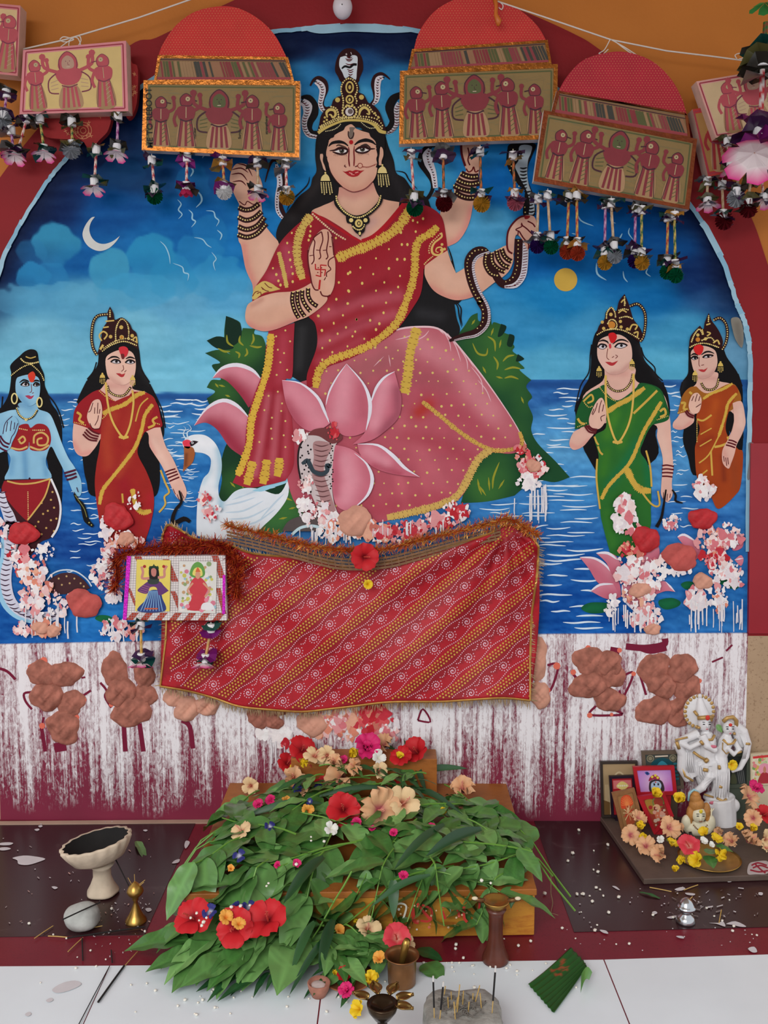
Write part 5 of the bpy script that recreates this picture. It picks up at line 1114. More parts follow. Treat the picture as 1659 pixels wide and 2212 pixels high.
smear('round pink paste dab with white drips at the pink sari tip', [('F', 900,930,50,50,26,3,8, 'rsp'),('F', 960,1020,80,80,80,3,9, 'pprw'),('F', 940,1110,80,50,40,3,8, 'w')], 16,(1110,1040,1180,1130), lumps=[('F', 970,1010,45,40, DOUGH2)], seed=9)
smear('white clump on the lower green sari', [('I', 740,150,70,70,50,4,9, 'wwp'),('I', 750,270,80,60,40,4,9, 'wwp'),('I', 690,250,25,90,20,4,8, 'w')], seed=10)
smear('pink petal paste with a red lump below the green sari', [('I', 780,440,80,60,40,3,8, 'rs'),('I', 740,570,70,90,50,3,9, 'pw'),('I', 880,590,130,110,90,3,10, 'wp'),('I', 820,720,110,60,60,3,9, 'swp'),('I', 850,850,130,80,70,3,9, 'wp'),('I', 640,780,50,60,24,4,8, 'w')], 20,(1310,1300,1420,1365), lumps=[('I', 870,365,92,80, REDL),('I', 830,690,70,50, DOUGH2),('I', 910,940,60,35, DOUGH2)], seed=11)
smear('white and pink paste on the orange sari with a red lump', [('I', 1240,40,80,80,50,4,9, 'wwp'),('I', 1040,260,60,50,26,3,7, 'wp'),('I', 1300,380,120,80,80,3,9, 'pps'),('I', 1400,340,100,80,50,3,8, 'wp'),('I', 1310,490,100,70,50,3,8, 'rp')], lumps=[('I', 1230,235,86,74, REDL)], seed=12)
smear('white and pink paste low at the right mural edge', [('I', 1380,600,110,100,90,3,9, 'wwp'),('I', 1210,740,90,80,60,4,10, 'wwp'),('I', 1330,760,60,80,30,3,8, 'ws'),('I', 1080,560,90,30,26,3,8, 'w')], 26,(1480,1290,1600,1365), lumps=[('I', 1085,480,112,92, mat('red_brown_dough', (190,84,78))),('I', 1230,635,66,52, DOUGH2)], seed=13)
smear('red, pink and white paste on the dado above the flower heap', [('J', 560,890,90,40,70,4,10, 'ww'),('J', 720,850,70,50,50,5,11, 'ssp'),('J', 830,850,100,60,70,5,12, 'spw'),('J', 930,830,80,60,60,5,12, 'rrs'),('J', 600,930,50,20,16,3,7, 'r'),('J', 1000,880,60,40,30,4,9, 'pw')], 30,(560,1585,900,1660), lumps=[('J', 690,850,60,50, DOUGH2),('J', 560,790,40,30, DOUGH)], seed=14)
# ------------------------------------------------------------------ the red cloth hung across the wall
TOPC = spl(pp('J 92,110* 115,62 160,80 230,118 340,135 450,175 600,190 740,205 850,238 980,215 1100,188 1300,128 1400,95 1462,62 1520,80 1570,120 1592,150'), False, 8)
BOTC = spl(pp('J 85,705 200,725 300,752 400,785 520,798 650,806 760,795 850,785 1000,768 1200,766 1300,760 1450,752 1558,762'), False, 8)
def resamp(P, n):
 P = np.array([(p[0], p[1]) for p in P]); d = np.r_[0, np.cumsum(np.hypot(*np.diff(P, axis=0).T))]
 t = np.linspace(0, d[-1], n); return np.stack([np.interp(t, d, P[:, 0]), np.interp(t, d, P[:, 1])], 1)
def cdepth(x, y):
 d = 0.038
 for (ax, ay, fr, ph, sg) in ((372,1160,13.0,.4,1),(1096,1136,12.0,1.0,1),(480,1165,9,2,1)):
  dx, dy = x - ax, y - ay; r = math.hypot(dx, dy) + 1; th = math.atan2(dy, dx)
  d += .013 * sin(th * fr + ph) * math.exp(-(r / 480.0)) * min(1, r / 60)
 d += .005 * sin((x * .5 + y) / 46.0) * math.exp(-((x - 800) / 260) ** 2)
 sag = (y - 1190) / 340.0
 return max(.014, d + .008 * sag)
def cpt(x, y, d=0.0): return at(x, y, -(cdepth(x, y) + d))
cloth = empty('hanging_cloth', at(760,1530,-0.04), 'red tie-dyed cloth with gold fringe hung across the wall', 'cloth')
cinv = MTr(cloth.location).inverted()
def cpart(o, name=None): o.parent = cloth; o.matrix_parent_inverse = cinv; return o
nu, nv = 150,60
TT = resamp(TOPC, nu); BB = resamp(BOTC, nu); V = []; Cc = []
for j in range(nv):
 v = j / (nv - 1)
 for i in range(nu):
  u = i / (nu - 1)
  p = TT[i] * (1 - v) + BB[i] * v
  bul = 18 * sin(PI * v) * (u - .5) * (1 if u > .5 else -.4)
  x, y = p[0] + bul * (1 if u > .5 else .3), p[1]
  V.append(cpt(x, y))
  s = (x * .62 + y * .78) % 62
  Cc.append(lin4((176,26,40) if s < 30 else (150,22,34)))
F = [(j * nu + i, (j + 1) * nu + i, (j + 1) * nu + i + 1, j * nu + i + 1) for j in range(nv - 1) for i in range(nu - 1)]
CLOTHM = mat('red_cotton', (178,30,42), rough=0.55, var=0.08, scale=90, bump=0.3, bscale=500, spec=0.35, vcol=True)
cm = link('cloth', mesh('cloth', V, F, True, Cc), CLOTHM); cpart(cm)
sol = cm.modifiers.new('thickness', 'SOLIDIFY'); sol.thickness = 0.0012; sol.offset = -1 if cm.data.polygons[100].normal.y < 0 else 1
# printed dots following the cloth
def inside_cloth(x, y, m=7):
 i = np.searchsorted(TT[:, 0], x); j = np.searchsorted(BB[:, 0], x)
 ty = np.interp(x, TT[:, 0], TT[:, 1]); by = np.interp(x, BB[:, 0], BB[:, 1])
 return 360 + m < x < 1145 + (1530 - y) * .03 and ty + m < y < by - m
YEL = (206,158,70); WTE = (226,176,190)
dots_y = []; dots_w = []
ca_, sa_ = cos(math.radians(-40)), sin(math.radians(-40))   # along the stripe
def st(s, t): return 760 + s * ca_ - t * sa_, 1340 + s * sa_ + t * ca_
for b in range(-12,12):
 t0 = b * 62
 for s in np.arange(-640,640,7.4):
  for r_ in range(3):
   dots_y.append(st(s + 3.7 * (r_ % 2), t0 + r_ * 6.6))
 for s in np.arange(-640,640,4.6):
  wv = 3 * sin(s / 14)
  dots_w.append(st(s, t0 + 22 + wv)); dots_w.append(st(s, t0 + 54 - wv))
 for s in np.arange(-640,640,46):
  for q in range(26):
   th = q * .52; rr = 13.0 - q * .48
   dots_w.append(st(s + rr * cos(th) , t0 + 38 + rr * .95 * sin(th)))
  for q in range(5): dots_w.append(st(s + 17 + q * 4, t0 + 31 + 3 * sin(q)))
def dotmesh(name, pts, r, col):
 a = Art(0.0016, plane=lambda x, y, d: cpt(x, y, d)); a.dots([p for p in pts if inside_cloth(*p)], r, col, n=6)
 o = a.build(name, material=CLOTHM); o['kind'] = 'stuff'; return cpart(o)
dotmesh('yellow_dot_print', dots_y, 2.3, YEL); dotmesh('white_dot_print', dots_w, 1.45, WTE)
GOLDM = mat('gold_thread', (196,150,78), rough=0.35, metal=0.6, var=0.2, scale=80)
FRIN = mat('pale_gold_fringe', (176,148,112), rough=0.6, var=0.2)
def edge(path, name, out, n, l0, l1):
 P = resamp(path, n); e = MB(); f = MB(); q = Rnd(n)
 e.tube([cpt(x, y, .002) for x, y in P], .0026,5); cpart(e.build(name + '_braid', GOLDM))
 for i in range(n * 3):
  k = q.uniform(0, n - 1.001); a_, b_ = P[int(k)], P[int(k) + 1]; w = k - int(k); x, y = a_ * (1 - w) + b_ * w
  dx, dy = out; l = q.uniform(l0, l1); ex, ey = x + dx * l + q.uniform(-4,4), y + dy * l + q.uniform(-3,3)
  p0, p1 = cpt(x, y, .001), at(ex, ey, -(cdepth(x, y) * .8 + q.uniform(0,.008)))
  wv = Vector((.0009,0,.0006)); f.add([p0 - wv, p0 + wv, p1 + wv * .5, p1 - wv * .5], [(0,1,2,3)])
 o = cpart(f.build(name + '_fringe', FRIN)); o['kind'] = 'stuff'
edge(BOTC, 'hem', (0,1),150,8,18)
edge([(p[0], p[1]) for p in TOPC], 'top', (-.1,-1),150,4,13)
edge([tuple(TT[0]),(362,1250),(358,1380), tuple(BB[0])], 'side', (-1,.1),60,6,14)
RE = [tuple(TT[-1]),(1160,1240),(1148,1330),(1145,1430), tuple(BB[-1])]
edge(RE, 'side', (1,.25),60,7,16)
# tinsel garland along the top of the cloth, and the red tinsel round the plaque
def tinsel(name, label, path, n, r, mats, Y, seed, cat='garland'):
 q = Rnd(seed); P = resamp(spl(px(path), False, 8),90); base = at(P[0][0], P[0][1], -Y)
 e = empty(name, base, label, cat); inv = MTr(base).inverted()
 pts = [at(x, y, -Y) for x, y in P]
 o = MB().tube(pts, r * .00008,6).build('cord', mats[0], e); o.matrix_parent_inverse = inv
 for mi, m in enumerate(mats):
  f = MB()
  for i in range(n):
   k = q.uniform(0, len(pts) - 1.001); p = pts[int(k)].lerp(pts[int(k) + 1], k - int(k))
   d = Vector((q.gauss(0,1),-abs(q.gauss(0,.8)), q.gauss(0,1))).normalized() * (r * .0006 * q.uniform(.4,1.4))
   s_ = d.cross(Vector((q.random(), q.random(), q.random()))).normalized() * .0009
   f.add([p - s_, p + s_, p + d + s_ * .6, p + d - s_ * .6], [(0,1,2,3)])
  o = f.build('tinsel', m, e); o.matrix_parent_inverse = inv; o['kind'] = 'stuff'
 return e
TG = mat('gold_tinsel', (240,176,84), rough=0.35, metal=0.5, var=0.3, scale=200); TO = mat('orange_tinsel', (206,84,34), rough=0.4, metal=0.2, var=0.3, scale=200); TR = mat('red_tinsel', (150,24,20), rough=0.5, metal=0.3, var=0.3, scale=200)
tinsel('tinsel_garland', 'orange and gold tinsel garland swagged above the red cloth', 'J 345,56 380,72 480,95 600,125 700,150 780,160 900,165 1000,155 1100,128 1200,105 1300,82 1400,58 1470,40 1540,75 1590,110', 2000,28, [TO, TG], 0.05,1)
tinsel('tinsel_garland', 'dark red tinsel bunched over and beside the hanging plaque', 'H 720,640 760,540 740,440 860,390 1000,370 1150,365 1300,350 1420,360 1480,420 1520,500 1510,600 1530,680', 1500,40, [TR, TO], 0.055,2)
# lace strip between the garland and the cloth
a = MB(); T2 = resamp(spl(pp('J 350,85 480,115 620,150 780,190 900,195 1000,185 1100,160 1300,105 1440,72'), False, 8),80)
for i in range(79):
 for dy0, dy1 in ((0,5),(7,12),(14,19),(21,26)):
  p = [at(T2[i][0], T2[i][1] + dy0,-.046), at(T2[i + 1][0], T2[i + 1][1] + dy0,-.046), at(T2[i + 1][0], T2[i + 1][1] + dy1,-.046), at(T2[i][0], T2[i][1] + dy1,-.046)]
  a.add(p, [(3,2,1,0)])
 if i % 2: a.add([at(T2[i][0] - 1, T2[i][1], -.0455), at(T2[i][0] + 1, T2[i][1], -.0455), at(T2[i][0] + 6, T2[i][1] + 26,-.0455), at(T2[i][0] + 4, T2[i][1] + 26,-.0455)], [(3,2,1,0)])
o = cpart(a.build('lace_trim', mat('brown_lace', (124,88,58), rough=.6, var=.3, scale=120))); o['kind'] = 'stuff'
# ------------------------------------------------------------------ hanging painted plaques with their pendants
FOAM = mat('white_foam', (222,214,206), rough=0.8, var=0.06, scale=60, bump=0.2, bscale=300)
FOILC = {'green': (14,120,80), 'gold': (222,176,70), 'white': (222,222,222), 'crimson': (150,20,60), 'copper': (206,90,60), 'silver': (190,194,200), 'purple': (70,36,116), 'pink': (216,130,150), 'darkred': (120,30,40), 'teal': (20,70,84)}
def foil(c): return mat('foil_' + c, FOILC[c], rough=0.25 if c != 'white' else .6, metal=0.45 if c != 'white' else 0, var=0.3, scale=150)
FILM = {'purple': mat('purple_film', (58,30,66), rough=.25, var=.2), 'olive': mat('olive_film', (92,88,50), rough=.25, var=.25), 'teal': mat('teal_film', (20,66,60), rough=.25, var=.25), 'silver': mat('silver_film', (120,118,116), rough=.25, metal=.5, var=.3), 'magenta': mat('magenta_film', (120,30,110), rough=.25, metal=.3, var=.2), 'gold': mat('gold_film', (190,140,60), rough=.25, metal=.6, var=.2), 'dark': mat('dark_film', (44,40,34), rough=.25, var=.25)}
BEAD = mat('white_bead', (230,226,228), rough=.7, var=.05)
_pm = {}
def pompom_mesh():
 if 'p' not in _pm:
  m = MB(); n = 20
  for i in range(n):
   t = 2 * PI * i / n; t2 = t + 2 * PI / n * .5
   a_ = Vector((0,-.25,0)); b_ = Vector((cos(t),-.1 - .35 * (i % 2), sin(t))); c_ = Vector((cos(t2) * .96,.35, sin(t2) * .96)); d_ = Vector((cos(t + 2 * PI / n),-.1 - .35 * ((i + 1) % 2), sin(t + 2 * PI / n)))
   m.add([a_, b_, c_, d_], [(0,1,2),(0,2,3)]); m.add([Vector((0,.35,0)), b_ * .9, c_ * .9], [(0,1,2)])
  _pm['p'] = m
 return _pm['p']
def film_mesh(key, seed):
 k = 'f%d' % seed
 if k not in _pm:
  q = Rnd(seed); m = MB(); n = 12; V = [Vector((0,0,.1))]
  for i in range(n):
   t = 2 * PI * i / n; r = q.uniform(.8,1.25); V.append(Vector((r * cos(t), r * sin(t), q.uniform(-.35,.35))))
  m.add(V, [(0,1 + i, 1 + (i + 1) % n) for i in range(n)]); _pm[k] = m
 return _pm[k]
def flower_mesh(n=5, key='cf'):
 k = key + str(n)
 if k not in _pm:
  m = MB()
  for i in range(n):
   t = 2 * PI * i / n; d = Vector((cos(t), sin(t),0)); s_ = Vector((-sin(t), cos(t),0))
   P = [d * .01, d * .5 + s_ * .34 + Vector((0,0,-.2)), d * .95 + s_ * .38 + Vector((0,0,-.42)), d * 1.08 + Vector((0,0,-.5)), d * .95 - s_ * .38 + Vector((0,0,-.42)), d * .5 - s_ * .34 + Vector((0,0,-.2)), d * .55 + Vector((0,0,-.12))]
   C = [(236,226,226)] * 2 + [(222,50,140)] * 3 + [(236,226,226)] * 2
   b = len(m.V); m.add(P, [(0,5,6),(0,6,1),(1,6,2),(2,6,3),(3,6,4),(4,6,5)]); m.C += [lin4(c) for c in C]
  _pm[k] = m
 return _pm[k]
CLOF = mat('cloth_flower', (255,255,255), rough=.7, var=.08, vcol=True, spec=.2)
def xf(m, M):
 o = MB(); o.V = [tuple(M @ Vector(v)) for v in m.V]; o.F = list(m.F); o.C = list(m.C); return o
def pendant(parent, x0, y0, x1, y1, Y, end, film, straw=((190,40,60),(230,220,210)), endr=19, seed=0):
 """string, film discs, beads, twisted straw and a foil tuft: part of the plaque it hangs from"""
 q = Rnd(seed * 7 + int(x0)); T = at(x0, y0, Y); B = at(x1, y1, Y); s = (at(x0 + 10, y0, Y) - T).length / 10
 p = bpy.data.objects.new('pendant', None); COL.objects.link(p); p.empty_display_size = .01; p.parent = parent; p.location = T - parent.location
 def put(o): o.parent = p; o.location = (0,0,0); return o
 D = B - T; n = 16; m = MB()
 V = []; F = []; C = []
 for k in range(n + 1):
  c = D * (k / n) * .86
  for i in range(6):
   g = PI / 3 * i; V.append(c + Vector((cos(g), sin(g),0)) * s * 3.0); C.append(lin4(straw[((i + k) // 2) % 2]))
 for k in range(n):
  for i in range(6): F.append((k * 6 + i, k * 6 + (i + 1) % 6, k * 6 + 6 + (i + 1) % 6, k * 6 + 6 + i))
 put(link('straw', mesh('straw', V, F, False, C), PRINT))
 for kk, pos in enumerate((Vector((0,0,-s * 2)), D * .80)):
  put(MB().lathe([(s * 8.5,-s * 9),(s * 9,-s * 7),(s * 9, s * 7),(s * 8.5, s * 9)], 12, MTr(pos)).build('bead', BEAD))
  for j in range(2):
   sc_ = s * q.uniform(17,26); M = MTr(pos + Vector((q.uniform(-3,3) * s, 0,(6 - j * 14) * s))) @ MRo(q.uniform(-.5,.5),4, 'X') @ MRo(q.uniform(-.35,.35),4, 'Y') @ Matrix.Scale(sc_, 4)
   fm = film if isinstance(film, str) else film[(kk + j) % len(film)]
   put(xf(film_mesh('f', q.randint(0,7)), M).build('film', FILM[fm]))
 M = MTr(D + Vector((0,-s * 5,0))) @ Matrix.Scale(s * endr, 4)
 if end == 'flower': put(xf(flower_mesh(), MTr(D + Vector((0,-s * 4, s * 8))) @ MRo(-.3,4, 'X') @ Matrix.Scale(s * endr * 1.25,4)).build('cloth_flower', CLOF))
 elif end == 'bud': put(xf(flower_mesh(7, 'bud'), MTr(D + Vector((0,0, s * 14))) @ Matrix.Diagonal((s * endr * .85, s * endr * .85, s * endr * 2.2,1))).build('cloth_flower', mat('crimson_cloth', (170,20,70), rough=.8, var=.15)))
 else: put(xf(pompom_mesh(), M @ MRo(q.uniform(0,1),4, 'Y')).build('tuft', foil(end)))
 put(MB().tube([(0,0,0),(0,-.001, s * 12)], s * .8,4).build('string', mat('white_string', (214,206,196), rough=.8)))
PINKC = (126,46,54); INK = (66,30,42); TANP = (134,110,68); OLV = (84,88,52)
def folk(a, x, y, h, rot=0.0, kind=0, seed=0, pc=PINKC, ik=INK, hatch=OLV, lw=1.6):
 """one crayon figure: y is the foot, h its height"""
 c, s = cos(rot), sin(rot)
 def T(u, v): u *= h; v *= h; return (x + u * c - v * s, y + u * s + v * c)
 L = lambda *p: [T(*q) for q in p]
 if kind == 2:    # hooded figure with wings
  a.fill(L((-.2,0),(-.13,-.38),(.13,-.38),(.2,0)),(166,132,96));
  for u in (-.14,-.05,.05,.14): a.stroke(L((u, 0),(u * .7,-.36)), h * .045, pc)
  a.fill(L((-.13,-.42),(-.24,-.62),(-.1,-.7),(.1,-.7),(.24,-.62),(.13,-.42)), pc)
  a.fill(L((-.15,-.68),(-.15,-.86),(0,-.99),(.15,-.86),(.15,-.68)), pc); a.fill(L((-.09,-.7),(-.1,-.84),(0,-.92),(.1,-.84),(.09,-.7)), hatch)
  for sg in (-1,1):
   a.stroke(L((sg * .22,-.62),(sg * .36,-.5),(sg * .36,-.3),(sg * .2,-.26)), lw * 2.2, ik); a.stroke(L((sg * .2,-.64),(sg * .42,-.74),(sg * .44,-.92)), h * .06, pc); a.dots(L((sg * .44,-.93)), h * .06, pc)
   for k in range(3): a.stroke(L((sg * .2,-.5 + k * .07),(sg * .33,-.46 + k * .06)), lw, hatch)
  a.stroke(L((-.15,-.68),(-.15,-.86),(0,-.99),(.15,-.86),(.15,-.68)), lw * 1.4, ik); a.stroke(L((-.14,-.4),(0,-.36),(.14,-.4)), lw * 2, ik)
  a.dots(L((-.035,-.82),(.035,-.82)), lw * .8, ik); a.stroke(L((0,-.8),(0,-.76),(.03,-.75)), lw * .7, ik); a.stroke(L((-.03,-.72),(.03,-.72)), lw, (190,170,150))
 else:
  sg = 1 if kind == 0 else -1
  a.fill(L((-.16,0),(-.1,-.5),(.1,-.5),(.18,0)),(158,124,86))
  for u in (-.12,0,.13): a.stroke(L((u, 0),(u * .6,-.48)), h * .05, pc)
  for k in range(5): a.stroke(L((.02,-.06 - k * .08),(.1,-.12 - k * .08)), lw, hatch)
  a.fill(L((-.11,-.48),(-.17,-.68),(-.06,-.75),(.08,-.75),(.17,-.66),(.11,-.48)), pc)
  a.fill(L((-.09,-.75),(-.11,-.88),(0,-.97),(.11,-.88),(.09,-.75)), pc)
  a.dots(L((sg * .03,-.87)), h * .045,(176,160,120)); a.dots(L((sg * .03,-.87)), lw * .9, ik); a.stroke(L((sg * .1,-.85),(sg * .2,-.83)), lw * 1.6, ik)
  a.stroke(L((-.16,-.66),(-.22,-.5),(-.18,-.36)), h * .055, pc); a.stroke(L((sg * .15,-.66),(sg * .26,-.74),(sg * .25,-.92)), h * .06, pc); a.dots(L((sg * .25,-.94)), h * .05, pc)
  a.stroke(L((-.09,-.75),(-.11,-.88),(0,-.97),(.11,-.88),(.09,-.75),(-.09,-.75)), lw, ik); a.stroke(L((-.11,-.5),(0,-.46),(.12,-.5)), lw * 2, ik); a.stroke(L((-.16,0),(-.1,-.48)), lw, ik); a.stroke(L((.18,0),(.1,-.48)), lw, ik)
  a.stroke(L((0,-.72),(0,-.52)), lw, (176,160,120))
def quad(Q, u, v):
 a_, b_, c_, d_ = Q   # tl tr br bl
 return tuple((a_[i] * (1 - u) + b_[i] * u) * (1 - v) + (d_[i] * (1 - u) + c_[i] * u) * v for i in (0,1))
def slab(pts, Y0, Y1, name, material, parent):
 """prism between two depths, outline in pixels read at the front depth"""
 P = [at(p[0], p[1], Y0) for p in pts]; m = len(P)
 V = [(p.x, Y0, p.z) for p in P] + [(p.x, Y1, p.z) for p in P]
 ar = sum(P[i].x * P[(i + 1) % m].z - P[(i + 1) % m].x * P[i].z for i in range(m))
 f = list(range(m)); f = f if ar > 0 else f[::-1]
 F = [tuple(f), tuple(i + m for i in f[::-1])] + [(i, i + m, (i + 1) % m + m, (i + 1) % m) for i in range(m)]
 me = mesh(name, V, F); bm = bmesh.new(); bm.from_mesh(me); bmesh.ops.recalc_face_normals(bm, faces=bm.faces); bm.to_mesh(me); bm.free()
 o = link(name, me, material); o.parent = parent; o.matrix_parent_inverse = MTr(parent.location).inverted(); return o
GOLDF = mat('gold_foil_tape', (160,94,32), rough=0.25, metal=0.7, var=0.35, scale=60, bump=.6, bscale=120)
BROWNF = mat('copper_foil_tape', (120,54,20), rough=0.3, metal=0.6, var=0.3, scale=60, bump=.5, bscale=120)
def artpart(a, name, parent, material=PRINT):
 o = a.build(name, material=material); o.parent = parent; o.matrix_parent_inverse = MTr(parent.location).inverted(); return o
def frame(Q, w, Yf, parent, m):
 x = [(Q[i], Q[(i + 1) % 4]) for i in range(4)]
 cx_ = sum(p[0] for p in Q) / 4; cy_ = sum(p[1] for p in Q) / 4
 for (p, q) in x:
  ins = lambda r: (r[0] + (cx_ - r[0]) / max(1, abs(cx_ - r[0])) * w, r[1] + (cy_ - r[1]) / max(1, abs(cy_ - r[1])) * w)
  slab([p, q, ins(q), ins(p)], Yf - .0015, Yf, 'foil_border', m, parent)
def domed(label, Q, U, dome, tape, dcol, seed, Y=-0.065):
 e = empty('painted_plaque', at(*quad(Q, .5,1), Y), label, 'plaque', 'domed painted plaques on the string')
 slab(Q, Y, Y + .026, 'panel', FOAM, e); slab(U, Y + .012, Y + .03, 'upper_panel', FOAM, e)
 D = spl(px(dome), True, 6); slab(D, Y + .016, Y + .03, 'dome', mat('dome_cloth_%d' % seed, dcol, rough=.7, var=.1, scale=20, bump=.2, bscale=300), e)
 pl = lambda yy: (lambda x, y, d: at(x, y, yy - d))
 a = Art(.0006, pl(Y + .016)); n = []
 xs = [p[0] for p in D]; ys = [p[1] for p in D]
 for j, y in enumerate(np.arange(min(ys), max(ys),5.2)):
  for x in np.arange(min(xs) + (3.2 if j % 2 else 0), max(xs),6.4):
   c = False
   for (x1, y1),(x2, y2) in zip(D, D[1:] + D[:1]):
    if (y1 > y) != (y2 > y) and x < (x2 - x1) * (y - y1) / (y2 - y1) + x1: c = not c
   if c: n.append((x, y))
 a.dots(n, 1.0,(206,130,90), n=5); o = artpart(a, 'dot_print', e); o['kind'] = 'stuff'
 # upper strip: crayon hatching
 a = Art(.0004, pl(Y + .012)); a.fill([quad(U, 0,0), quad(U, 1,0), quad(U, 1,1), quad(U, 0,1)], (128,98,66), smooth=0)
 q = Rnd(seed); cs = [(128,50,54),(84,86,50),(150,118,84),(132,58,62),(62,60,54),(146,104,76)]
 for k in range(44):
  u = .03 + .94 * k / 44; a.stroke([quad(U, u, .22), quad(U, min(1, u + .03),.8)], q.uniform(3,6.5), cs[(k // 4 + q.randint(0,1)) % 6], smooth=0)
 a.stroke([quad(U, .02,.86), quad(U, .98,.86)], 7,(150,62,68), smooth=0); a.stroke([quad(U, .02,.16), quad(U, .98,.16)], 2, INK, smooth=0)
 artpart(a, 'crayon_strip', e); frame(U, 6, Y + .012, e, tape)
 # lower panel: five figures
 a = Art(.0004, pl(Y)); a.fill([quad(Q, 0,0), quad(Q, 1,0), quad(Q, 1,1), quad(Q, 0,1)], TANP, smooth=0)
 for k in range(26): a.stroke([quad(Q, .05 + .9 * q.random(),.1 + .8 * q.random()) for _ in (0,1)][:1] + [quad(Q, .05 + .9 * q.random(),.1 + .8 * q.random())], .6,(120,104,70), smooth=0)
 for k in range(60):
  u, v = .04 + .9 * q.random(),.08 + .84 * q.random(); a.stroke([quad(Q, u, v), quad(Q, min(.97, u + .05 + .06 * q.random()), v)], 1.3,(126,112,76), smooth=0)
 a.stroke([quad(Q, .04,.09), quad(Q, .96,.09)], 3, OLV, smooth=0); a.stroke([quad(Q, .04,.93), quad(Q, .96,.93)], 3, OLV, smooth=0); a.stroke([quad(Q, .04,.09), quad(Q, .04,.93)], 3, OLV, smooth=0); a.stroke([quad(Q, .96,.09), quad(Q, .96,.93)], 3, OLV, smooth=0)
 rot = math.atan2(Q[1][1] - Q[0][1], Q[1][0] - Q[0][0]); H = math.hypot(Q[3][0] - Q[0][0], Q[3][1] - Q[0][1])
 for u, hh, kd in [(.12,.72,0),(.28,.78,0),(.49,.84,2),(.70,.80,1),(.87,.70,1)]:
  p = quad(Q, u, .92); folk(a, p[0], p[1], H * hh, rot, kd, seed)
 artpart(a, 'crayon_painting', e); frame(Q, 9, Y, e, tape)
 return e
S1 = ((190,40,60),(226,214,200)); S2 = ((196,100,40),(40,70,60)); S3 = ((130,20,110),(200,160,190)); S4 = ((20,90,50),(200,170,90)); S5 = ((170,30,40),(200,170,90)); S6 = ((176,140,100),(200,176,150))
e1 = domed('domed plaque with five crayon figures, left of the goddess crown', [(310,173),(648,175),(646,340),(306,324)], [(341,119),(622,123),(636,178),(332,178)], '0 340,128* 352,95 380,55 420,26 470,14 515,18 560,42 595,78 620,126*', GOLDF, (196,44,40),1)
for i, (a0, b0, a1, b1, en, fi, st_) in enumerate([(328,345,335,425, 'green', ('purple', 'teal'), S1),(404,338,402,418, 'bud', ('dark', 'magenta'), S1),(481,346,485,415, 'white', ('magenta', 'gold'), S5),(556,350,558,424, 'flower', ('purple', 'dark'), S6),(617,352,620,427, 'gold', ('olive', 'silver'), S1)]): pendant(e1, a0, b0, a1, b1,-.06, en, fi, st_, 18, i)
e2 = domed('domed plaque with five crayon figures, right of the goddess crown', [(864,153),(1205,138),(1203,300),(862,311)], [(890,106),(1183,86),(1192,140),(880,155)], '0 893,112* 905,70 935,28 975,2 1020,-8 1070,0 1120,20 1160,55 1182,92*', GOLDF, (192,44,42),2)
for i, (a0, b0, a1, b1, en, fi, st_) in enumerate([(888,331,896,450, 'green', ('purple', 'olive'), S1),(957,331,959,440, 'darkred', ('silver', 'purple'), S2),(1037,326,1040,441, 'gold', ('purple', 'teal'), S2),(1108,335,1113,438, 'pink', ('purple', 'gold'), S2)]): pendant(e2, a0, b0, a1, b1,-.06, en, fi, st_, 19,10 + i)
e3 = domed('tilted domed plaque with five crayon figures, rightmost of the domed ones', [(1175,238),(1506,300),(1489,453),(1153,391)], [(1203,195),(1485,249),(1492,300),(1190,245)], '0 1205,200* 1225,165 1260,130 1310,114 1355,113 1405,130 1445,165 1472,210 1484,252*', BROWNF, (170,28,48),3, Y=-.09)
for i, (a0, b0, a1, b1, en, fi, st_) in enumerate([(1163,428,1160,532, 'purple', ('silver', 'purple'), S6),(1183,420,1190,534, 'green', ('teal', 'purple'), S6),(1229,424,1224,545, 'copper', ('olive', 'dark'), S5),(1246,421,1247,548, 'copper', ('gold', 'dark'), S5),(1308,440,1306,568, 'gold', ('teal', 'purple'), S3),(1320,437,1327,554, 'silver', ('teal', 'dark'), S6),(1373,449,1371,564, 'purple', ('dark', 'purple'), S3),(1386,452,1386,568, 'gold', ('olive', 'purple'), S4),(1443,468,1440,588, 'green', ('teal', 'dark'), S5),(1457,464,1459,596, 'green', ('gold', 'purple'), S4)]): pendant(e3, a0, b0, a1, b1,-.075 - .012 * (i % 2), en, fi, st_, 17,30 + i)
def flatplaque(label, Q, Y, bg, border, figs, seed, th=.035, pc=(176,76,84), ik=(120,50,70)):
 e = empty('painted_plaque', at(*quad(Q, .5,1), Y), label, 'plaque', 'small rectangular painted plaques')
 slab(Q, Y, Y + th, 'panel', mat('pink_stained_foam', (214,176,160), rough=.8, var=.15, scale=30), e)
 a = Art(.0004,(lambda x, y, d: at(x, y, Y - d))); a.fill([quad(Q, 0,0), quad(Q, 1,0), quad(Q, 1,1), quad(Q, 0,1)], border, smooth=0); a.fill([quad(Q, .05,.07), quad(Q, .95,.07), quad(Q, .95,.93), quad(Q, .05,.93)], bg, smooth=0)
 for s_ in ([.03,.04,.97,.04], [.03,.96,.97,.96], [.03,.04,.03,.96], [.97,.04,.97,.96]): a.stroke([quad(Q, s_[0], s_[1]), quad(Q, s_[2], s_[3])], 3,(150,50,66), smooth=0)
 rot = math.atan2(Q[1][1] - Q[0][1], Q[1][0] - Q[0][0]); H = math.hypot(Q[3][0] - Q[0][0], Q[3][1] - Q[0][1])
 for u, hh, kd in figs: p = quad(Q, u, .92); folk(a, p[0], p[1], H * hh, rot, kd, seed, pc, ik, (176,140,120),1.3)
 artpart(a, 'crayon_painting', e); return e
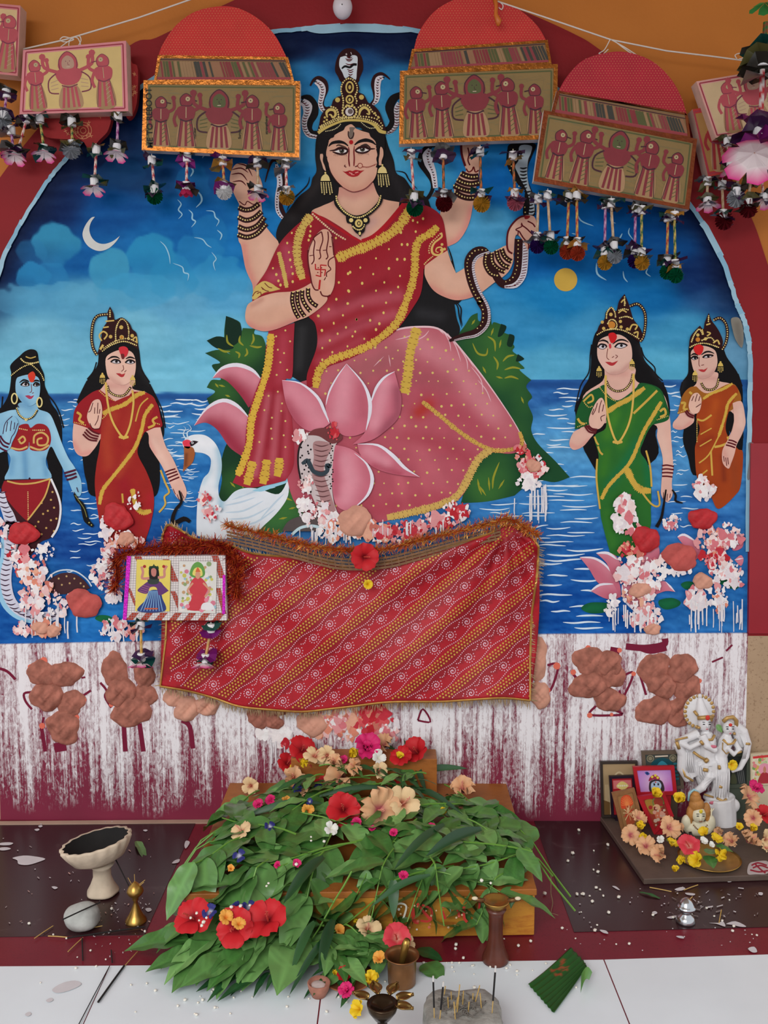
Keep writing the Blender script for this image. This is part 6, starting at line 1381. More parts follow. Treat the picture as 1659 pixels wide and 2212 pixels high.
f0 = flatplaque('cream plaque cut off by the left frame edge', [(-90,0),(44,12),(38,164),(-96,150)], -.075,(206,176,128),(196,120,120), [(.3,.8,2),(.8,.8,1)], 5)
f1 = flatplaque('cream plaque with three pink crayon figures at upper left', [(50,108),(272,88),(277,240),(42,247)], -.08,(206,178,116),(206,130,134), [(.17,.78,0),(.48,.88,2),(.8,.84,1)], 6)
for i, (a0, b0, a1, b1, en, fi, st_) in enumerate([(58,255,33,345, 'flower', ('purple', 'dark'), S1),(86,256,97,338, 'flower', ('teal', 'dark'), S4),(155,262,156,325, 'silver', ('dark', 'olive'), S4),(208,322,203,412, 'flower', ('olive', 'teal'), S1),(255,248,252,338, 'flower', ('olive', 'dark'), S3)]): pendant(f1, a0, b0, a1, b1,-.07, en, fi, st_, 20,50 + i)
for i, (a0, b0, a1, b1, en, fi, st_) in enumerate([(14,200,8,262, 'silver', ('dark', 'purple'), S3),(24,280,30,338, 'flower', ('purple', 'silver'), S3)]): pendant(f0, a0, b0, a1, b1,-.07, en, fi, st_, 20,60 + i)
f3 = flatplaque('brown framed plaque low at upper right, behind the pink one', [(1496,236),(1560,226),(1640,360),(1530,382)], -.07,(150,110,60),(170,50,46), [(.3,.8,0),(.75,.8,1)], 8, pc=(140,36,40))
f2 = flatplaque('tilted pale plaque with pink crayon figures at upper right', [(1504,176),(1680,146),(1716,270),(1546,298)], -.095,(196,168,130),(204,150,140), [(.25,.84,0),(.58,.9,2),(.88,.8,1)], 7)
for i, (a0, b0, a1, b1, en, fi, st_) in enumerate([(1528,390,1528,446, 'flower', ('silver', 'olive'), S6),(1560,398,1563,478, 'darkred', ('purple', 'teal'), S6)]): pendant(f3, a0, b0, a1, b1,-.065, en, fi, st_, 20,70 + i)
for i, (a0, b0, a1, b1, en, fi, st_) in enumerate([(1572,305,1580,372, 'flower', ('olive', 'purple'), S1),(1622,385,1615,452, 'darkred', ('dark', 'olive'), S6),(1645,372,1650,440, 'flower', ('purple', 'dark'), S1),(1600,350,1588,430, 'silver', ('purple', 'dark'), S6)]): pendant(f2, a0, b0, a1, b1,-.1, en, fi, st_, 20,80 + i)
# red printed pouches behind the plaque at upper left
PCH = mat('red_printed_cloth', (150,28,30), rough=.75, var=.15, scale=20, bump=.3, bscale=200)
for i, (lab, o_) in enumerate([('red printed cloth pouch hanging beside the cream plaque', 'A 690,330 720,345 748,375 742,560 705,640 680,600'),('red printed cloth piece below the cream plaque', 'A 250,640 420,615 590,605 590,700 540,760 485,812 440,760 330,755 240,735')]):
 P = spl(pp(o_), True, 4); e = empty('cloth_pouch', at(P[0][0], P[0][1], -.04), lab, 'cloth'); slab(P, -.045,-.028, 'pouch', PCH, e)
 a = Art(.0005,(lambda x, y, d: at(x, y, -.045 - d))); q = Rnd(i); cx_ = sum(p[0] for p in P) / len(P); cy_ = sum(p[1] for p in P) / len(P)
 if i:
  for k in range(3): a.ring(cx_ + 8, cy_, 6 + k * 6,1.4,(206,130,90))
 for k in range(16):
  t = q.uniform(0,6.28); r = q.uniform(.15,.75); p = P[int(t / 6.2832 * len(P)) % len(P)]; x, y = cx_ + (p[0] - cx_) * r, cy_ + (p[1] - cy_) * r
  for w in range(4): a.stroke([(x, y),(x + 4 * cos(w * 1.57 + t), y + 4 * sin(w * 1.57 + t))], 1,(210,140,96), smooth=0)
 artpart(a, 'flower_print', e)
# newsprint showing at the left of the first plaque
def text(s_, p, h, rot, col, parent, Y):
 cu = bpy.data.curves.new('newsprint', 'FONT'); cu.body = s_; cu.size = 1; cu.offset = .018; t = bpy.data.objects.new('t', cu); COL.objects.link(t)
 bpy.context.view_layer.update(); me = bpy.data.meshes.new_from_object(t.evaluated_get(bpy.context.evaluated_depsgraph_get())); bpy.data.objects.remove(t)
 o = link('newsprint', me, mat('black_ink', (30,28,28), rough=.7), parent); P = at(p[0], p[1], Y) - parent.location
 o.matrix_basis = MTr(P) @ MRo(rot, 4, 'Y') @ MRo(PI / 2,4, 'X') @ Matrix.Scale(h, 4)
text('ME TO REBOOT', (330,320),.0175,-PI / 2,0, e1,-.0668)
for p, t_ in (((423,300), 'nuclear'),((520,300), 'Surya'),((578,290), 'strengthens')): text(t_, p, .008,-PI / 2,0, e1,-.0668)
# strings
STR = mat('white_cotton_string', (216,208,200), rough=.8, var=.05)
def string(label, pts, extra, r=.0016, Y=-.05):
 P = [at(x, y, Y) for x, y in pts]; e = empty('string', P[0], label, 'string'); inv = MTr(P[0]).inverted()
 o = MB().tube(P, r, 6).build('line', STR, e); o.matrix_parent_inverse = inv
 for q in extra:
  o = MB().tube([at(x, y, Y - .003) for x, y in spl(px(q), False, 5)], r * .7,5).build('knot', STR, e); o.matrix_parent_inverse = inv
string('white string rising from the cream plaque to the top left', [(20,112),(60,104),(140,86),(300,38),(420,-4),(480,-24)], ['A 325,215 345,200 385,208 400,215 360,228 330,222', 'A 400,200 425,210 440,250', 'A 390,210 350,240 300,275', 'A 380,215 375,250 410,270', 'A 395,205 430,195 440,220 425,250'])
string('white string running down to the plaques at the right', [(1040,-14),(1075,3),(1200,45),(1320,86),(1440,110),(1540,122),(1660,138)], ['C 800,215 770,270 740,290 760,295 790,268', 'C 810,218 900,270 1030,360', 'C 815,216 930,300 1050,350', 'C 1490,320 1480,300 1510,290 1530,310 1500,322', 'C 200,10 218,30 210,52 195,40'])
# bulb and limp balloon at the top
c = at(740,14,-.06); e = empty('bulb', c, 'white egg-shaped bulb in front of the red arch top', 'bulb')
s = .0009
MB().ball((0,0,0),(.021,.021,.026),24,16, wob=lambda d: 1 - .08 * max(0, d.z)).build('globe', mat('white_glass', (206,200,206), rough=.25, var=.03), e, True); MB().lathe([(.010,.02),(.011,.03),(.011,.05),(.007,.055)], 16).build('cap', mat('dark_cap', (60,52,50), rough=.4), e)
MB().ball((.0,-.0208,-.004),.0014,8,5).build('dimple', mat('dark_cap', (60,52,50)), e)
B0 = at(1070,-6,-.07); e = empty('limp_balloon', B0, 'limp orange balloon hanging over the dome top', 'balloon'); o = MB().tube([at(1068,-8,-.07), at(1072,14,-.071), at(1071,32,-.072), at(1077,46,-.073), at(1076,56,-.073)], [.006,.004,.0045,.007,.003], 8).build('rubber', mat('orange_rubber', (196,104,36), rough=.35), e, True); o.matrix_parent_inverse = MTr(B0).inverted()
# hanging garland at the right frame edge
Tp = at(1650,-12,-.16); e = empty('hanging_garland', Tp, 'straw garland with green and pink cloth flowers at right edge', 'garland'); inv = MTr(Tp).inverted(); s = (at(1660,0,-.16) - at(1650,0,-.16)).length / 10
def gp(o): o.parent = e; o.matrix_parent_inverse = inv; return o
for (y0, y1, x) in ((48,92,1651),(150,252,1644)):
 V = []; F = []; C = []; A_, B_ = at(x + 3, y0,-.16), at(x, y1,-.16)
 for k in range(13):
  c = A_.lerp(B_, k / 12)
  for i in range(8): g = PI / 4 * i; V.append(c + Vector((cos(g), sin(g),0)) * s * 5.5); C.append(lin4(((170,30,40),(200,190,186))[((i + k * 2) // 4) % 2] if y0 > 100 else ((120,60,30),(40,90,40))[((i + k * 2) // 4) % 2]))
 for k in range(12):
  for i in range(8): F.append((k * 8 + i, k * 8 + (i + 1) % 8, k * 8 + 8 + (i + 1) % 8, k * 8 + 8 + i))
 gp(link('straw', mesh('straw', V, F, False, C), PRINT))
q = Rnd(4)
for (x, y, fm) in ((1650,108, 'teal'),(1645,128, 'olive'),(1640,150, 'dark'),(1648,165, 'silver'),(1640,262, 'magenta'),(1632,285, 'purple'),(1640,305, 'magenta')):
 gp(xf(film_mesh('f', q.randint(0,7)), MTr(at(x, y, -.16)) @ MRo(q.uniform(-.5,.3),4, 'X') @ MRo(q.uniform(-.3,.3),4, 'Y') @ Matrix.Scale(s * q.uniform(36,46),4)).build('film', FILM[fm]))
for (x, y) in ((1647,135),(1640,266),(1640,284)): gp(MB().lathe([(s * 13,-s * 8),(s * 13, s * 8)], 14, MTr(at(x, y, -.16))).build('bead', BEAD))
gp(xf(flower_mesh(6, 'bigf'), MTr(at(1630,330,-.17)) @ MRo(-.5,4, 'X') @ MRo(.3,4, 'Y') @ Matrix.Scale(s * 62,4)).build('cloth_flower', CLOF))
gp(xf(flower_mesh(5, 'grf'), MTr(at(1652,6,-.16)) @ Matrix.Scale(s * 30,4)).build('leaf_flower', mat('green_cloth', (60,150,70), rough=.8, var=.2)))
# ------------------------------------------------------------------ the small plaque hung on the cloth
Q = [pp('H 815,420')[0], pp('H 1440,415')[0], pp('H 1450,830')[0], pp('H 790,828')[0]]; Yq = -.072
e = empty('picture_plaque', at(*quad(Q, .5,1), Yq), 'red and white striped foam plaque with two small pictures', 'plaque')
slab(Q, Yq, Yq + .02, 'panel', mat('pinkish_foam', (216,196,200), rough=.8, var=.08), e)
pl = lambda x, y, d: at(x, y, Yq - d)
a = Art(.0004, pl); a.fill(Q, (222,214,212), smooth=0)
for u0, u1, v0, v1, sl in [(.07,.14,0,.3,.1),(.02,.05,.5,.78,.08),(.36,.43,.05,.4,.1),(.45,.5,.55,.85,.08),(.86,.93,.0,.35,.08),(.9,.95,.5,.9,.06)]:
 a.fill([quad(Q, u0, v0), quad(Q, u1, v0), quad(Q, min(1, u1 + sl), v1), quad(Q, min(1, u0 + sl), v1)], (170,56,36), smooth=0)
for k in range(7): u0 = .02 + k * .14; a.fill([quad(Q, min(1, u0 + .06),.88), quad(Q, min(1, u0 + .13),.88), quad(Q, min(1, u0 + .07),1), quad(Q, u0,1)], (170,56,36), smooth=0)
for k in range(40): a.stroke([quad(Q, k / 40,.0), quad(Q, k / 40,1)], .7,(150,140,140), smooth=0)
for k in range(26): a.stroke([quad(Q, 0, k / 26), quad(Q, 1, k / 26)], .7,(150,140,140), smooth=0)
artpart(a, 'striped_mesh', e)
a = Art(.004, pl); Pa = [pp('H 875,440')[0], pp('H 1092,445')[0], pp('H 1085,772')[0], pp('H 865,770')[0]]
a.fill(Pa, (222,202,96), smooth=0); k_ = lambda s_: pp('H ' + s_)
a.fill(k_('880,770 940,690 960,640 1020,640 1040,690 1055,770'),(44,62,120)); [a.stroke(k_('%d,770 %d,640' % (x, 985 + (x - 970) * .4)),2,(120,160,200), smooth=0) for x in range(900,1050,20)]
a.fill(k_('880,640 920,600 955,580 1020,580 1050,610 1080,640* 1020,670 1000,620 960,620 940,660'),(96,52,110)); [a.stroke(k_('%d,%d %d,%d' % (890 + i * 8,640 - i * 12,940 + i * 6,655 - i * 12)),1.6,(150,90,120), smooth=0) for i in range(4)]
a.fill(k_('950,555 1010,550 1015,590 980,600 948,590'),(50,60,56)); a.fill(k_('955,495 985,480 1012,495 1015,560 960,560'),(24,20,22)); a.fill(k_('968,505 985,495 1000,508 998,540 985,550 970,538'),(190,120,110)); a.fill(k_('950,500* 960,480 970,492 985,468* 998,490 1010,480 1018,500* 985,495'),(24,60,40))
for q_ in ('955,560 910,560 915,520 905,485', '1010,555 1050,550 1052,510 1068,480'): a.stroke(k_(q_),5.5,(196,132,120))
a.dots(k_('925,485 1048,485'),3.6,(160,40,40)); a.stroke(k_('925,755 1010,755'),3,(196,90,50)); artpart(a, 'picture', e)
a = Art(.004, pl); Pb = [pp('H 1148,450')[0], pp('H 1388,455')[0], pp('H 1380,785')[0], pp('H 1140,780')[0]]
a.fill(Pb, (214,212,206), smooth=0); q = Rnd(8)
for i in range(90): x, y = q.uniform(1155,1375), q.uniform(465,770); a.dots(k_('%d,%d' % (x, y)), q.uniform(2,5), q.choice([(196,190,90),(150,186,200),(206,120,140),(140,160,110),(226,220,214),(190,150,110)]), jit=.3)
a.fill(k_('1215,540 1230,480 1265,455 1300,480 1310,540 1265,560'),(96,150,70)); a.fill(k_('1235,540 1240,505 1265,490 1290,505 1292,545'),(222,206,110)); a.fill(k_('1210,620 1240,560 1290,560 1330,620 1310,680 1330,760 1200,760 1225,690'),(196,60,70)); a.fill(k_('1250,530 1265,515 1282,530 1278,555 1265,565 1252,552'),(206,150,120)); a.fill(k_('1250,520* 1265,490 1284,520*'),(206,100,60))
for q_ in ('1235,590 1200,640 1230,670', '1300,590 1340,640 1310,680'): a.stroke(k_(q_),4,(206,150,120))
a.dots(k_('1200,740 1290,765 1350,740 1320,700'),5,(222,130,150)); a.fill(k_('1290,760 1300,720 1350,720 1370,760'),(226,224,226)); artpart(a, 'picture', e)
SEQ = mat('magenta_sequins', (206,30,190), rough=.3, metal=.4, var=.3, scale=200, bump=.8, bscale=300)
slab([pp(t)[0] for t in ('H 812,418', 'H 838,420', 'H 808,828', 'H 785,826')], Yq - .003, Yq, 'sequin_edge', SEQ, e); slab([pp(t)[0] for t in ('H 1425,540', 'H 1442,540', 'H 1440,790', 'H 1422,790')], Yq - .003, Yq, 'sequin_edge', SEQ, e)
pendant(e, 304,1348,306,1437,-.07, 'flower', ('teal', 'purple'),((190,140,60),(210,180,120)),21,90); pendant(e, 456,1355,441,1438,-.07, 'flower', ('teal', 'magenta'),((190,140,80),(206,170,120)),21,91)
# ------------------------------------------------------------------ wooden stool and the block behind it
def pxs(p): return ((Vector(p) - CAM).dot(CAMR @ Vector((0,0,-1)))) / FPX
b0 = onz(1160,2022,0); SH = at(1160,1921, b0.y).z
C_ = [onz(497,1690, SH), onz(1090,1679, SH), onz(1160,1921, SH), onz(398,1932, SH)]   # bl br fr fl (top)
def wood_mat(name, col, dark, amt):
 m = mat(name, col, rough=.5, var=.2, scale=9, bump=.25, bscale=120); nt = m.node_tree; N = nt.nodes; L = nt.links; b = N['Principled BSDF']; src = b.inputs['Base Color'].links[0].from_socket
 tc = [n for n in N if n.type == 'TEX_COORD'][0]; mp = N.new('ShaderNodeMapping'); mp.inputs['Scale'].default_value = (3,3,14); L.new(tc.outputs['Object'], mp.inputs[0])
 w = N.new('ShaderNodeTexNoise'); w.inputs['Scale'].default_value = 6; w.inputs['Detail'].default_value = 7; w.inputs['Roughness'].default_value = .7; L.new(mp.outputs[0], w.inputs['Vector'])
 r = N.new('ShaderNodeMapRange'); r.inputs[1].default_value = .48; r.inputs[2].default_value = .72; r.inputs[4].default_value = amt; L.new(w.outputs['Fac'], r.inputs[0])
 mx = N.new('ShaderNodeMix'); mx.data_type = 'RGBA'; L.new(r.outputs[0], mx.inputs[0]); L.new(src, mx.inputs[6]); mx.inputs[7].default_value = lin4(dark); L.new(mx.outputs[2], b.inputs['Base Color']); return m
WTOP = wood_mat('stool_top_wood', (166,100,42),(110,56,22),.6); WFR = wood_mat('stool_front_yellow_paint', (206,142,52),(166,72,34),.8)
def prism(P, z0, z1, name, m, parent, loc):
 P = [Vector((p.x, p.y, 0)) for p in P]; k = len(P); V = [(p.x - loc[0], p.y - loc[1], z1 - loc[2]) for p in P] + [(p.x - loc[0], p.y - loc[1], z0 - loc[2]) for p in P]
 F = [tuple(range(k)), tuple(range(2 * k - 1, k - 1,-1))] + [(i, i + k, (i + 1) % k + k, (i + 1) % k) for i in range(k)]
 me = mesh(name, V, F); bm = bmesh.new(); bm.from_mesh(me); bmesh.ops.recalc_face_normals(bm, faces=bm.faces); bmesh.ops.bevel(bm, geom=bm.edges[:], offset=.0015, segments=1, affect='EDGES'); bm.to_mesh(me); bm.free()
 return link(name, me, m, parent)
SL = Vector(((C_[0].x + C_[1].x) / 2,(C_[0].y + C_[2].y) / 2,0))
stool = empty('wooden_stool', SL, 'low yellow-orange wooden stool under the heap of leaves', 'stool')
prism(C_, SH - .013, SH, 'top', WTOP, stool, SL)
def lerp(a, b, t): return a + (b - a) * t
cn = sum(C_, Vector()) / 4
I_ = [p + (cn - p).normalized() * .004 for p in C_]
prism([I_[3], I_[2], I_[2] + Vector((0,.016,0)), I_[3] + Vector((0,.016,0))], 0, SH - .013, 'front_board', WFR, stool, SL)
for a_, b_ in ((I_[2], I_[1]),(I_[3], I_[0])):
 d = (cn - a_); d = Vector((math.copysign(.016, d.x),0,0)); prism([a_ + Vector((0,.017,0)), b_, b_ + d, a_ + d + Vector((0,.017,0))], 0, SH - .013, 'side_board', WTOP, stool, SL)
# block at the back, against the wall
kb = [onz(640,1668, SH), onz(937,1664, SH), onz(940,1690, SH), onz(636,1694, SH)]; kb = [Vector((p.x, min(p.y, -.018),0)) for p in kb]; kb[0].y = kb[1].y = -.02; kb[2].y = kb[3].y = -.085
BH = at(937,1640, kb[2].y).z; BL = Vector(((kb[0].x + kb[1].x) / 2,-.05, SH))
blk = empty('wooden_block', BL, 'orange wooden block on the stool under the topmost flowers', 'block'); prism(kb, SH, BH, 'body', WTOP, blk, BL)
# red vermilion strokes and white crust on the stool front
yf = I_[3].y - .0006
a = Art(.0,(lambda x, y, d: at(x, y, yf - .001 - d)))
for q, w in [('M 270,1190 280,1270 310,1280', 8),('M 300,1160 330,1200 390,1270', 6),('M 330,1170 390,1200 380,1270 320,1270', 5),('M 460,1210 480,1260', 6),('M 560,1200 570,1250', 6),('M 600,1180 600,1250 620,1280', 6),('M 700,1150 690,1230', 5),('M 150,1180 190,1160 230,1180 210,1260', 4)]: a.stroke(q, w, (196,60,52) if 'M 150' not in q else (226,220,206))
q = Rnd(2)
for i in range(26): a.dots([(800 + q.uniform(110,640) * .33755,1560 + q.uniform(1150,1330) * .33755)], q.uniform(1,3), q.choice([(228,222,210),(206,110,90),(222,190,150)]), jit=.3)
o = artpart(a, 'vermilion_marks', stool); o['kind'] = 'stuff'
# ------------------------------------------------------------------ leaves
def leaf_mat(name, c, c2, rough=.35):
 m = mat(name, c, rough=rough, var=.15, scale=30, spec=.5, vcol=False); nt = m.node_tree; N = nt.nodes; L = nt.links; b = N['Principled BSDF']; src = b.inputs['Base Color'].links[0].from_socket
 oi = N.new('ShaderNodeObjectInfo'); mx = N.new('ShaderNodeMix'); mx.data_type = 'RGBA'; L.new(oi.outputs['Random'], mx.inputs[0]); L.new(src, mx.inputs[6]); mx.inputs[7].default_value = lin4(c2)
 at_ = N.new('ShaderNodeAttribute'); at_.attribute_name = 'Col'; m2 = N.new('ShaderNodeMix'); m2.data_type = 'RGBA'; m2.blend_type = 'MULTIPLY'; m2.inputs[0].default_value = 1; L.new(mx.outputs[2], m2.inputs[6]); L.new(at_.outputs['Color'], m2.inputs[7]); L.new(m2.outputs[2], b.inputs['Base Color'])
 return m
LEAFM = leaf_mat('fresh_leaf', (54,100,42),(106,148,84),.3); LEAFD = leaf_mat('dark_leaf', (26,64,34),(46,88,46)); STEM = mat('green_stem', (104,150,60), rough=.45, var=.1)
def leaf_mesh(name, wid, curl, tipc, droop=0.0, nx=18, fold=.18, wav=.03, seed=0):
 V = []; F = []; C = []; q = Rnd(seed); ny = 6
 for i in range(nx + 1):
  t = i / nx; w = wid * (sin(PI * min(1, t * 1.02) ** tipc) ** .8) if 0 < t < 1 else .004
  for j in range(ny + 1):
   v = (j / ny - .5) * 2
   z = fold * abs(v) * w - curl * (t - .3) ** 2 - droop * t * t + wav * sin(t * 17 + v * 2 + seed) * abs(v) * w * 3
   V.append((t, v * w, z))
   mid = abs(v) < .2; ve = abs(((t * 8 - abs(v) * 1.6) % 1) - .5) > .38
   k = 1.35 if mid else (1.22 if ve else 1.0); C.append((k, k * 1.02, k, 1))
 for i in range(nx):
  for j in range(ny): a_ = i * (ny + 1) + j; F.append((a_, a_ + ny + 1, a_ + ny + 2, a_ + 1))
 return mesh(name, V, F, True, C)
LM = [leaf_mesh('leaf', .24,.10,.72,.05, seed=1), leaf_mesh('leaf', .20,.22,.78,.02, seed=2), leaf_mesh('leaf', .27,.05,.66,.1, fold=.08, seed=3), leaf_mesh('leaf', .22,.3,.74,-.05, fold=.3, seed=4)]
LN = [leaf_mesh('narrow_leaf', .11,.2,.8,.05, seed=5), leaf_mesh('narrow_leaf', .13,.1,.75,.1, seed=6)]
for m_ in LM: m_.materials.append(LEAFM)
for m_ in LN: m_.materials.append(LEAFD)
XC, YC = SL.x, SL.y
xl_, xr_, yb_, yfr = C_[0].x, C_[1].x, C_[0].y, C_[2].y
def stoolin(x, y, m=0):
 t = (y - yfr) / (yb_ - yfr) if yb_ != yfr else 0; l = lerp(C_[3].x, C_[0].x, t); r = lerp(C_[2].x, C_[1].x, t)
 return max(l - x, x - r, yfr - y, 0)
def zsurf(x, y):
 d = stoolin(x, y)
 hp = .036 * math.exp(-((x - XC) / .24) ** 2 - ((y - YC) / .17) ** 2)
 if d <= 0.004: return SH + .006 + hp
 return max(.008, SH + .004 + hp - d * 1.25)
FLX, FLY = onz(570,2060,0).x, onz(570,2060,0).y
def zfloor(x, y): return .010 + .036 * math.exp(-((x - FLX) / .2) ** 2 - ((y - FLY) / .07) ** 2)
def basis(d, roll):
 x = d.normalized(); s_ = Vector((0,0,1)).cross(x)
 if s_.length < .05: s_ = Vector((0,1,0))
 s_.normalize(); n = x.cross(s_); y = s_ * cos(roll) + n * sin(roll); z = x.cross(y)
 return Matrix((x, y, z)).transposed()
def sprig(p0, p1, n, ll, lay, zf, label, group, seed, meshes=LM, name='leaf_sprig', stemr=.0016):
 q = Rnd(seed); zz = zf is zsurf; zp = SH + .02 if zz else .015
 A = onz(p0[0], p0[1], zp); B = onz(p1[0], p1[1], zp); D = B - A; D.z = 0; ln = D.length; D.normalize()
 e = empty(name, (A.x, A.y, zf(A.x, A.y) + lay), label, 'leaves', group)
 S = []
 for k in range(7): p = A + D * (ln * k / 6); S.append(Vector((p.x, p.y, zf(p.x, p.y) + lay + .004 * sin(k))) - e.location)
 MB().tube(S, [stemr * (1.2 - .08 * k) for k in range(7)], 5).build('stem', STEM, e)
 for k in range(n):
  t = .28 + .72 * (k + .5) / n if k < n - 1 else 1.0; sg = 1 if k % 2 else -1
  p = A + D * (ln * min(1, t)); ang = sg * q.uniform(.35,1.0) if k < n - 1 else q.uniform(-.2,.2)
  c, s_ = cos(ang), sin(ang); d = Vector((D.x * c - D.y * s_, D.x * s_ + D.y * c, 0)); L_ = ll * q.uniform(.75,1.2)
  tip = p + d * L_; z0 = zf(p.x, p.y) + lay + .002; z1 = zf(tip.x, tip.y) + lay * .8 + q.uniform(-.004,.008)
  if zz and tip.y < yfr - .015 and tip.x > XC - .13: tip.y = yfr - .012 - .01 * q.random(); z1 = min(z1, SH + .004 - q.uniform(.01,.05))
  dv = Vector((tip.x - p.x, tip.y - p.y, z1 - z0)); M = basis(dv, q.uniform(-.3,.3)).to_4x4()
  o = link('leaf', q.choice(meshes), None, e); o.matrix_basis = MTr(Vector((p.x, p.y, z0)) - e.location) @ M @ Matrix.Scale(L_, 4)
 return e
SG = 'leafy green sprigs heaped on the stool'; SLB = 'fresh green leafy sprig in the heap on the stool'
T_ = [((390,1812),(640,1742),7,.085),((385,1822),(600,1775),7,.085),((395,1842),(560,1805),6,.085),((800,1838),(470,1915),8,.125),((770,1850),(540,1890),7,.12),((700,1870),(640,1945),5,.125),((980,1870),(720,1930),7,.115),
 ((1245,1872),(960,1785),8,.095),((1235,1850),(1000,1745),7,.085),((1195,1846),(1000,1892),7,.1),((1150,1862),(900,1835),8,.1),((1090,1880),(1030,1925),5,.1),((980,1830),(880,1925),6,.115),((900,1800),(770,1910),7,.115),
 ((1000,1765),(780,1800),7,.09),((640,1835),(480,1790),6,.1),((860,1725),(1060,1765),7,.085),((840,1705),(640,1725),7,.085),((960,1705),(1075,1795),6,.085),((620,1785),(860,1845),7,.1),((720,1745),(540,1835),7,.1),
 ((1010,1805),(1120,1860),5,.09),((900,1880),(1080,1905),6,.1),((560,1715),(490,1765),5,.08),((740,1800),(660,1910),6,.125),((850,1860),(800,1930),5,.115),((930,1880),(960,1935),5,.115),((560,1890),(450,1935),5,.12)]
T_ += [((640,1900),(430,1925),6,.12),((700,1840),(520,1870),6,.115),((760,1900),(650,1950),5,.12),((520,1835),(420,1885),5,.1),((800,1775),(650,1805),6,.1),((860,1785),(700,1765),6,.095),((700,1700),(560,1760),6,.085),((940,1740),(1000,1830),5,.09),((580,1880),(500,1940),5,.12),((820,1730),(900,1790),5,.09),((640,1740),(700,1800),5,.095),((760,1690),(650,1700),5,.07)]
ZN = lambda p: 'at the left side' if p[0] < 600 else 'at the right side' if p[0] > 960 else 'drooping over the front edge' if p[1] > 1895 else 'at the back' if p[1] < 1745 else 'in the middle'
for i, (p0, p1, n, ll) in enumerate(T_): sprig(p0, p1, n, ll, .004 + .0009 * (i * 7 % 37), zsurf, SLB + ', ' + ZN(p1), SG, 100 + i)
for i, (p0, p1, n, ll) in enumerate([((905,1722),(800,1730),6,.06),((860,1725),(720,1735),6,.06),((820,1730),(900,1742),6,.06),((800,1720),(680,1730),6,.055),((780,1724),(900,1728),6,.055),((700,1722),(650,1735),5,.055),((920,1722),(860,1735),5,.055),((760,1718),(850,1722),6,.055),((690,1716),(770,1724),6,.055)]): sprig(p0, p1, n, ll, .018 + .006 * i, zsurf, 'small dark leafy sprig among the flowers at the back of the stool', 'dark sprigs behind the flowers', 140 + i, LN + LM[:1])
FG = 'leafy green sprigs lying on the floor in front'; FLB = 'fresh green leafy sprig lying on the floor before the stool'
for i, (p0, p1, n, ll) in enumerate([((630,2025),(440,2040),7,.1),((600,2035),(430,2075),7,.1),((670,2045),(490,2080),7,.1),((710,2060),(600,2090),6,.09),((600,2000),(450,2005),5,.1),((580,2050),(410,2060),7,.105),((700,2035),(560,2060),6,.1),((860,2060),(720,2090),6,.085),((880,2030),(800,2080),5,.075),((740,2030),(800,2060),5,.08),((620,2050),(510,2090),6,.1),((700,2070),(740,2095),5,.065)]): sprig(p0, p1, n, ll, .003 + .0014 * i, zfloor, FLB, FG, 160 + i)
for i, (p0, p1, n, ll) in enumerate([((650,2080),(560,2115),5,.07),((730,2080),(705,2115),4,.055),((640,2075),(500,2110),5,.075),((780,2090),(760,2130),4,.05)]): sprig(p0, p1, n, ll, .004, zfloor, 'dark narrow-leaved sprig at the front of the floor heap', 'dark sprigs at the front', 180 + i, LN)
# long grass blades
def blade(p0, p1, z0, z1, w, label):
 A = onz(p0[0], p0[1], z0); B = onz(p1[0], p1[1], z1); V = []; F = []; n = 10; D = B - A; s_ = D.cross(CAM - A).normalized()
 for k in range(n + 1):
  t = k / n; p = D * t + Vector((0,0,.012 * sin(PI * t))); ww = w * (sin(PI * (.08 + .92 * t)) ** .7)
  V += [p + s_ * ww, p + Vector((0,0,-ww * .5)), p - s_ * ww]
  if k: b = 3 * k; F += [(b - 3, b, b + 1, b - 2),(b - 2, b + 1, b + 2, b - 1)]
 return setp(link('grass_blade', mesh('grass_blade', V, F, True, [(1,1,1,1)] * len(V)), LEAFD, None, A), label, 'leaf', 'long grass blades in the heap')
for i, (a_, b_, z0, z1) in enumerate([((905,1702),(828,1600), SH + .03, SH + .1),((918,1705),(872,1598), SH + .03, SH + .11),((700,1850),(612,1952), SH + .05, SH + .03),((930,1890),(800,1960), SH + .05, SH + .02),((960,1780),(850,1880), SH + .06, SH + .05),((1040,1790),(920,1850), SH + .06, SH + .05),((690,1720),(860,1705), SH + .05, SH + .05),((540,1760),(700,1735), SH + .04, SH + .05),((850,1900),(850,1985), SH + .04, SH - .02),((880,1700),(1000,1760), SH + .05, SH + .05),((680,1990),(630,2100),.07,.03),((720,1985),(690,2100),.07,.03),((720,2010),(625,2150),.06,.012),((870,1680),(1010,1660), SH + .04, SH + .05)]):
 blade(a_, b_, z0, z1,.006 + .002 * (i % 3),('long dark grass blade standing up among the back flowers, %s one' % ('left' if i == 0 else 'right')) if i < 2 else 'long dark grass blade lying across the green heap')
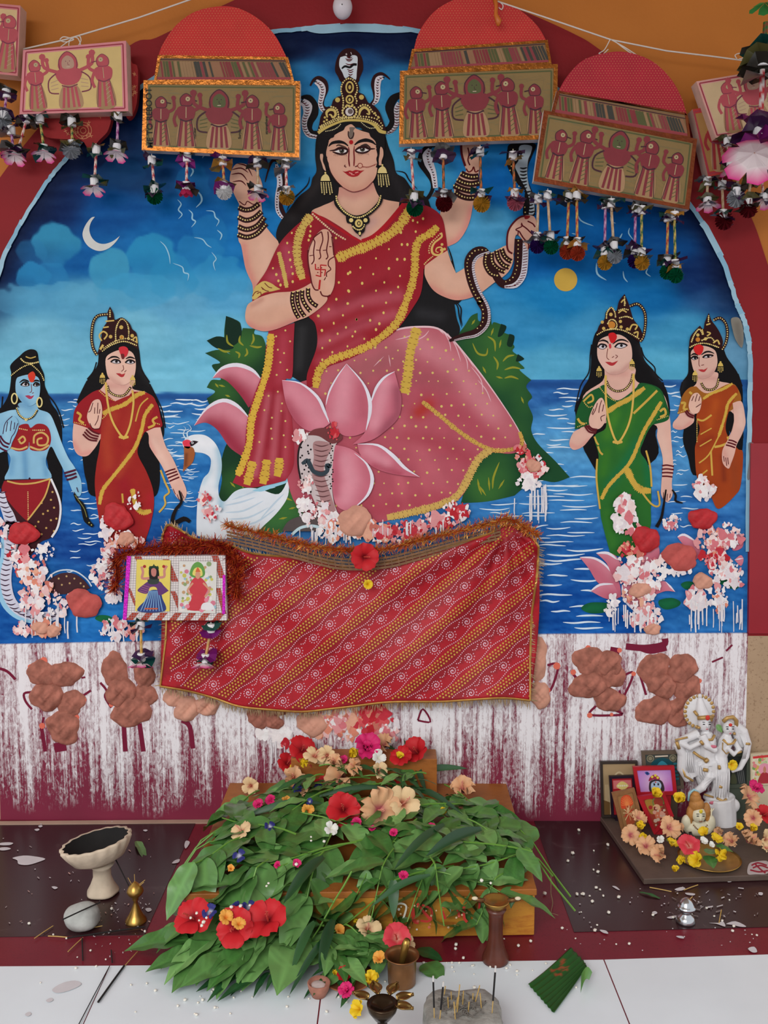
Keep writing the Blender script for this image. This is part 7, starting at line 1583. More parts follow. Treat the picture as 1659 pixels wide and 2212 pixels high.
# ------------------------------------------------------------------ flowers
def petal_mesh(name, wid, ruff, cup, c0, c1, seed, nx=6, ny=6):
 V = []; F = []; C = []; q = Rnd(seed)
 for i in range(nx + 1):
  t = i / nx; w = wid * (.18 + .82 * sin(min(1, t * 1.15) * PI * .5)) * (1 if t < .85 else 1 - (t - .85) * 1.6)
  for j in range(ny + 1):
   v = (j / ny - .5) * 2; z = cup * sin(t * 1.9) - .12 * t * t * abs(v) + ruff * sin(v * 7 + seed) * t * t + ruff * .6 * sin(v * 13 + seed * 2) * t ** 3
   V.append((t * (1 - .08 * v * v) + .03 * sin(v * 9 + seed) * t, v * w, z)); k = min(1, max(0,(t - .1) / .3)); l0, l1 = lin(c0), lin(c1); sh = 1 - .1 * (abs(sin(v * 8)) > .93)
   C.append(tuple((l0[m] * (1 - k) + l1[m] * k) * sh for m in range(3)) + (1,))
 for i in range(nx):
  for j in range(ny): a_ = i * (ny + 1) + j; F.append((a_, a_ + ny + 1, a_ + ny + 2, a_ + 1))
 me = mesh(name, V, F, True, C); me.materials.append(PETM); return me
PETM = mat('flower_petal', (255,255,255), rough=.55, var=.12, scale=60, spec=.25, vcol=True)
STAM = {'red': mat('red_stamen', (196,70,60), rough=.6), 'peach': mat('peach_stamen', (226,150,130), rough=.6), 'yellow': mat('yellow_stamen', (226,180,40), rough=.6)}
KIND = {'red': [petal_mesh('petal', .52,.07,.28,(110,8,20),(192,30,38), s) for s in (1,2)], 'peach': [petal_mesh('petal', .5,.2,.3,(170,60,90),(222,172,130), s) for s in (3,4)], 'cream': [petal_mesh('petal', .42,.06,.25,(160,50,40),(228,196,150), s) for s in (5,6)],
  'yellow': [petal_mesh('petal', .55,.08,.5,(206,150,20),(226,190,36), s) for s in (7,8)], 'pink': [petal_mesh('petal', .5,.12,.45,(150,10,60),(206,36,104), s) for s in (9,10)], 'blue': [petal_mesh('petal', .6,.08,.35,(190,190,200),(42,44,112), s) for s in (11,12)],
  'white': [petal_mesh('petal', .5,.06,.35,(210,206,190),(228,226,220), s) for s in (13,14)], 'orange': [petal_mesh('petal', .5,.1,.5,(206,110,30),(226,160,70), s) for s in (15,16)], 'coral': [petal_mesh('petal', .55,.05,.32,(226,170,150),(206,60,72), s) for s in (17,18)]}
NPET = {'blue': 3, 'yellow': 5, 'pink': 9, 'white': 4, 'orange': 5}
def flower(kind, x, y, r, z, label, seed, tilt=None, group=None, zl=None):
 q = Rnd(seed); P = onz(x, y, z); s = pxs(P) * r
 e = empty('%s_flower' % ({'red': 'hibiscus', 'peach': 'hibiscus', 'cream': 'hibiscus', 'coral': 'hibiscus'}.get(kind, kind)), P, label, 'flower', group or 'flowers in the offering')
 up = Vector((0,0,1)); tc = (CAM - P).normalized(); n = (up * .55 + tc * .75 + Vector((q.uniform(-.5,.5), q.uniform(-.3,.2), q.uniform(-.3,.3))) * (1.7 if kind in ('peach', 'yellow', 'cream') else 1)).normalized()
 if tilt: n = Vector(tilt).normalized()
 Rm = n.to_track_quat('Z', 'Y').to_matrix().to_4x4() @ MRo(q.uniform(0,6.28),4, 'Z')
 N_ = NPET.get(kind, 5); cup = {'red': q.uniform(0,.3), 'coral': .3, 'peach': q.uniform(0,.9), 'yellow': q.uniform(.3,1.1)}.get(kind, q.uniform(0,.6))
 for i in range(N_):
  o = link('petal', q.choice(KIND[kind]), None, e); k = 1 if i < 5 else .62
  o.matrix_basis = Rm @ MRo(2 * PI * i / min(N_, 5) + (.4 if i >= 5 else 0) + q.uniform(-.12,.12),4, 'Z') @ MRo(-cup - (.5 if i >= 5 else 0) + q.uniform(-.15,.15),4, 'Y') @ Matrix.Scale(s * k * q.uniform(.95,1.12),4)
 if kind in ('red', 'peach', 'cream', 'coral'):
  m = MB().tube([(0,0,0),(.06,0,.35),(.14,.02,.7),(.26,.03,.98)], [.05,.045,.04,.03], 6)
  for k in range(10): t = .6 + .04 * k; m.ball((.14 + (t - .7) * .4 + .07 * cos(k * 2.4),.02 + .07 * sin(k * 2.4), t),.028,5,3)
  o = m.build('stamen', STAM['red' if kind in ('red', 'coral') else 'peach'], e); o.matrix_basis = Rm @ Matrix.Scale(s, 4)
 return e
hz = SH + .045; HB = BH + .008
FL = [
 ('red', 742,1751,37, hz + .02, 'largest flat red hibiscus in the middle of the green heap'),('red', 682,1673,29, hz, 'bright red hibiscus left of the upright peach one'),('red', 652,1622,25, HB, 'red hibiscus at the upper left end of the block'),('red', 903,1627,27, HB, 'red hibiscus at the right end of the block'),('red', 866,1636,20, HB, 'crumpled red hibiscus with a yellow flower on it'),('red', 858,1675,19, hz, 'folded red flower below the grass blades'),('red', 700,1690,12, hz, 'small red bloom tucked under the bright red hibiscus'),
 ('pink', 791,1619,27, HB + .01, 'large double magenta flower topping the heap'),('peach', 833,1614,24, HB + .005, 'peach hibiscus right of the magenta flower'),('peach', 742,1683,33, hz + .01, 'open peach hibiscus with long stamen, upright'),('peach', 634,1683,25, hz, 'ruffled peach hibiscus at the left of the upper flowers'),('peach', 817,1750,38, hz + .02, 'large peach hibiscus with dark pink eye'),('cream', 869,1737,32, hz + .025, 'cream hibiscus with red centre at right of the pair'),
 ('cream', 680,1635,19, HB, 'pale folded flower on the block, left one of two'),('cream', 708,1632,19, HB, 'pale folded flower on the block, right one of two'),('cream', 543,1697,17, SH + .02, 'closed pale bloom at the left back corner of the stool'),('peach', 670,1706,18, hz, 'small peach bloom below the bright red hibiscus'),('peach', 999,1709,26, SH + .03, 'wilted peach flower alone on the bare wood at right'),('orange', 664,1752,15, hz + .01, 'apricot funnel flower left of the big red hibiscus'),('cream', 523,1799,20, hz, 'dry tan bloom on the left stems'),('orange', 499,1878,10, hz, 'small apricot petal on the big left leaves'),
 ('peach', 770,1660,22, HB - .01, 'peach bloom on the front of the block, middle'),('red', 620,1650,18, hz + .01, 'red bloom at the lower left of the block'),('cream', 815,1668,18, HB - .02, 'pale bloom on the front of the block, right'),('peach', 722,1652,18, HB - .005, 'peach bloom under the pale pair'),
 ('yellow', 656,1648,14, HB, 'yellow flower under the left red hibiscus'),('yellow', 642,1663,13, hz, 'yellow bloom at the far left of the upper flowers'),('yellow', 755,1634,16, HB, 'yellow flower left of the magenta one'),('yellow', 861,1637,12, HB + .02, 'yellow bloom lying on the crumpled red hibiscus'),('yellow', 953,1754,12, hz, 'small yellow flower among the right-hand leaves'),('yellow', 705,1652,11, hz, 'yellow bud between the pale flowers and the red'),('orange', 615,1732,14, hz, 'dried orange bloom beside the two magenta ones'),
 ('blue', 724,1671,11, hz + .01, 'deep blue flower right of the bright red hibiscus'),('blue', 642,1706,11, hz + .005, 'deep blue flower below the ruffled peach hibiscus'),('blue', 582,1787,12, hz + .01, 'blue and white flower on the left leaves'),('blue', 517,1850,14, hz, 'blue flower on the big left-front leaves'),('blue', 690,1702,9, hz, 'tiny blue flower in the middle of the upper blooms'),('blue', 670,1733,8, hz + .02, 'tiny blue bud above the apricot funnel flower'),
 ('pink', 588,1731,15, hz, 'magenta flower on the left leaves, right one of the pair'),('pink', 560,1742,14, hz, 'magenta flower on the left leaves, left one of the pair'),('pink', 771,1779,14, hz + .01, 'magenta petals under the big red hibiscus'),('pink', 640,1868,11, hz + .02, 'magenta and white bit on a grass blade'),('pink', 602,1870,10, hz + .01, 'small magenta bit left of the grass blade'),('pink', 805,1791,8, hz + .01, 'tiny pink bud under the large peach hibiscus'),('pink', 932,1789,11, hz, 'pink bud on the right-hand leaves'),('pink', 1019,1803,13, hz, 'pink petal by the right stems'),('pink', 872,1894,12, hz, 'pink flower near the front edge of the stool'),('pink', 850,1801,10, hz + .01, 'purple-pink petals right of the leaves centre'),('pink', 830,1692,8, hz, 'tiny purple bud under the grass blades'),('pink', 742,1643,9, HB, 'small pink bud among the block flowers'),('pink', 820,1805,9, hz, 'dull pink petals below the large peach hibiscus'),
 ('white', 714,1791,16, hz + .01, 'white petal flower below the big red hibiscus'),('white', 817,1638,14, HB, 'white flower under the peach one on the block'),
 ('red', 419,1986,40,.085, 'left red hibiscus of the floor heap, sprinkled with rice'),('red', 511,2004,42,.08, 'middle red hibiscus of the floor heap with an orange bloom'),('red', 580,1990,44,.09, 'right red hibiscus of the floor heap, seen from the side'),('coral', 857,2030,33,.045, 'red hibiscus behind the brass pot'),('blue', 455,1971,17,.1, 'blue flower right of the left floor hibiscus'),('blue', 511,1966,16,.1, 'blue flower above the middle floor hibiscus'),('blue', 539,1962,16,.1, 'rightmost of the blue flowers on the floor heap'),('orange', 487,1983,15,.1, 'pale orange bloom between blue and red floor flowers'),('orange', 515,1998,14,.11, 'orange bloom on the middle floor hibiscus'),
 ('cream', 793,2010,24,.04, 'withered cream bloom between floor heap and stool front'),('orange', 730,2014,15,.04, 'apricot bud in front of the stool'),('cream', 873,2041,20,.03, 'wilted tan petals right above the brass pot'),('yellow', 797,2125,24,.02, 'yellow flower behind the five-cup lamp'),('yellow', 781,2181,22,.012, 'yellow petals on the tile left of the lamp stem'),('pink', 750,2141,18,.02, 'magenta flower left of the five-cup lamp'),('red', 742,2104,16,.025, 'red bloom in the clay plate'),('yellow', 722,2107,11,.02, 'yellow bloom in the clay plate'),('orange', 822,2076,18,.03, 'orange-yellow bloom left of the brass pot'),('yellow', 770,1992,9,.04, 'small yellow buds by the stool front')]
for i, (k, x, y, r, z, lab) in enumerate(FL):
 if r: flower(k, x, y, r * (1.25 if y < 1720 or k in ('peach', 'cream') else 1.05), z, lab, 300 + i)
# hibiscus and yellow bloom on the cloth
def wallflower(kind, x, y, r, Y, label, seed):
 P = at(x, y, Y); q = Rnd(seed); e = empty('hibiscus_flower' if kind == 'red' else kind + '_flower', P, label, 'flower', 'flowers in the offering'); s = pxs(P) * r
 Rm = Vector((.2,-1,.15)).to_track_quat('Z', 'Y').to_matrix().to_4x4()
 for i in range(NPET.get(kind, 5)):
  o = link('petal', q.choice(KIND[kind]), None, e); o.matrix_basis = Rm @ MRo(2 * PI * i / 5 + q.uniform(-.15,.15),4, 'Z') @ MRo(-.25,4, 'Y') @ Matrix.Scale(s, 4)
 if kind == 'red': o = MB().tube([(0,0,0),(.1,0,.4),(.25,0,.8)], .05,6).build('stamen', STAM['red'], e); o.matrix_basis = Rm @ Matrix.Scale(s, 4)
wallflower('red', 786,1203,33,-.066, 'red hibiscus stuck at the middle of the cloth top', 5); wallflower('yellow', 794,1262,12,-.058, 'small yellow bloom caught on the red cloth', 6)
# ------------------------------------------------------------------ vessels and tools on the floor
def base_at(x, y, z=0): P = onz(x, y, z); return P, pxs(P)
def hgt(x, ytop, P): return at(x, ytop, P.y).z - P.z
CLAY = mat('pale_fired_clay', (206,188,166), rough=.8, var=.22, scale=25, bump=.5, bscale=80); SOOT = mat('black_soot', (26,24,24), rough=.9, var=.4, scale=20, bump=.6, bscale=60); BRASS = mat('brass', (176,138,70), rough=.3, metal=.85, var=.25, scale=40); OLDB = mat('aged_bronze', (120,84,50), rough=.4, metal=.7, var=.35, scale=40); STEEL = mat('steel', (190,192,196), rough=.15, metal=.95, var=.1)
P, s = base_at(222,1930); e = empty('incense_burner', P, 'pale clay goblet-shaped incense burner with sooty tilted bowl', 'burner')
H = hgt(222,1868, P)
q = Rnd(1)
MB().lathe([(.0,0),(27 * s, 0),(34 * s, .004),(33 * s, H * .12),(25 * s, H * .35),(19 * s, H * .6),(19 * s, H * .9),(27 * s, H * 1.04)], 28, wob=lambda a, k: 1 + .04 * sin(a * 5) * (k < 4)).build('foot', CLAY, e, True)
Mb = MTr((-2 * s, 0, H)) @ MRo(math.radians(-11),4, 'Y') @ MRo(math.radians(-4),4, 'X')
sc_ = lambda a, k: 1 + (.03 * sin(a * 17) if k in (4,5,6) else 0)
MB().lathe([(.004,0),(30 * s, .004),(55 * s, 16 * s),(68 * s, 34 * s),(75 * s, 50 * s),(74 * s, 55 * s),(68 * s, 54 * s)], 102, Mb, wob=sc_, cap=False).build('bowl', CLAY, e, True)
MB().lathe([(68 * s, 54 * s),(64 * s, 44 * s),(54 * s, 30 * s),(34 * s, 18 * s),(.001,13 * s)], 40, Mb, cap=False).build('soot_lining', SOOT, e, True)
P, s = base_at(177,2003); e = empty('stone', P, 'smooth grey-white stone left of the small brass holder', 'stone')
rs = [q.uniform(0,6) for _ in range(6)]
MB().ball((0,0,24 * s),(42 * s, 34 * s, 28 * s),28,16, wob=lambda d: 1 + .06 * sin(3 * d.x + rs[0]) + .05 * sin(4 * d.y + rs[1]) + .05 * cos(5 * d.z + d.x * 3)).build('body', mat('grey_stone', (176,178,174), rough=.85, var=.2, scale=40, bump=.6, bscale=90), e, True)
P, s = base_at(294,1990); e = empty('incense_holder', P, 'small brass incense holder with a waist, left side', 'incense holder'); H = hgt(294,1905, P)
MB().lathe([(.001,0),(23 * s, 0),(23 * s, 3 * s),(20 * s, 8 * s),(19 * s, 10 * s),(16 * s, 14 * s),(15 * s, 16 * s),(10 * s, 26 * s),(5 * s, 40 * s),(4 * s, 46 * s),(7 * s, 50 * s),(6 * s, 53 * s),(15 * s, 62 * s),(18 * s, 68 * s),(17 * s, 72 * s),(13 * s, 80 * s),(9 * s, 84 * s),(5 * s, 88 * s),(.001,91 * s)], 28).build('body', BRASS, e, True)
STK = mat('burnt_incense', (30,26,26), rough=.85); BAM = mat('bamboo_stick', (196,160,90), rough=.6)
for a_, b_ in (((0,0,84),(0,-2,108)),((-6,0,82),(-14,-2,100)),((7,0,82),(22,0,94)),((8,-2,80),(20,-2,90))): MB().tube([Vector(a_) * s, Vector(b_) * s], .0006,5).build('stub', BAM, e)
def stick(label, p0, p1, r, m, z0=.002, z1=.002, name='incense_stick'):
 A = onz(p0[0], p0[1], z0); B = onz(p1[0], p1[1], z1); return setp(MB().tube([Vector(),(B - A) * .5 + Vector((0,0,.0004)), B - A], r, 6).build(name, m, loc=A), label, 'incense stick', 'incense sticks on the floor')
K_ = lambda s_: [(p[0], p[1]) for p in pp('K ' + s_)]
for lab, pts, r, m, z0, z1 in [('burnt black incense stick lying over the grey stone', '640,1035 400,1145', .0013, STK, .045,.05),('burnt stick leaning from the clay bowl to the brass holder', '735,750 832,945', .0013, STK, .07,.06),('burnt stick lying before the brass holder', '430,1262 930,1190', .0013, STK, .003,.003),('short black stick on the maroon strip, left', '525,1262 530,1405', .0013, STK, .003,.003),('short black stick on the maroon strip, right', '712,1340 718,1420', .0012, STK, .003,.003),('thick charred stick on the pale tile', '795,1440 628,1672', .0019, STK, .003,.003),('long thin charred stick running off the front', '700,1445 505,1813', .0009, STK, .003,.003),('straw coloured stick left of the stone', '220,1265 340,1185', .0009, BAM, .003,.003),('yellow stick on the marble edge', '308,1250 430,1258', .0010, BAM, .003,.003),('brown stick under the stone', '520,1212 655,1185', .0009, BAM, .003,.003),('reddish stick on the maroon strip', '435,1350 530,1260', .0009, BAM, .003,.003),('brown stick at the end of the charred one', '790,1450 880,1350', .0008, BAM, .003,.003)]:
 p = K_(pts); stick(lab, p[0], p[1], r, m, z0, z1)
for lab, pts in [('yellow straw on the marble left of the steel holder', 'O 900,228 1040,255'),('yellow straw before the stone slab', 'O 1120,245 1210,212'),('yellow straw right of the steel holder', 'O 1360,372 1345,455')]:
 p = pp(pts); stick(lab, p[0], p[1], .001, BAM)
P, s = base_at(1481,1992); e = empty('incense_holder', P, 'shiny steel incense holder on the right marble', 'incense holder')
MB().lathe([(.001,0),(20 * s, 0),(21 * s, 5 * s),(17 * s, 14 * s),(10 * s, 19 * s),(9 * s, 23 * s),(14 * s, 26 * s),(20 * s, 32 * s),(21 * s, 36 * s),(17 * s, 38 * s),(15 * s, 44 * s),(10 * s, 51 * s),(4 * s, 55 * s),(.001,56 * s)], 32).build('body', STEEL, e, True); MB().tube([(4 * s, 0,48 * s),(12 * s, -2 * s, 60 * s)], .0008,5).build('stub', BAM, e)
# turned brown stand with a brass lamp on it
P, s = base_at(1070,2075); e = empty('lamp_stand', P, 'turned dark brown wooden stand right of the pot', 'stand'); H = hgt(1070,1962, P); BRW = mat('brown_lacquered_wood', (92,46,34), rough=.3, var=.3, scale=20, bump=.2)
MB().lathe([(.001,0),(28 * s, 0),(29 * s, 6 * s),(27 * s, 14 * s),(20 * s, 30 * s),(16 * s, 50 * s),(15 * s, 70 * s),(16 * s, H - 16 * s),(18 * s, H - 8 * s),(22 * s, H - 1 * s),(.001, H)], 32).build('body', BRW, e, True)
L0 = P + Vector((0,0, H + .0005)); e = empty('oil_lamp', L0, 'shallow brass lamp with two spouts on the brown stand', 'lamp')
MB().lathe([(.001,0),(16 * s, 0),(20 * s, 4 * s),(25 * s, 9 * s),(28 * s, 16 * s),(29 * s, 19 * s),(26 * s, 18 * s),(20 * s, 12 * s),(10 * s, 8 * s),(.001,7 * s)], 36).build('bowl', BRASS, e, True)
for sg in (-1,1): MB().tube([(sg * 25 * s, 0,16 * s),(sg * 38 * s, 0,19 * s),(sg * 52 * s, 0,20 * s)], [5 * s, 5 * s, 2.5 * s], 8).build('spout', OLDB, e, True); MB().ball((sg * 46 * s, -2 * s, 23 * s),(7 * s, 4 * s, 4 * s),8,5).build('wick', mat('cotton_wick', (222,206,176), rough=.9), e, True)
# brass pot with spoon
P, s = base_at(868,2124); e = empty('brass_pot', P, 'small aged brass pot with flared rim beside the flowers', 'pot'); H = hgt(868,2062, P)
MB().lathe([(.001,0),(27 * s, 0),(30 * s, 3 * s),(31 * s, H * .6),(31 * s, H * .85),(34 * s, H * .95),(38 * s, H),(36 * s, H + .001),(30 * s, H * .9),(29 * s, H * .5),(27 * s, .004),(.001,.004)], 36, cap=False).build('body', mat('copper_brass', (150,104,66), rough=.35, metal=.75, var=.3, scale=30), e, True)
e2 = empty('spoon', P + Vector((0,0,.006)), 'flat brass spoon handle standing in the pot', 'spoon'); MB().tube([(-4 * s, 6 * s, 2 * s),(0,0, H * .6),(8 * s, 2 * s, H + 14 * s),(12 * s, 0, H + 26 * s)], [6 * s, 7 * s, 9 * s, 7 * s], 8).build('handle', BRASS, e2, True)
# five-cup lamp
P = onz(826,2168,.085); s = pxs(P); base = Vector((P.x, P.y, 0)); e = empty('five_cup_lamp', base, 'dark bronze lamp with five leaf cups around a bowl', 'lamp'); z = .085
MB().lathe([(.001,0),(34 * s, 0),(34 * s, 4 * s),(24 * s, 10 * s),(8 * s, 18 * s),(7 * s, z * .55),(11 * s, z * .62),(8 * s, z * .7),(18 * s, z * .72),(31 * s, z * .88),(34 * s, z),(31 * s, z + 3 * s),(25 * s, z - 6 * s),(.001, z - 14 * s)], 32, cap=False).build('stem_and_bowl', mat('dark_bronze', (66,52,38), rough=.22, metal=.8, var=.3, scale=40), e, True)
for i, an in enumerate((-22,18,62,108,158,195)):
 if i == 5: continue
 a_ = math.radians(an); M = MRo(a_, 4, 'Z') @ MTr((47 * s, 0, z + 1 * s)); V = []; F = []; n = 10
 for k in range(n + 1):
  t = k / n; w = 13 * s * sin(PI * min(1, t + .12) ** 1.0) ** .8 if t < .95 else 1 * s
  for j in range(7): v = (j / 6 - .5) * 2; V.append(M @ Vector(((t - .35) * 38 * s, v * w, 9 * s * v * v * (1 - .4 * t) + 4 * s * t)))
 for k in range(n):
  for j in range(6): b = k * 7 + j; F.append((b, b + 7, b + 8, b + 1))
 o = link('cup', mesh('cup', V, F, True), mat('polished_bronze', (140,110,62), rough=.22, metal=.85, var=.25, scale=40), e); sm = o.modifiers.new('th', 'SOLIDIFY'); sm.thickness = .0015
# clay lamp
P, s = base_at(688,2150); e = empty('clay_lamp', P, 'tiny clay lamp with white wax at front centre-left', 'lamp'); MB().lathe([(.001,0),(15 * s, 0),(22 * s, 16 * s),(25 * s, 30 * s),(23 * s, 32 * s),(20 * s, 26 * s),(.001,20 * s)], 26, cap=False, wob=lambda a, k: 1 + .05 * cos(a + .5)).build('body', mat('red_clay', (166,110,92), rough=.8, var=.3, scale=50), e, True); MB().ball((0,0,23 * s),(17 * s, 17 * s, 5 * s),14,6, wob=lambda d: 1 + .15 * sin(7 * d.x + 3) * cos(6 * d.y)).build('wax', mat('white_wax', (206,190,186), rough=.5, var=.2, scale=60), e, True)
P, s = base_at(752,2118); e = empty('clay_plate', P, 'shallow terracotta plate of petals left of the pot', 'plate'); MB().lathe([(.001,0),(36 * s, 0),(54 * s, 8 * s),(56 * s, 11 * s),(50 * s, 9 * s),(34 * s, 3 * s),(.001,2 * s)], 34, cap=False).build('body', mat('terracotta', (176,106,66), rough=.8, var=.25, scale=30), e, True)
# cement block with incense
zt = .05; Pc = onz(1000,2178, zt); s = pxs(Pc); e = empty('incense_block', (Pc.x, Pc.y, 0), 'rough grey cement block stuck with incense sticks', 'block')
V = []; F = []; n = 40; prof = [(1.0,0),(1.02,.4),(1.0,.9),(.93,1.0),(.7,1.02),(.4,.98),(.02,.97)]
for k, (r, z) in enumerate(prof):
 for i in range(n):
  t = 2 * PI * i / n; sq = (abs(cos(t)) ** 4 + abs(sin(t)) ** 4) ** -.25; w = 1 + .02 * sin(t * 7) + .02 * sin(t * 13 + 1)
  V.append((82 * s * r * sq * w * cos(t),62 * s * 1.15 * r * sq * w * sin(t), zt * z + .002 * sin(t * 5 + k * 3) * (k > 2)))
for k in range(len(prof) - 1):
 for i in range(n): j = (i + 1) % n; F.append((k * n + i, k * n + j, (k + 1) * n + j, (k + 1) * n + i))
F.append(tuple((len(prof) - 1) * n + i for i in range(n)))
CEM = mat('grey_cement', (150,148,142), rough=.95, var=.3, scale=60, bump=1.0, bscale=120); link('body', mesh('body', V, F, True), CEM, e)
ASH = mat('grey_ash', (110,104,98), rough=.95, var=.3); m = MB(); q = Rnd(6)
for i in range(40):
 x, y = q.uniform(-45,45) * s, q.uniform(-35,35) * s; a_ = q.uniform(0,3.1); l = q.uniform(10,26) * s; m.tube([(x, y, zt + .001),(x + l * .5 * cos(a_), y + l * .5 * sin(a_), zt + .004),(x + l * cos(a_ + .4), y + l * sin(a_ + .4), zt + .001)], .0011,5)
o = m.build('ash_curls', ASH, e); o['kind'] = 'stuff'
for lab, (bx, by),(tx, ty), burnt in [('leftmost tall black incense stick in the cement block', (410,1895),(402,1610),1),('tall black incense stick second from the left', (443,1900),(468,1645),1),('tall black incense stick at the right of the block', (778,1860),(802,1545),1)] + [('short yellow incense stub in the cement block', b, t, 0) for b, t in [((470,1750),(480,1690)),((520,1780),(517,1725)),((500,1830),(496,1760)),((545,1900),(535,1790)),((555,1850),(572,1680)),((590,1800),(596,1720)),((625,1850),(632,1790)),((655,1790),(657,1735)),((668,1790),(700,1685)),((712,1830),(702,1735)),((545,1830),(560,1760))]]:
 b = (800 + bx * .33755,1560 + by * .33755); t = (800 + tx * .33755,1560 + ty * .33755); A = onz(b[0], b[1], zt); B = at(t[0], t[1], A.y); ob = empty('incense_stick', A - Vector((0,0,.004)), lab, 'incense stick', 'incense sticks in the cement block')
 if burnt:
  D = B - A; o = MB().tube([Vector((0,0,0)), D * .35], .0008,6).build('bamboo', BAM, ob); MB().tube([D * .3, D * .88], .0016,6).build('paste', STK, ob); MB().tube([D * .87, D], .0015,6).build('ash_tip', mat('white_ash', (206,202,198), rough=.9), ob)
 else: MB().tube([Vector((0,0,0)),(B - A) + Vector((0,0,.004))], .0009,6).build('bamboo', BAM, ob)
# piece of banana leaf
def banana():
 Pm = lambda s_: [(p[0], p[1]) for p in pp('M ' + s_)]
 Q = [Pm('1010,1685')[0], Pm('1280,1490')[0], Pm('1380,1600')[0], Pm('1175,1872')[0]]; V = []; F = []; C = []; n = 22; A = onz(*Q[0], 0)
 for i in range(n + 1):
  for j in range(n + 1):
   u, v = i / n, j / n; p = quad(Q, u, v); bul = .5 * sin(PI * v) * u; p = (p[0] + 26 * bul, p[1] + 20 * bul)
   w = onz(p[0], p[1], 0); z = .003 + .012 * u * u * (1 - v * .5) + .0016 * sin(v * 46) ; V.append((w.x - A.x, w.y - A.y, z)); k = 1 + .16 * (sin(v * 46) > .2) - .25 * v; st_ = (abs(u - .62) < .16 and abs(v - .2) < .12 and R.random() < .5); c = lin((150,70,40)) if st_ else tuple(x * k for x in lin((34,84,30))); C.append(c + (1,))
 for i in range(n):
  for j in range(n): a_ = i * (n + 1) + j; F.append((a_, a_ + 1, a_ + n + 2, a_ + n + 1))
 e = empty('banana_leaf', A, 'torn square of dark green banana leaf on the tiles', 'leaf'); BLM = mat('banana_leaf', (255,255,255), rough=.4, var=.1, scale=30, vcol=True); o = link('blade', mesh('blade', V, F, True, C), BLM, e); o.modifiers.new('t', 'SOLIDIFY').thickness = .0008
 Q2 = [Pm('1350,1612')[0], Pm('1420,1600')[0], Pm('1400,1650')[0], Pm('1345,1735')[0]]; V = []
 for i in range(7):
  for j in range(7): p = quad(Q2, i / 6, j / 6); w = onz(p[0], p[1], .012); V.append((w.x - A.x, w.y - A.y, .012 + .012 * sin(PI * i / 6)))
 F = [(i * 7 + j, i * 7 + j + 1, i * 7 + j + 8, i * 7 + j + 7) for i in range(6) for j in range(6)]; link('folded_flap', mesh('flap', V, F, True, [lin4((104,160,84))] * 49), BLM, e)
banana()
def single_leaf(label, p0, p1, z0, z1, me, wsc=1.0):
 A = onz(p0[0], p0[1], z0); B = onz(p1[0], p1[1], z1); D = B - A; o = setp(link('leaf', me, None), label, 'leaf', 'loose leaves'); o.matrix_basis = MTr(A) @ basis(D, 0).to_4x4() @ Matrix.Diagonal((D.length, D.length * wsc, D.length, 1)); return o
single_leaf('small narrow green leaf on the marble by the burner', (294,1815),(317,1856),.004,.004, LM[1], .45); single_leaf('upright leaf hanging off the right stool edge', (1130,1876),(1140,1932), SH + .01, SH - .04, LM[2], 1.3); single_leaf('grey-green leaf on the tile behind the cement block', (918,2080),(958,2112),.004,.004, LM[2], 1.6); single_leaf('dark leaf on the maroon strip right of the pot', (900,2050),(958,2068),.004,.006, LN[1], 2.2); single_leaf('tan dry strip of leaf on the right marble', (1380,1926),(1446,1944),.003,.003, LN[0], .7)
# root hanging from the right stems
A = onz(1150,1858,.03); setp(MB().tube([onz(x, y, z) - A for x, y, z in ((1150,1858,.05),(1175,1870,.06),(1190,1890,.05),(1190,1930,.01),(1194,1950,.004),(1190,1972,.004),(1206,1977,.003))], [.0016,.0014,.0012,.001,.0009,.0007,.0005], 5).build('root', mat('tan_root', (150,126,96), rough=.8), loc=A), 'thin tan root trailing from the right stems', 'root')
# puffed rice and crumbs
rm = MB().ball((0,0,.8),(1,.9,.8),7,5, wob=lambda d: 1 + .25 * sin(5 * d.x + 2) * cos(4 * d.y + d.z * 3)).mesh('puffed_rice', True); rm.materials.append(mat('puffed_rice', (232,226,214), rough=.8, var=.08)); q = Rnd(12)
Z = [(820,1250,2040,2140,22,0),(1170,1330,1790,2020,20,0),(330,760,2130,2200,26,0),(1240,1640,1930,2050,16,0),(60,330,1940,2190,14,0),(950,1060,2050,2110,8,0),(1080,1260,2020,2100,14,0)]
for x0, x1, y0, y1, n, z in Z:
 for i in range(n):
  x, y = q.uniform(x0, x1), q.uniform(y0, y1)
  if x < 1165 and y < 2026 and x > 380: continue
  P = onz(x, y, 0); setp(link('puffed_rice', rm, None, None, P, (0,0, q.uniform(0,6)), pxs(P) * q.uniform(1.6,4.2)), 'grain of white puffed rice scattered on the floor', 'rice', 'puffed rice on the floor')
for (x, y, z) in [(412,1985,.1),(430,1990,.105),(425,1975,.105),(440,1995,.1),(446,1985,.105),(436,2002,.1),(500,1962,.115),(520,1960,.115),(540,1958,.115),(672,1810, hz + .03),(672,1818, hz + .03),(580,1910, hz),(576,1916, hz),(700,1820, hz + .03),(640,1870, hz + .03),(1040,1905, hz),(1060,1910, hz)]:
 P = onz(x, y, z); setp(link('puffed_rice', rm, None, None, P, (0,0, q.uniform(0,6)), pxs(P) * q.uniform(2.5,4.5)), 'grain of white puffed rice lying on the flowers and leaves', 'rice', 'puffed rice on the flowers')
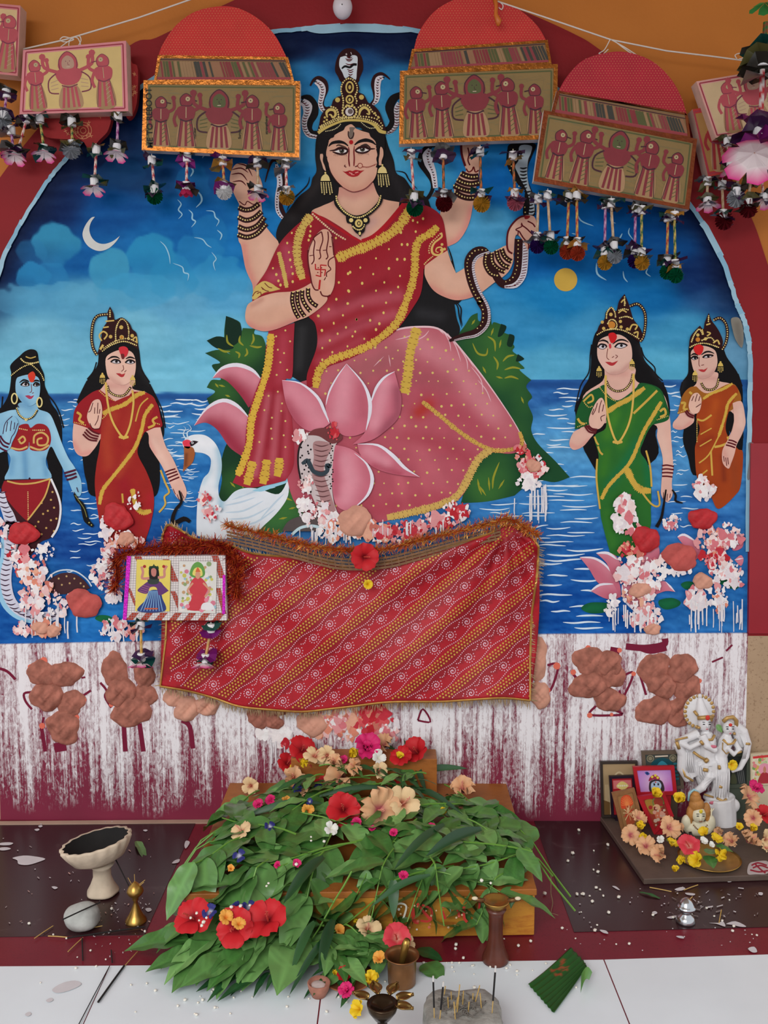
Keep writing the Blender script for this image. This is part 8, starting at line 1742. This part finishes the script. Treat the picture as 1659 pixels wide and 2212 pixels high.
# lime splashes and ash on the floor
a = Art(.0012,(lambda x, y, d: onz(x, y, d))); WS = (206,202,206)
for q_ in ['K 0,655 50,650 85,655 60,668 0,668', 'K 0,685 45,682 70,692 30,702 0,700', 'K 80,750 150,735 220,740 290,755 250,775 180,795 120,790 110,765', 'K 330,935 350,932 370,940 350,950', 'K 245,545 265,540 272,548 255,555', 'K 220,568 245,562 252,570 235,578', 'K 915,572 935,568 945,574 930,581', 'K 335,1590 400,1550 480,1535 520,1560 440,1600 360,1615', 'K 295,1660 325,1645 340,1660 310,1675', 'K 160,1750 185,1735 200,1750 175,1765', 'K 930,1075 960,1070 970,1085 945,1095', 'O 660,220 685,222 710,245 690,240', 'O 580,500 620,505 635,525 600,518', 'O 1280,455 1340,455 1370,445 1385,480 1330,462', 'O 1390,462 1450,445 1520,478 1480,480 1430,468', 'O 1400,180 1420,183 1425,192 1402,195', 'O 1600,260 1625,262 1622,278 1600,275', 'O 915,388 935,380 950,392 930,402', 'O 1070,540 1110,540 1120,555 1090,552', 'O 1530,620 1570,608 1590,640 1560,645', 'O 1130,262 1190,268 1180,280 1140,275', 'O 1060,240 1110,225 1130,240 1090,250', 'K 1120,765 1150,758 1140,780 1100,785', 'K 1190,640 1215,650 1190,690 1180,670', 'O 1010,420 1060,408 1080,415 1040,428']: a.fill(q_, WS, n=3)
q = Rnd(20)
for x0, x1, y0, y1, n in [(590,960,1000,1380,60),(0,1000,520,1240,40)]:
 for i in range(n): x, y = q.uniform(x0, x1), q.uniform(y0, y1); a.stroke(K_('%f,%f %f,%f' % (x, y, x + q.uniform(-14,14), y + q.uniform(-10,10))), q.uniform(.8,2.4), q.choice([WS, (170,160,160),(196,160,150)]), smooth=0)
for i in range(45): x, y = q.uniform(330,1659), q.uniform(190,640); a.dots([(1100 + x * .33695,1840 + y * .33695)], q.uniform(.8,2.2), WS, ry=q.uniform(.6,1.5))
for i in range(30): x, y = q.uniform(1020,1600), q.uniform(230,420); a.stroke([(1100 + x * .33695,1840 + y * .33695),(1100 + (x + q.uniform(-40,40)) * .33695,1840 + (y + q.uniform(-16,16)) * .33695)], q.uniform(.7,2.4), q.choice([WS, (140,128,126),(120,104,104)]), smooth=0)
o = artpart(a, 'lime_splashes', floor); o['kind'] = 'stuff'
# ------------------------------------------------------------------ the little shrine on the stone slab at the right
N_ = lambda s_: [(p[0], p[1]) for p in pp('N ' + s_)]
SZ = .013
sl = [onz(1299,1768, SZ), onz(1800,1760, SZ), onz(1860,1884, SZ), onz(1391,1899, SZ)]; sl[0].y = min(sl[0].y, -.012); sl[1].y = -.012; sl[0].y = -.012
SB = Vector(((sl[0].x + sl[3].x) / 2 + .1,-.1,0)); e = empty('stone_slab', SB, 'thin grey-brown stone slab under the little shrine', 'slab')
prism(sl, .0006, SZ, 'slab', mat('grey_brown_slab', (92,76,68), rough=.5, var=.2, scale=20, bump=.3, bscale=120), e, SB)
fa = (sl[3] + sl[2]) / 2
a = Art(.0006,(lambda x, y, d: onz(x, y, SZ + d))); a.fill('N 1510,1470 1560,1450 1659,1450 1659,1540 1560,1550 1500,1545', (186,176,176))
for q_ in ['N 1530,1480 1580,1460 1650,1480', 'N 1540,1500 1600,1480 1659,1500', 'N 1520,1515 1590,1530 1659,1520', 'N 1560,1470 1600,1510 1640,1540']: a.stroke(q_, 3.5,(150,40,60))
artpart(a, 'wax_stain', e)
def pframe(label, corners, fm, fw, paint, Y=None, dep=.008, zb=SZ):
 """a framed picture standing upright; corners tl tr br bl in the enlarged view"""
 Q = N_(corners); bx, by = quad(Q, .5,1); low = max(Q, key=lambda p: p[1]); Y = Y if Y else min(onz(low[0], low[1], zb).y, -.03)
 e = empty('framed_picture', at(bx, by, Y), label, 'picture', 'framed pictures on the slab')
 slab(Q, Y, Y + dep, 'backing', fm, e); cx_ = sum(p[0] for p in Q) / 4; cy_ = sum(p[1] for p in Q) / 4
 I = [(cx_ + (p[0] - cx_) * (1 - fw / max(12, abs(Q[1][0] - Q[0][0]) / 2)), cy_ + (p[1] - cy_) * (1 - fw / max(12, abs(Q[3][1] - Q[0][1]) / 2))) for p in Q]
 for i in range(4): j = (i + 1) % 4; slab([Q[i], Q[j], I[j], I[i]], Y - .004, Y, 'moulding', fm, e)
 c = at(bx, by, Y); w = (at(*Q[2], Y) - at(*Q[3], Y)).length * .35; zt_ = c.z + .004
 if zt_ > zb + .01: o = MB().box(-w, w, .001, dep, zb - c.z, zt_ - c.z).build('foot', fm, e)
 a = Art(.0008,(lambda x, y, d: at(x, y, Y - d))); paint(a, I); artpart(a, 'picture', e); return e
DKW = mat('dark_brown_frame', (52,42,36), rough=.5, var=.2); REDF = mat('red_plastic_frame', (176,30,42), rough=.3, var=.1); PUR = mat('black_purple_frame', (34,22,38), rough=.4); WDF = mat('light_wood_frame', (142,96,58), rough=.5, var=.25, scale=60); GRYF = mat('grey_brown_frame', (96,82,68), rough=.5, var=.2)
def pA(a, Q):
 a.fill([q for q in Q], (166,140,104), smooth=0); g = lambda u, v: quad(Q, u, v); a.fill([g(.2,1), g(.2,.45), g(.3,.28), g(.5,.2), g(.7,.28), g(.8,.45), g(.8,1)], (120,96,72)); a.stroke([g(.2,1), g(.2,.45), g(.3,.28), g(.5,.16), g(.7,.28), g(.8,.45), g(.8,1)], 3,(196,176,140)); [a.stroke([g(u, .4), g(u, 1)], 3,(190,166,128), smooth=0) for u in (.08,.14,.9)]; a.fill([g(.0,1), g(.0,.7), g(.2,.75), g(.2,1)], (110,80,44), smooth=0)
def pB(a, Q):
 g = lambda u, v: quad(Q, u, v); a.fill(Q, (166,30,40), smooth=0); a.fill([g(.05,.05), g(.95,.05), g(.95,.25), g(.05,.28)], (206,110,110), smooth=0); a.fill([g(.2,.2), g(.5,.08), g(.8,.2), g(.6,.3), g(.4,.3)], (220,200,120)); [a.dots([g(.3 + .1 * i, .2)], 2,(230,220,190)) for i in range(5)]
def pC(a, Q):
 g = lambda u, v: quad(Q, u, v); a.fill(Q, (64,70,66), smooth=0); a.fill([g(.15,.9), g(.15,.3), g(.5,.1), g(.85,.3), g(.85,.9)], (20,72,82)); a.dots([g(.15,.12), g(.85,.12)], 8,(130,124,100), n=12); a.stroke([g(.3,.06), g(.7,.05)], 3,(206,190,170)); a.fill([g(.3,.4), g(.5,.2), g(.7,.4), g(.5,.5)], (50,130,150)); [a.stroke([g(.85,.3 + .12 * i), g(.97,.3 + .12 * i)], 4,(40,110,124)) for i in range(5)]; a.ring(*g(.15,.12),5,1.4,(60,56,50)); a.ring(*g(.85,.12),5,1.4,(60,56,50))
def pD(a, Q):
 g = lambda u, v: quad(Q, u, v); a.fill(Q, (176,120,196), smooth=0, sh=[([g(.5,.6)], 26,(226,190,214),.9),([g(.9,.9)], 18,(206,70,180),.7)], grid=4)
 a.fill([g(.3,1), g(.3,.6), g(.4,.45), g(.6,.42), g(.72,.6), g(.7,1)], (60,44,50)); a.fill([g(.36,1), g(.35,.65), g(.45,.52), g(.6,.52), g(.66,.7), g(.6,.9), g(.5,1)], (170,190,214)); a.fill([g(.3,.5), g(.35,.32), g(.48,.2), g(.62,.3), g(.62,.44), g(.45,.42)], (150,40,70)); a.dots([g(.42,.3), g(.52,.24), g(.58,.34)], 3,(222,196,70)); a.fill([g(.28,.22), g(.22,.1), g(.3,.06), g(.36,.16)], (50,80,150)); a.dots([g(.29,.13)], 2.4,(30,40,90)); a.dots([g(.45,.66), g(.57,.66)], 2.2,(30,24,30)); a.stroke([g(.41,.6), g(.48,.59)], 1.2,(40,30,30)); a.stroke([g(.54,.59), g(.61,.6)], 1.2,(40,30,30)); a.stroke([g(.47,.84), g(.52,.86), g(.57,.84)], 1.6,(180,60,80)); a.dots([g(.5,.55)], 1.6,(200,40,40))
def pE(a, Q):
 g = lambda u, v: quad(Q, u, v); a.fill(Q, (150,108,66), smooth=0); a.fill([g(.1,.35), g(.2,.1), g(.5,.02), g(.8,.1), g(.9,.35), g(.7,.42), g(.3,.42)], (206,74,40)); [a.stroke([g(.5,.36), g(.5 + .38 * cos(t),.36 - .3 * sin(t))], 1.2,(226,130,70), smooth=0) for t in np.arange(.1,3.1,.25)]; a.fill([g(.25,.95), g(.3,.5), g(.5,.36), g(.7,.5), g(.75,.95)], (170,80,50)); q = Rnd(3); [a.stroke([g(.5,.6), g(.5 + .38 * cos(t),.6 + .24 * sin(t))], 1.6, q.choice([(206,140,90),(190,60,44),(222,190,140)])) for t in np.arange(0,6.2,.5)]; a.fill([g(.42,.5), g(.5,.42), g(.58,.5), g(.5,.58)], (222,176,130))
def pF(a, Q):
 g = lambda u, v: quad(Q, u, v); a.fill(Q, (150,56,40), smooth=0); a.fill([g(.05,.05), g(.45,.05), g(.4,.5), g(.1,.5)], (160,120,50)); a.ring(*g(.7,.2),12,3,(110,120,60)); a.fill([g(.3,.9), g(.3,.5), g(.5,.3), g(.7,.5), g(.75,.9)], (196,110,80)); a.dots([g(.5,.4)], 8,(206,160,120), n=12); q = Rnd(5); [a.dots([g(q.uniform(.1,.9), q.uniform(.3,.95))], q.uniform(2,5), q.choice([(206,150,130),(160,40,40),(196,170,150),(120,50,40)])) for _ in range(26)]
def pG(a, Q):
 g = lambda u, v: quad(Q, u, v); a.fill(Q, (40,44,42), smooth=0); [a.stroke([g(u, .5), g(u + .1,1)], 2,(90,92,92)) for u in (.5,.6,.7,.8)]; a.fill([g(.1,.95), g(.2,.6), g(.35,.6), g(.45,.95)], (70,74,52))
def pH(a, Q):
 g = lambda u, v: quad(Q, u, v); a.fill(Q, (214,206,176), smooth=0); q = Rnd(6); [a.dots([g(q.uniform(.02,.98), q.uniform(.05,.95))], q.uniform(2,5), q.choice([(120,160,90),(214,130,130),(226,214,190),(190,200,150),(206,170,90)])) for _ in range(60)]; a.dots([g(.62,.5)], 13,(226,150,170), n=14); a.fill([g(.3,1), g(.4,.7), g(.6,.6), g(.85,.7), g(.95,1)], (170,50,60)); a.fill([g(.55,.5), g(.62,.4), g(.7,.5), g(.66,.62), g(.58,.62)], (196,130,104)); a.stroke([g(.05,.08), g(.95,.06)], 5,(206,60,60), smooth=0)
pframe('dark framed picture of a carved arch, leftmost on the slab', '350,672 642,668 640,1095 362,1108', DKW, 5, pA, -.024)
pframe('grey-brown framed teal picture behind the red frame', '672,592 975,585 1005,880 700,900', GRYF, 7, pC, -.026)
pframe('black framed red picture between the arch and the wooden frame', '420,786 612,780 640,1095 440,1108', PUR, 5, pB, -.038)
pframe('dark green framed picture behind the statuette', '1310,600 1520,600 1520,870 1330,880', mat('green_grey_frame', (66,74,62), rough=.5, var=.2),8, pG, -.026)
pframe('bright paper picture of a seated goddess at right edge', '1522,610 1700,598 1705,850 1525,860', mat('cream_card', (206,190,160), rough=.6),3, pH, -.03)
pframe('red plastic framed lilac picture of a crowned child', '604,712 928,705 950,930 640,940', REDF, 8, pD, -.05)
pframe('light wooden framed orange picture tilted at the slab corner', '440,918 618,880 690,1150 522,1242', WDF, 8, pE)
pframe('red framed picture lying back with a yellow flower on it', '638,946 852,914 925,1095 770,1240', REDF, 9, pF)
# white statuette of an embracing couple
pb = onz(*N_('1270,1150')[0], SZ); YS = pb.y + .01
def n3(x, y, dy=0.0): return at(*N_('%f,%f' % (x, y))[0], YS) + Vector((0, dy, 0))
st0 = Vector((n3(1260,1150).x, YS, SZ)); sx = (n3(100,0) - n3(0,0)).length / 100
stat = empty('statuette', st0, 'white plaster statuette of a standing couple with gold trim', 'statuette')
def sp(m, name, material, smooth=True, remesh=0):
 o = MBm(m, name, material, smooth); return o
def MBm(m, name, material, smooth):
 m.V = [tuple(Vector(v) - st0) for v in m.V]; return m.build(name, material, stat, smooth)
PLW = mat('white_plaster', (222,220,222), rough=.45, var=.08, scale=40, bump=.15, bscale=90); GLD = mat('gold_paint', (190,152,92), rough=.45, metal=.3, var=.2, scale=60)
def limb(m, pts, rad, n=10): m.tube([n3(x, y, d * sx) for x, y, d in pts], [r * sx for r in rad], n)
def blob(m, x, y, d, rx, ry, rz, nu=16, nv=10, wob=None): m.ball(n3(x, y, d * sx),(rx * sx, ry * sx, rz * sx), nu, nv, wob=wob)
m = MB()  # bodies
limb(m, [(1175,440,0),(1180,500,0),(1190,560,0),(1185,620,0),(1190,680,0)], [46,72,66,62,74]); limb(m, [(1165,390,0),(1172,450,0)], [26,32])
limb(m, [(1210,660,-10),(1245,760,-20),(1270,860,-10),(1285,935,0)], [60,50,36,26]); limb(m, [(1160,680,-10),(1190,770,-40),(1130,850,-50),(1060,905,-40)], [62,48,34,24]); limb(m, [(1140,660,20),(1130,760,20),(1150,850,20)], [60,52,34])
limb(m, [(1110,450,0),(1040,470,-20),(950,500,-40)], [38,34,30]); limb(m, [(950,500,-40),(1030,540,-60),(1110,500,-60)], [28,24,20]); limb(m, [(1130,450,-40),(1160,520,-70),(1230,560,-70)], [36,32,24]); limb(m, [(940,520,-30),(985,600,-20),(985,720,-10),(1030,800,-10),(1070,800,-10)], [34,40,42,36,16]); limb(m, [(1000,560,0),(1040,680,0),(1080,780,0)], [30,40,34])
blob(m, 1060,620,15,90,30,160)
limb(m, [(1340,440,0),(1330,500,-10),(1310,560,-10),(1290,620,-10),(1290,720,-20),(1280,840,-20),(1270,940,-10)], [26,60,52,48,62,60,66]); limb(m, [(1380,490,-20),(1420,560,-40),(1370,590,-60),(1320,540,-60)], [30,27,22,16])
limb(m, [(1400,380,20),(1470,440,15),(1505,530,10),(1490,630,5),(1440,720,0),(1370,745,-10)], [34,40,30,26,22,12]); limb(m, [(1400,380,20),(1440,480,30),(1460,560,25)], [40,44,30])
blob(m, 1280,950,10,130,70,50); limb(m, [(1280,940,0),(1290,1040,0),(1285,1150,0)], [115,118,126], 14); blob(m, 1190,1000,-40,60,40,50); blob(m, 1370,1000,-30,60,40,60); blob(m, 1060,915,-30,40,30,40)
blob(m, 1158,365,-12,50,46,66); limb(m, [(1155,330,0),(1135,250,5),(1130,180,10)], [56,42,20]); blob(m, 1130,160,10,18,18,20)
blob(m, 1345,400,-15,47,44,58); blob(m, 1365,380,25,60,30,70)
body = sp(m, 'bodies', PLW)
rmf = body.modifiers.new('merge', 'REMESH'); rmf.mode = 'VOXEL'; rmf.voxel_size = .0016; rmf.use_smooth_shade = True; sm_ = body.modifiers.new('soft', 'SMOOTH'); sm_.iterations = 3
# drapery folds on both robes
m = MB()
for k in range(7): limb(m, [(1100 + k * 16,690,-56),(1095 + k * 20,740,-60),(1120 + k * 18,790,-56)], [4,6,3], 6)
for k in range(6): limb(m, [(1235 + k * 20,660,-62),(1235 + k * 19,780,-74),(1225 + k * 20,920,-72)], [4,7,4], 6)
for k in range(5): limb(m, [(1000 + k * 12,580,-46),(990 + k * 16,660,-46),(1010 + k * 14,740,-42)], [4,6,3], 6)
for k in range(5): limb(m, [(1430 + k * 10,440,-20),(1470 + k * 6,540,-22),(1450 + k * 6,640,-18)], [4,6,3], 6)
sp(m, 'robe_folds', PLW)
m = MB()  # halo plate with scalloped rim
V = []; F = []; nn = 40
hc = n3(1130,285,30 * sx)
halo = MB(); halo.lathe([(.001,-.002),(118 * sx, -.002),(124 * sx, 0),(118 * sx, .003),(.001,.003)], 40, MTr(hc) @ MRo(PI / 2,4, 'X') @ Matrix.Diagonal((1,1.12,1,1)), cap=False); sp(halo, 'halo', PLW)
m = MB()
for k in range(22):
 t = 2 * PI * k / 22
 if -.1 < sin(t) or True: m.ball(hc + Vector((112 * sx * cos(t),-.003,126 * sx * sin(t))),(15 * sx, 7 * sx, 15 * sx),8,5)
sp(m, 'halo_rim', GLD)
def gold(name, pts, r, mt=GLD): m = MB(); limb(m, pts, [r] * len(pts),8); sp(m, name, mt)
gold('crown_band', [(1098,318,-36),(1130,310,-52),(1165,306,-54),(1212,312,-36)], 17); gold('crown_tip', [(1078,270,-10),(1100,300,-30)], 12); gold('necklace', [(1130,450,-50),(1160,478,-66),(1200,475,-66),(1225,445,-50)], 11); gold('necklace', [(1290,480,-50),(1325,512,-62),(1365,505,-62),(1390,480,-45)], 10); gold('chain', [(1285,500,-60),(1280,550,-66),(1310,585,-66),(1350,560,-66)], 5); gold('sash', [(1060,575,-50),(1100,605,-62),(1150,630,-72)], 11); gold('sash_knot', [(1145,625,-74),(1160,640,-76)], 20); gold('sash_tassel', [(1130,705,-70),(1165,710,-74)], 15); gold('belt_knot', [(1245,685,-78),(1258,685,-78)], 18); gold('hem', [(975,700,-40),(1000,765,-44),(1060,805,-40)], 10); gold('hem', [(1235,925,-70),(1280,945,-80),(1310,930,-76)], 10); gold('armlet', [(925,490,-66),(945,545,-66)], 13); gold('bangle', [(1105,480,-84),(1125,505,-84)], 12); gold('armlet', [(1395,580,-60),(1430,570,-56)], 10); gold('armlet', [(1475,520,-26),(1510,525,-20)], 10); gold('headdress', [(1302,350,-20),(1330,318,-30),(1375,312,-26),(1408,345,-10),(1412,400,0)], 16); gold('ear_drop', [(1108,385,-30),(1108,400,-30)], 14); gold('ear_drop', [(1382,430,-36),(1384,446,-36)], 11); gold('knee_tassel', [(1250,835,-70),(1275,840,-70)], 13); gold('foot_trim', [(1140,900,-60),(1210,920,-66)], 8); gold('waist_flute', [(915,480,-60),(1010,455,-70)], 8)
VERM = mat('vermilion', (206,56,44), rough=.7); EYE = mat('painted_eye', (40,40,44), rough=.4); LIP = mat('painted_lip', (196,90,100), rough=.4)
def spot(name, x, y, d, rx, ry, mt): m = MB(); blob(m, x, y, d, rx, 6, ry, 10,6); sp(m, name, mt)
for cx_, cy_, k in ((1165,365,1),(1345,400,.95)):
 for dx in (-22,22): spot('eye', cx_ + dx * k, cy_ - 4,-52 if k == 1 else -54,11 * k, 5 * k, EYE); spot('brow', cx_ + dx * k, cy_ - 20,-50 if k == 1 else -52,14 * k, 3, EYE)
 spot('lips', cx_ + 2, cy_ + 34 * k, -50 if k == 1 else -50,10,4, LIP); m = MB(); limb(m, [(cx_, cy_ - 10,-50),(cx_ + 1, cy_ + 16,-62)], [6,9], 8); sp(m, 'nose', PLW)
spot('forehead_mark', 1166,305,-68,18,22, VERM); spot('forehead_mark', 1348,366,-52,15,14, VERM); spot('pink_stain', 1330,970,-74,30,18, mat('pink_stain', (206,110,130), rough=.7)); spot('pink_stain', 1200,960,-76,26,14, mat('pink_stain', (206,110,130))); spot('pink_stain', 1200,520,-92,30,14, mat('pink_stain', (206,110,130)))
# small ivory bust before it
pbb = onz(*N_('1110,1235')[0], SZ); YB = pbb.y
def b3(x, y, dy=0.0): return at(*N_('%f,%f' % (x, y))[0], YB) + Vector((0, dy, 0))
sb = (b3(100,0) - b3(0,0)).length / 100; bu0 = Vector((b3(1110,1235).x, YB, SZ)); bust = empty('bust', bu0, 'small ivory bust with orange matted hair before the statuette', 'bust')
IV = mat('ivory_resin', (222,214,186), rough=.45, var=.12, scale=40, bump=.2); HR = mat('ochre_hair', (178,122,62), rough=.6, var=.3, scale=60, bump=.6, bscale=120)
def bl(m, x, y, d, rx, ry, rz): m.ball(b3(x, y, d * sb),(rx * sb, ry * sb, rz * sb),18,12)
def bb(m, name, mt, rm=True):
 m.V = [tuple(Vector(v) - bu0) for v in m.V]; o = m.build(name, mt, bust, True)
 if rm: r = o.modifiers.new('merge', 'REMESH'); r.mode = 'VOXEL'; r.voxel_size = .0014; r.use_smooth_shade = True
 return o
m = MB(); bl(m, 1115,1080,-10,55,50,66); m.tube([b3(1112,1120), b3(1112,1180)], [34 * sb, 44 * sb], 12); bl(m, 1112,1190,0,120,62,62); bl(m, 1020,1150,0,40,36,70); bl(m, 1210,1150,0,40,36,70); bl(m, 1114,1095,-58,9,12,18); bb(m, 'body', IV)
m = MB(); bl(m, 1105,1010,10,62,50,60); bl(m, 1095,960,10,46,40,50); bl(m, 1055,1080,10,32,36,70); bl(m, 1180,1060,10,34,36,72); bl(m, 1095,930,5,34,30,30); bl(m, 1045,1140,0,22,26,50); bl(m, 1195,1130,0,22,26,50); bb(m, 'hair', HR)
m = MB(); m.tube([b3(x, y, 14 * sb) for x, y in ((1040,980),(1050,920),(1085,893),(1115,910),(1125,960))], 9 * sb, 8); bb(m, 'crescent', mat('pale_blue_paint', (150,196,206), rough=.5), False)
for dx in (-22,22): m = MB(); m.ball(b3(1115 + dx, 1070,-58 * sb),(11 * sb, 4 * sb, 4 * sb),10,5); bb(m, 'eye', EYE, False); m = MB(); m.ball(b3(1115 + dx, 1055,-56 * sb),(14 * sb, 4 * sb, 3 * sb),10,5); bb(m, 'brow', EYE, False)
m = MB(); m.ball(b3(1115,1112,-58 * sb),(16 * sb, 5 * sb, 5 * sb),10,5); bb(m, 'lips', mat('brown_lip', (150,96,70), rough=.5), False); m = MB(); m.ball(b3(1118,1035,-56 * sb),(14 * sb, 5 * sb, 18 * sb),10,5); bb(m, 'forehead_mark', mat('yellow_paste', (222,196,50), rough=.6), False)
m = MB(); [m.ball(b3(1060 + 105 * t, 1140 + 40 * sin(PI * t),-60 * sb),6 * sb, 6,4) for t in np.linspace(0,1,12)]; bb(m, 'bead_necklace', mat('brown_beads', (140,100,60), rough=.5), False); m = MB(); m.tube([b3(1215,1030,-10 * sb), b3(1205,1190,-20 * sb)], 6 * sb, 6); [m.tube([b3(1200 + d, 1030,-10 * sb), b3(1215,1060,-10 * sb)], 4 * sb, 6) for d in (-8,15,34)]; bb(m, 'trident', IV, False); m = MB(); m.tube([b3(1035,1195,-50 * sb), b3(1040,1230,-70 * sb), b3(1065,1250,-60 * sb)], 12 * sb, 8); bb(m, 'snake', mat('black_snake', (40,32,30), rough=.4), False)
# brass plate of flowers and loose flowers on the slab
P = onz(*N_('1200,1440')[0], SZ); s = pxs(P); e = empty('brass_plate', P, 'brass plate of yellow petals at the front of the slab', 'plate'); MB().lathe([(.001,0),(52 * s, 0),(64 * s, 5 * s),(66 * s, 8 * s),(60 * s, 6 * s),(50 * s, 2 * s),(.001,1.5 * s)], 40, cap=False).build('body', BRASS, e, True)
zf = SZ + .012
NF = [('peach', 640,1120,70,.05, 'peach bloom against the wooden framed picture'),('yellow', 650,1180,62,.05, 'yellow bloom on the peach one, left on the slab'),('peach', 585,1245,78,.02, 'peach bloom at the left edge of the slab'),('yellow', 705,1265,60,.02, 'yellow bloom in front of the red frame'),('peach', 705,1335,82,.012, 'peach trumpet bloom at the slab edge, stem outwards'),('peach', 835,1410,92,.01, 'ruffled peach bloom at the slab front-left'),('peach', 880,1190,88,.04, 'tall peach bloom left of the bust'),('peach', 950,1200,60,.03, 'small peach bloom touching the bust'),('yellow', 965,985,74,.07, 'yellow bloom between red frame and statuette'),('yellow', 765,940,74,.11, 'yellow trumpet bloom lying on the red frames'),('yellow', 925,1525,50,.008, 'lone yellow bloom at the slab front edge'),('yellow', 1000,1440,66,.016, 'yellow petals at the left of the brass plate'),('yellow', 1120,1440,74,.016, 'yellow petals at the middle of the brass plate'),('yellow', 1320,1415,92,.018, 'large yellow petals at the right of the brass plate'),('coral', 1045,1335,90,.035, 'pink-red hibiscus on the brass plate'),('yellow', 1175,1245,60,.04, 'yellow bloom in front of the bust'),('yellow', 1240,1290,62,.03, 'yellow and orange petals behind the plate'),('yellow', 905,1330,56,.02, 'yellow bloom left of the pink-red hibiscus'),('white', 1150,1300,44,.04, 'white bloom right of the pink-red hibiscus'),('white', 815,1280,38,.025, 'small white bloom by the red frame'),('white', 1210,1325,34,.035, 'small white bloom by the green leaves'),('peach', 1300,1235,72,.03, 'peach bloom at the foot of the pedestal'),('peach', 1385,1300,80,.015, 'peach bloom right of the brass plate'),('peach', 1500,950,96,.1, 'big peach bloom right of the pedestal'),('peach', 1545,1110,74,.06, 'peach bloom by the red flower'),('peach', 1500,1300,96,.02, 'large peach trumpet bloom at the right of the slab'),('cream', 1620,1275,86,.02, 'cream bloom with dark eye at the right frame edge'),('cream', 1640,1350,60,.012, 'cream petals at the lower right frame edge'),('yellow', 1530,1210,56,.045, 'yellow bloom on the right peach flowers'),('yellow', 1430,1185,40,.04, 'small yellow bloom right of the pedestal'),('red', 1620,1090,84,.06, 'red hibiscus at the right frame edge'),('pink', 1560,880,60,.13, 'pink and white bloom before the goddess picture')]
for i, (k, x, y, r, z, lab) in enumerate(NF): p = N_('%f,%f' % (x, y))[0]; flower(k, p[0], p[1], r * .27667 * (1.0 if k != 'white' else .9), SZ + z, lab, 500 + i, group='flowers on the slab')
for lab, x0, y0, x1, y1, z in [('green leaf on the brass plate, upper', 1200,1390,1235,1340,.03),('green leaf on the brass plate, pointing at the viewer', 1190,1400,1235,1490,.02),('green leaf behind the brass plate at right', 1250,1325,1390,1365,.03),('small green leaf left of the pink-red hibiscus', 870,1290,950,1285,.03)]:
 p0, p1 = N_('%d,%d' % (x0, y0))[0], N_('%d,%d' % (x1, y1))[0]; single_leaf(lab, p0, p1, SZ + z, SZ + z - .004, LM[0], 1.4)
# garland lump and lotus bits at the far right
P = onz(1652,1728, SZ); e = empty('clay_bird', P, 'mottled brown clay lump by the right frame edge', 'ornament'); s = pxs(P); MB().ball((0,0,24 * s),(26 * s, 18 * s, 26 * s),18,12, wob=lambda d: 1 + .12 * sin(6 * d.x) * cos(5 * d.z)).build('body', mat('mottled_clay', (132,112,84), rough=.8, var=.4, scale=60, bump=.6), e, True)
p = N_('1368,690')[0]; wallflower('yellow', p[0], p[1], 13, YS - .012, 'yellow bloom caught in the statuette veil', 8)
A = n3(1250,375,-20 * sx); D = n3(1290,425,-24 * sx) - A; o = setp(link('leaf', LM[0], None), 'yellow-green leaf tucked between the two heads', 'leaf', 'loose leaves'); o.matrix_basis = MTr(A) @ basis(D, 1.2).to_4x4() @ Matrix.Diagonal((D.length * 1.2, D.length * 1.5, D.length, 1))
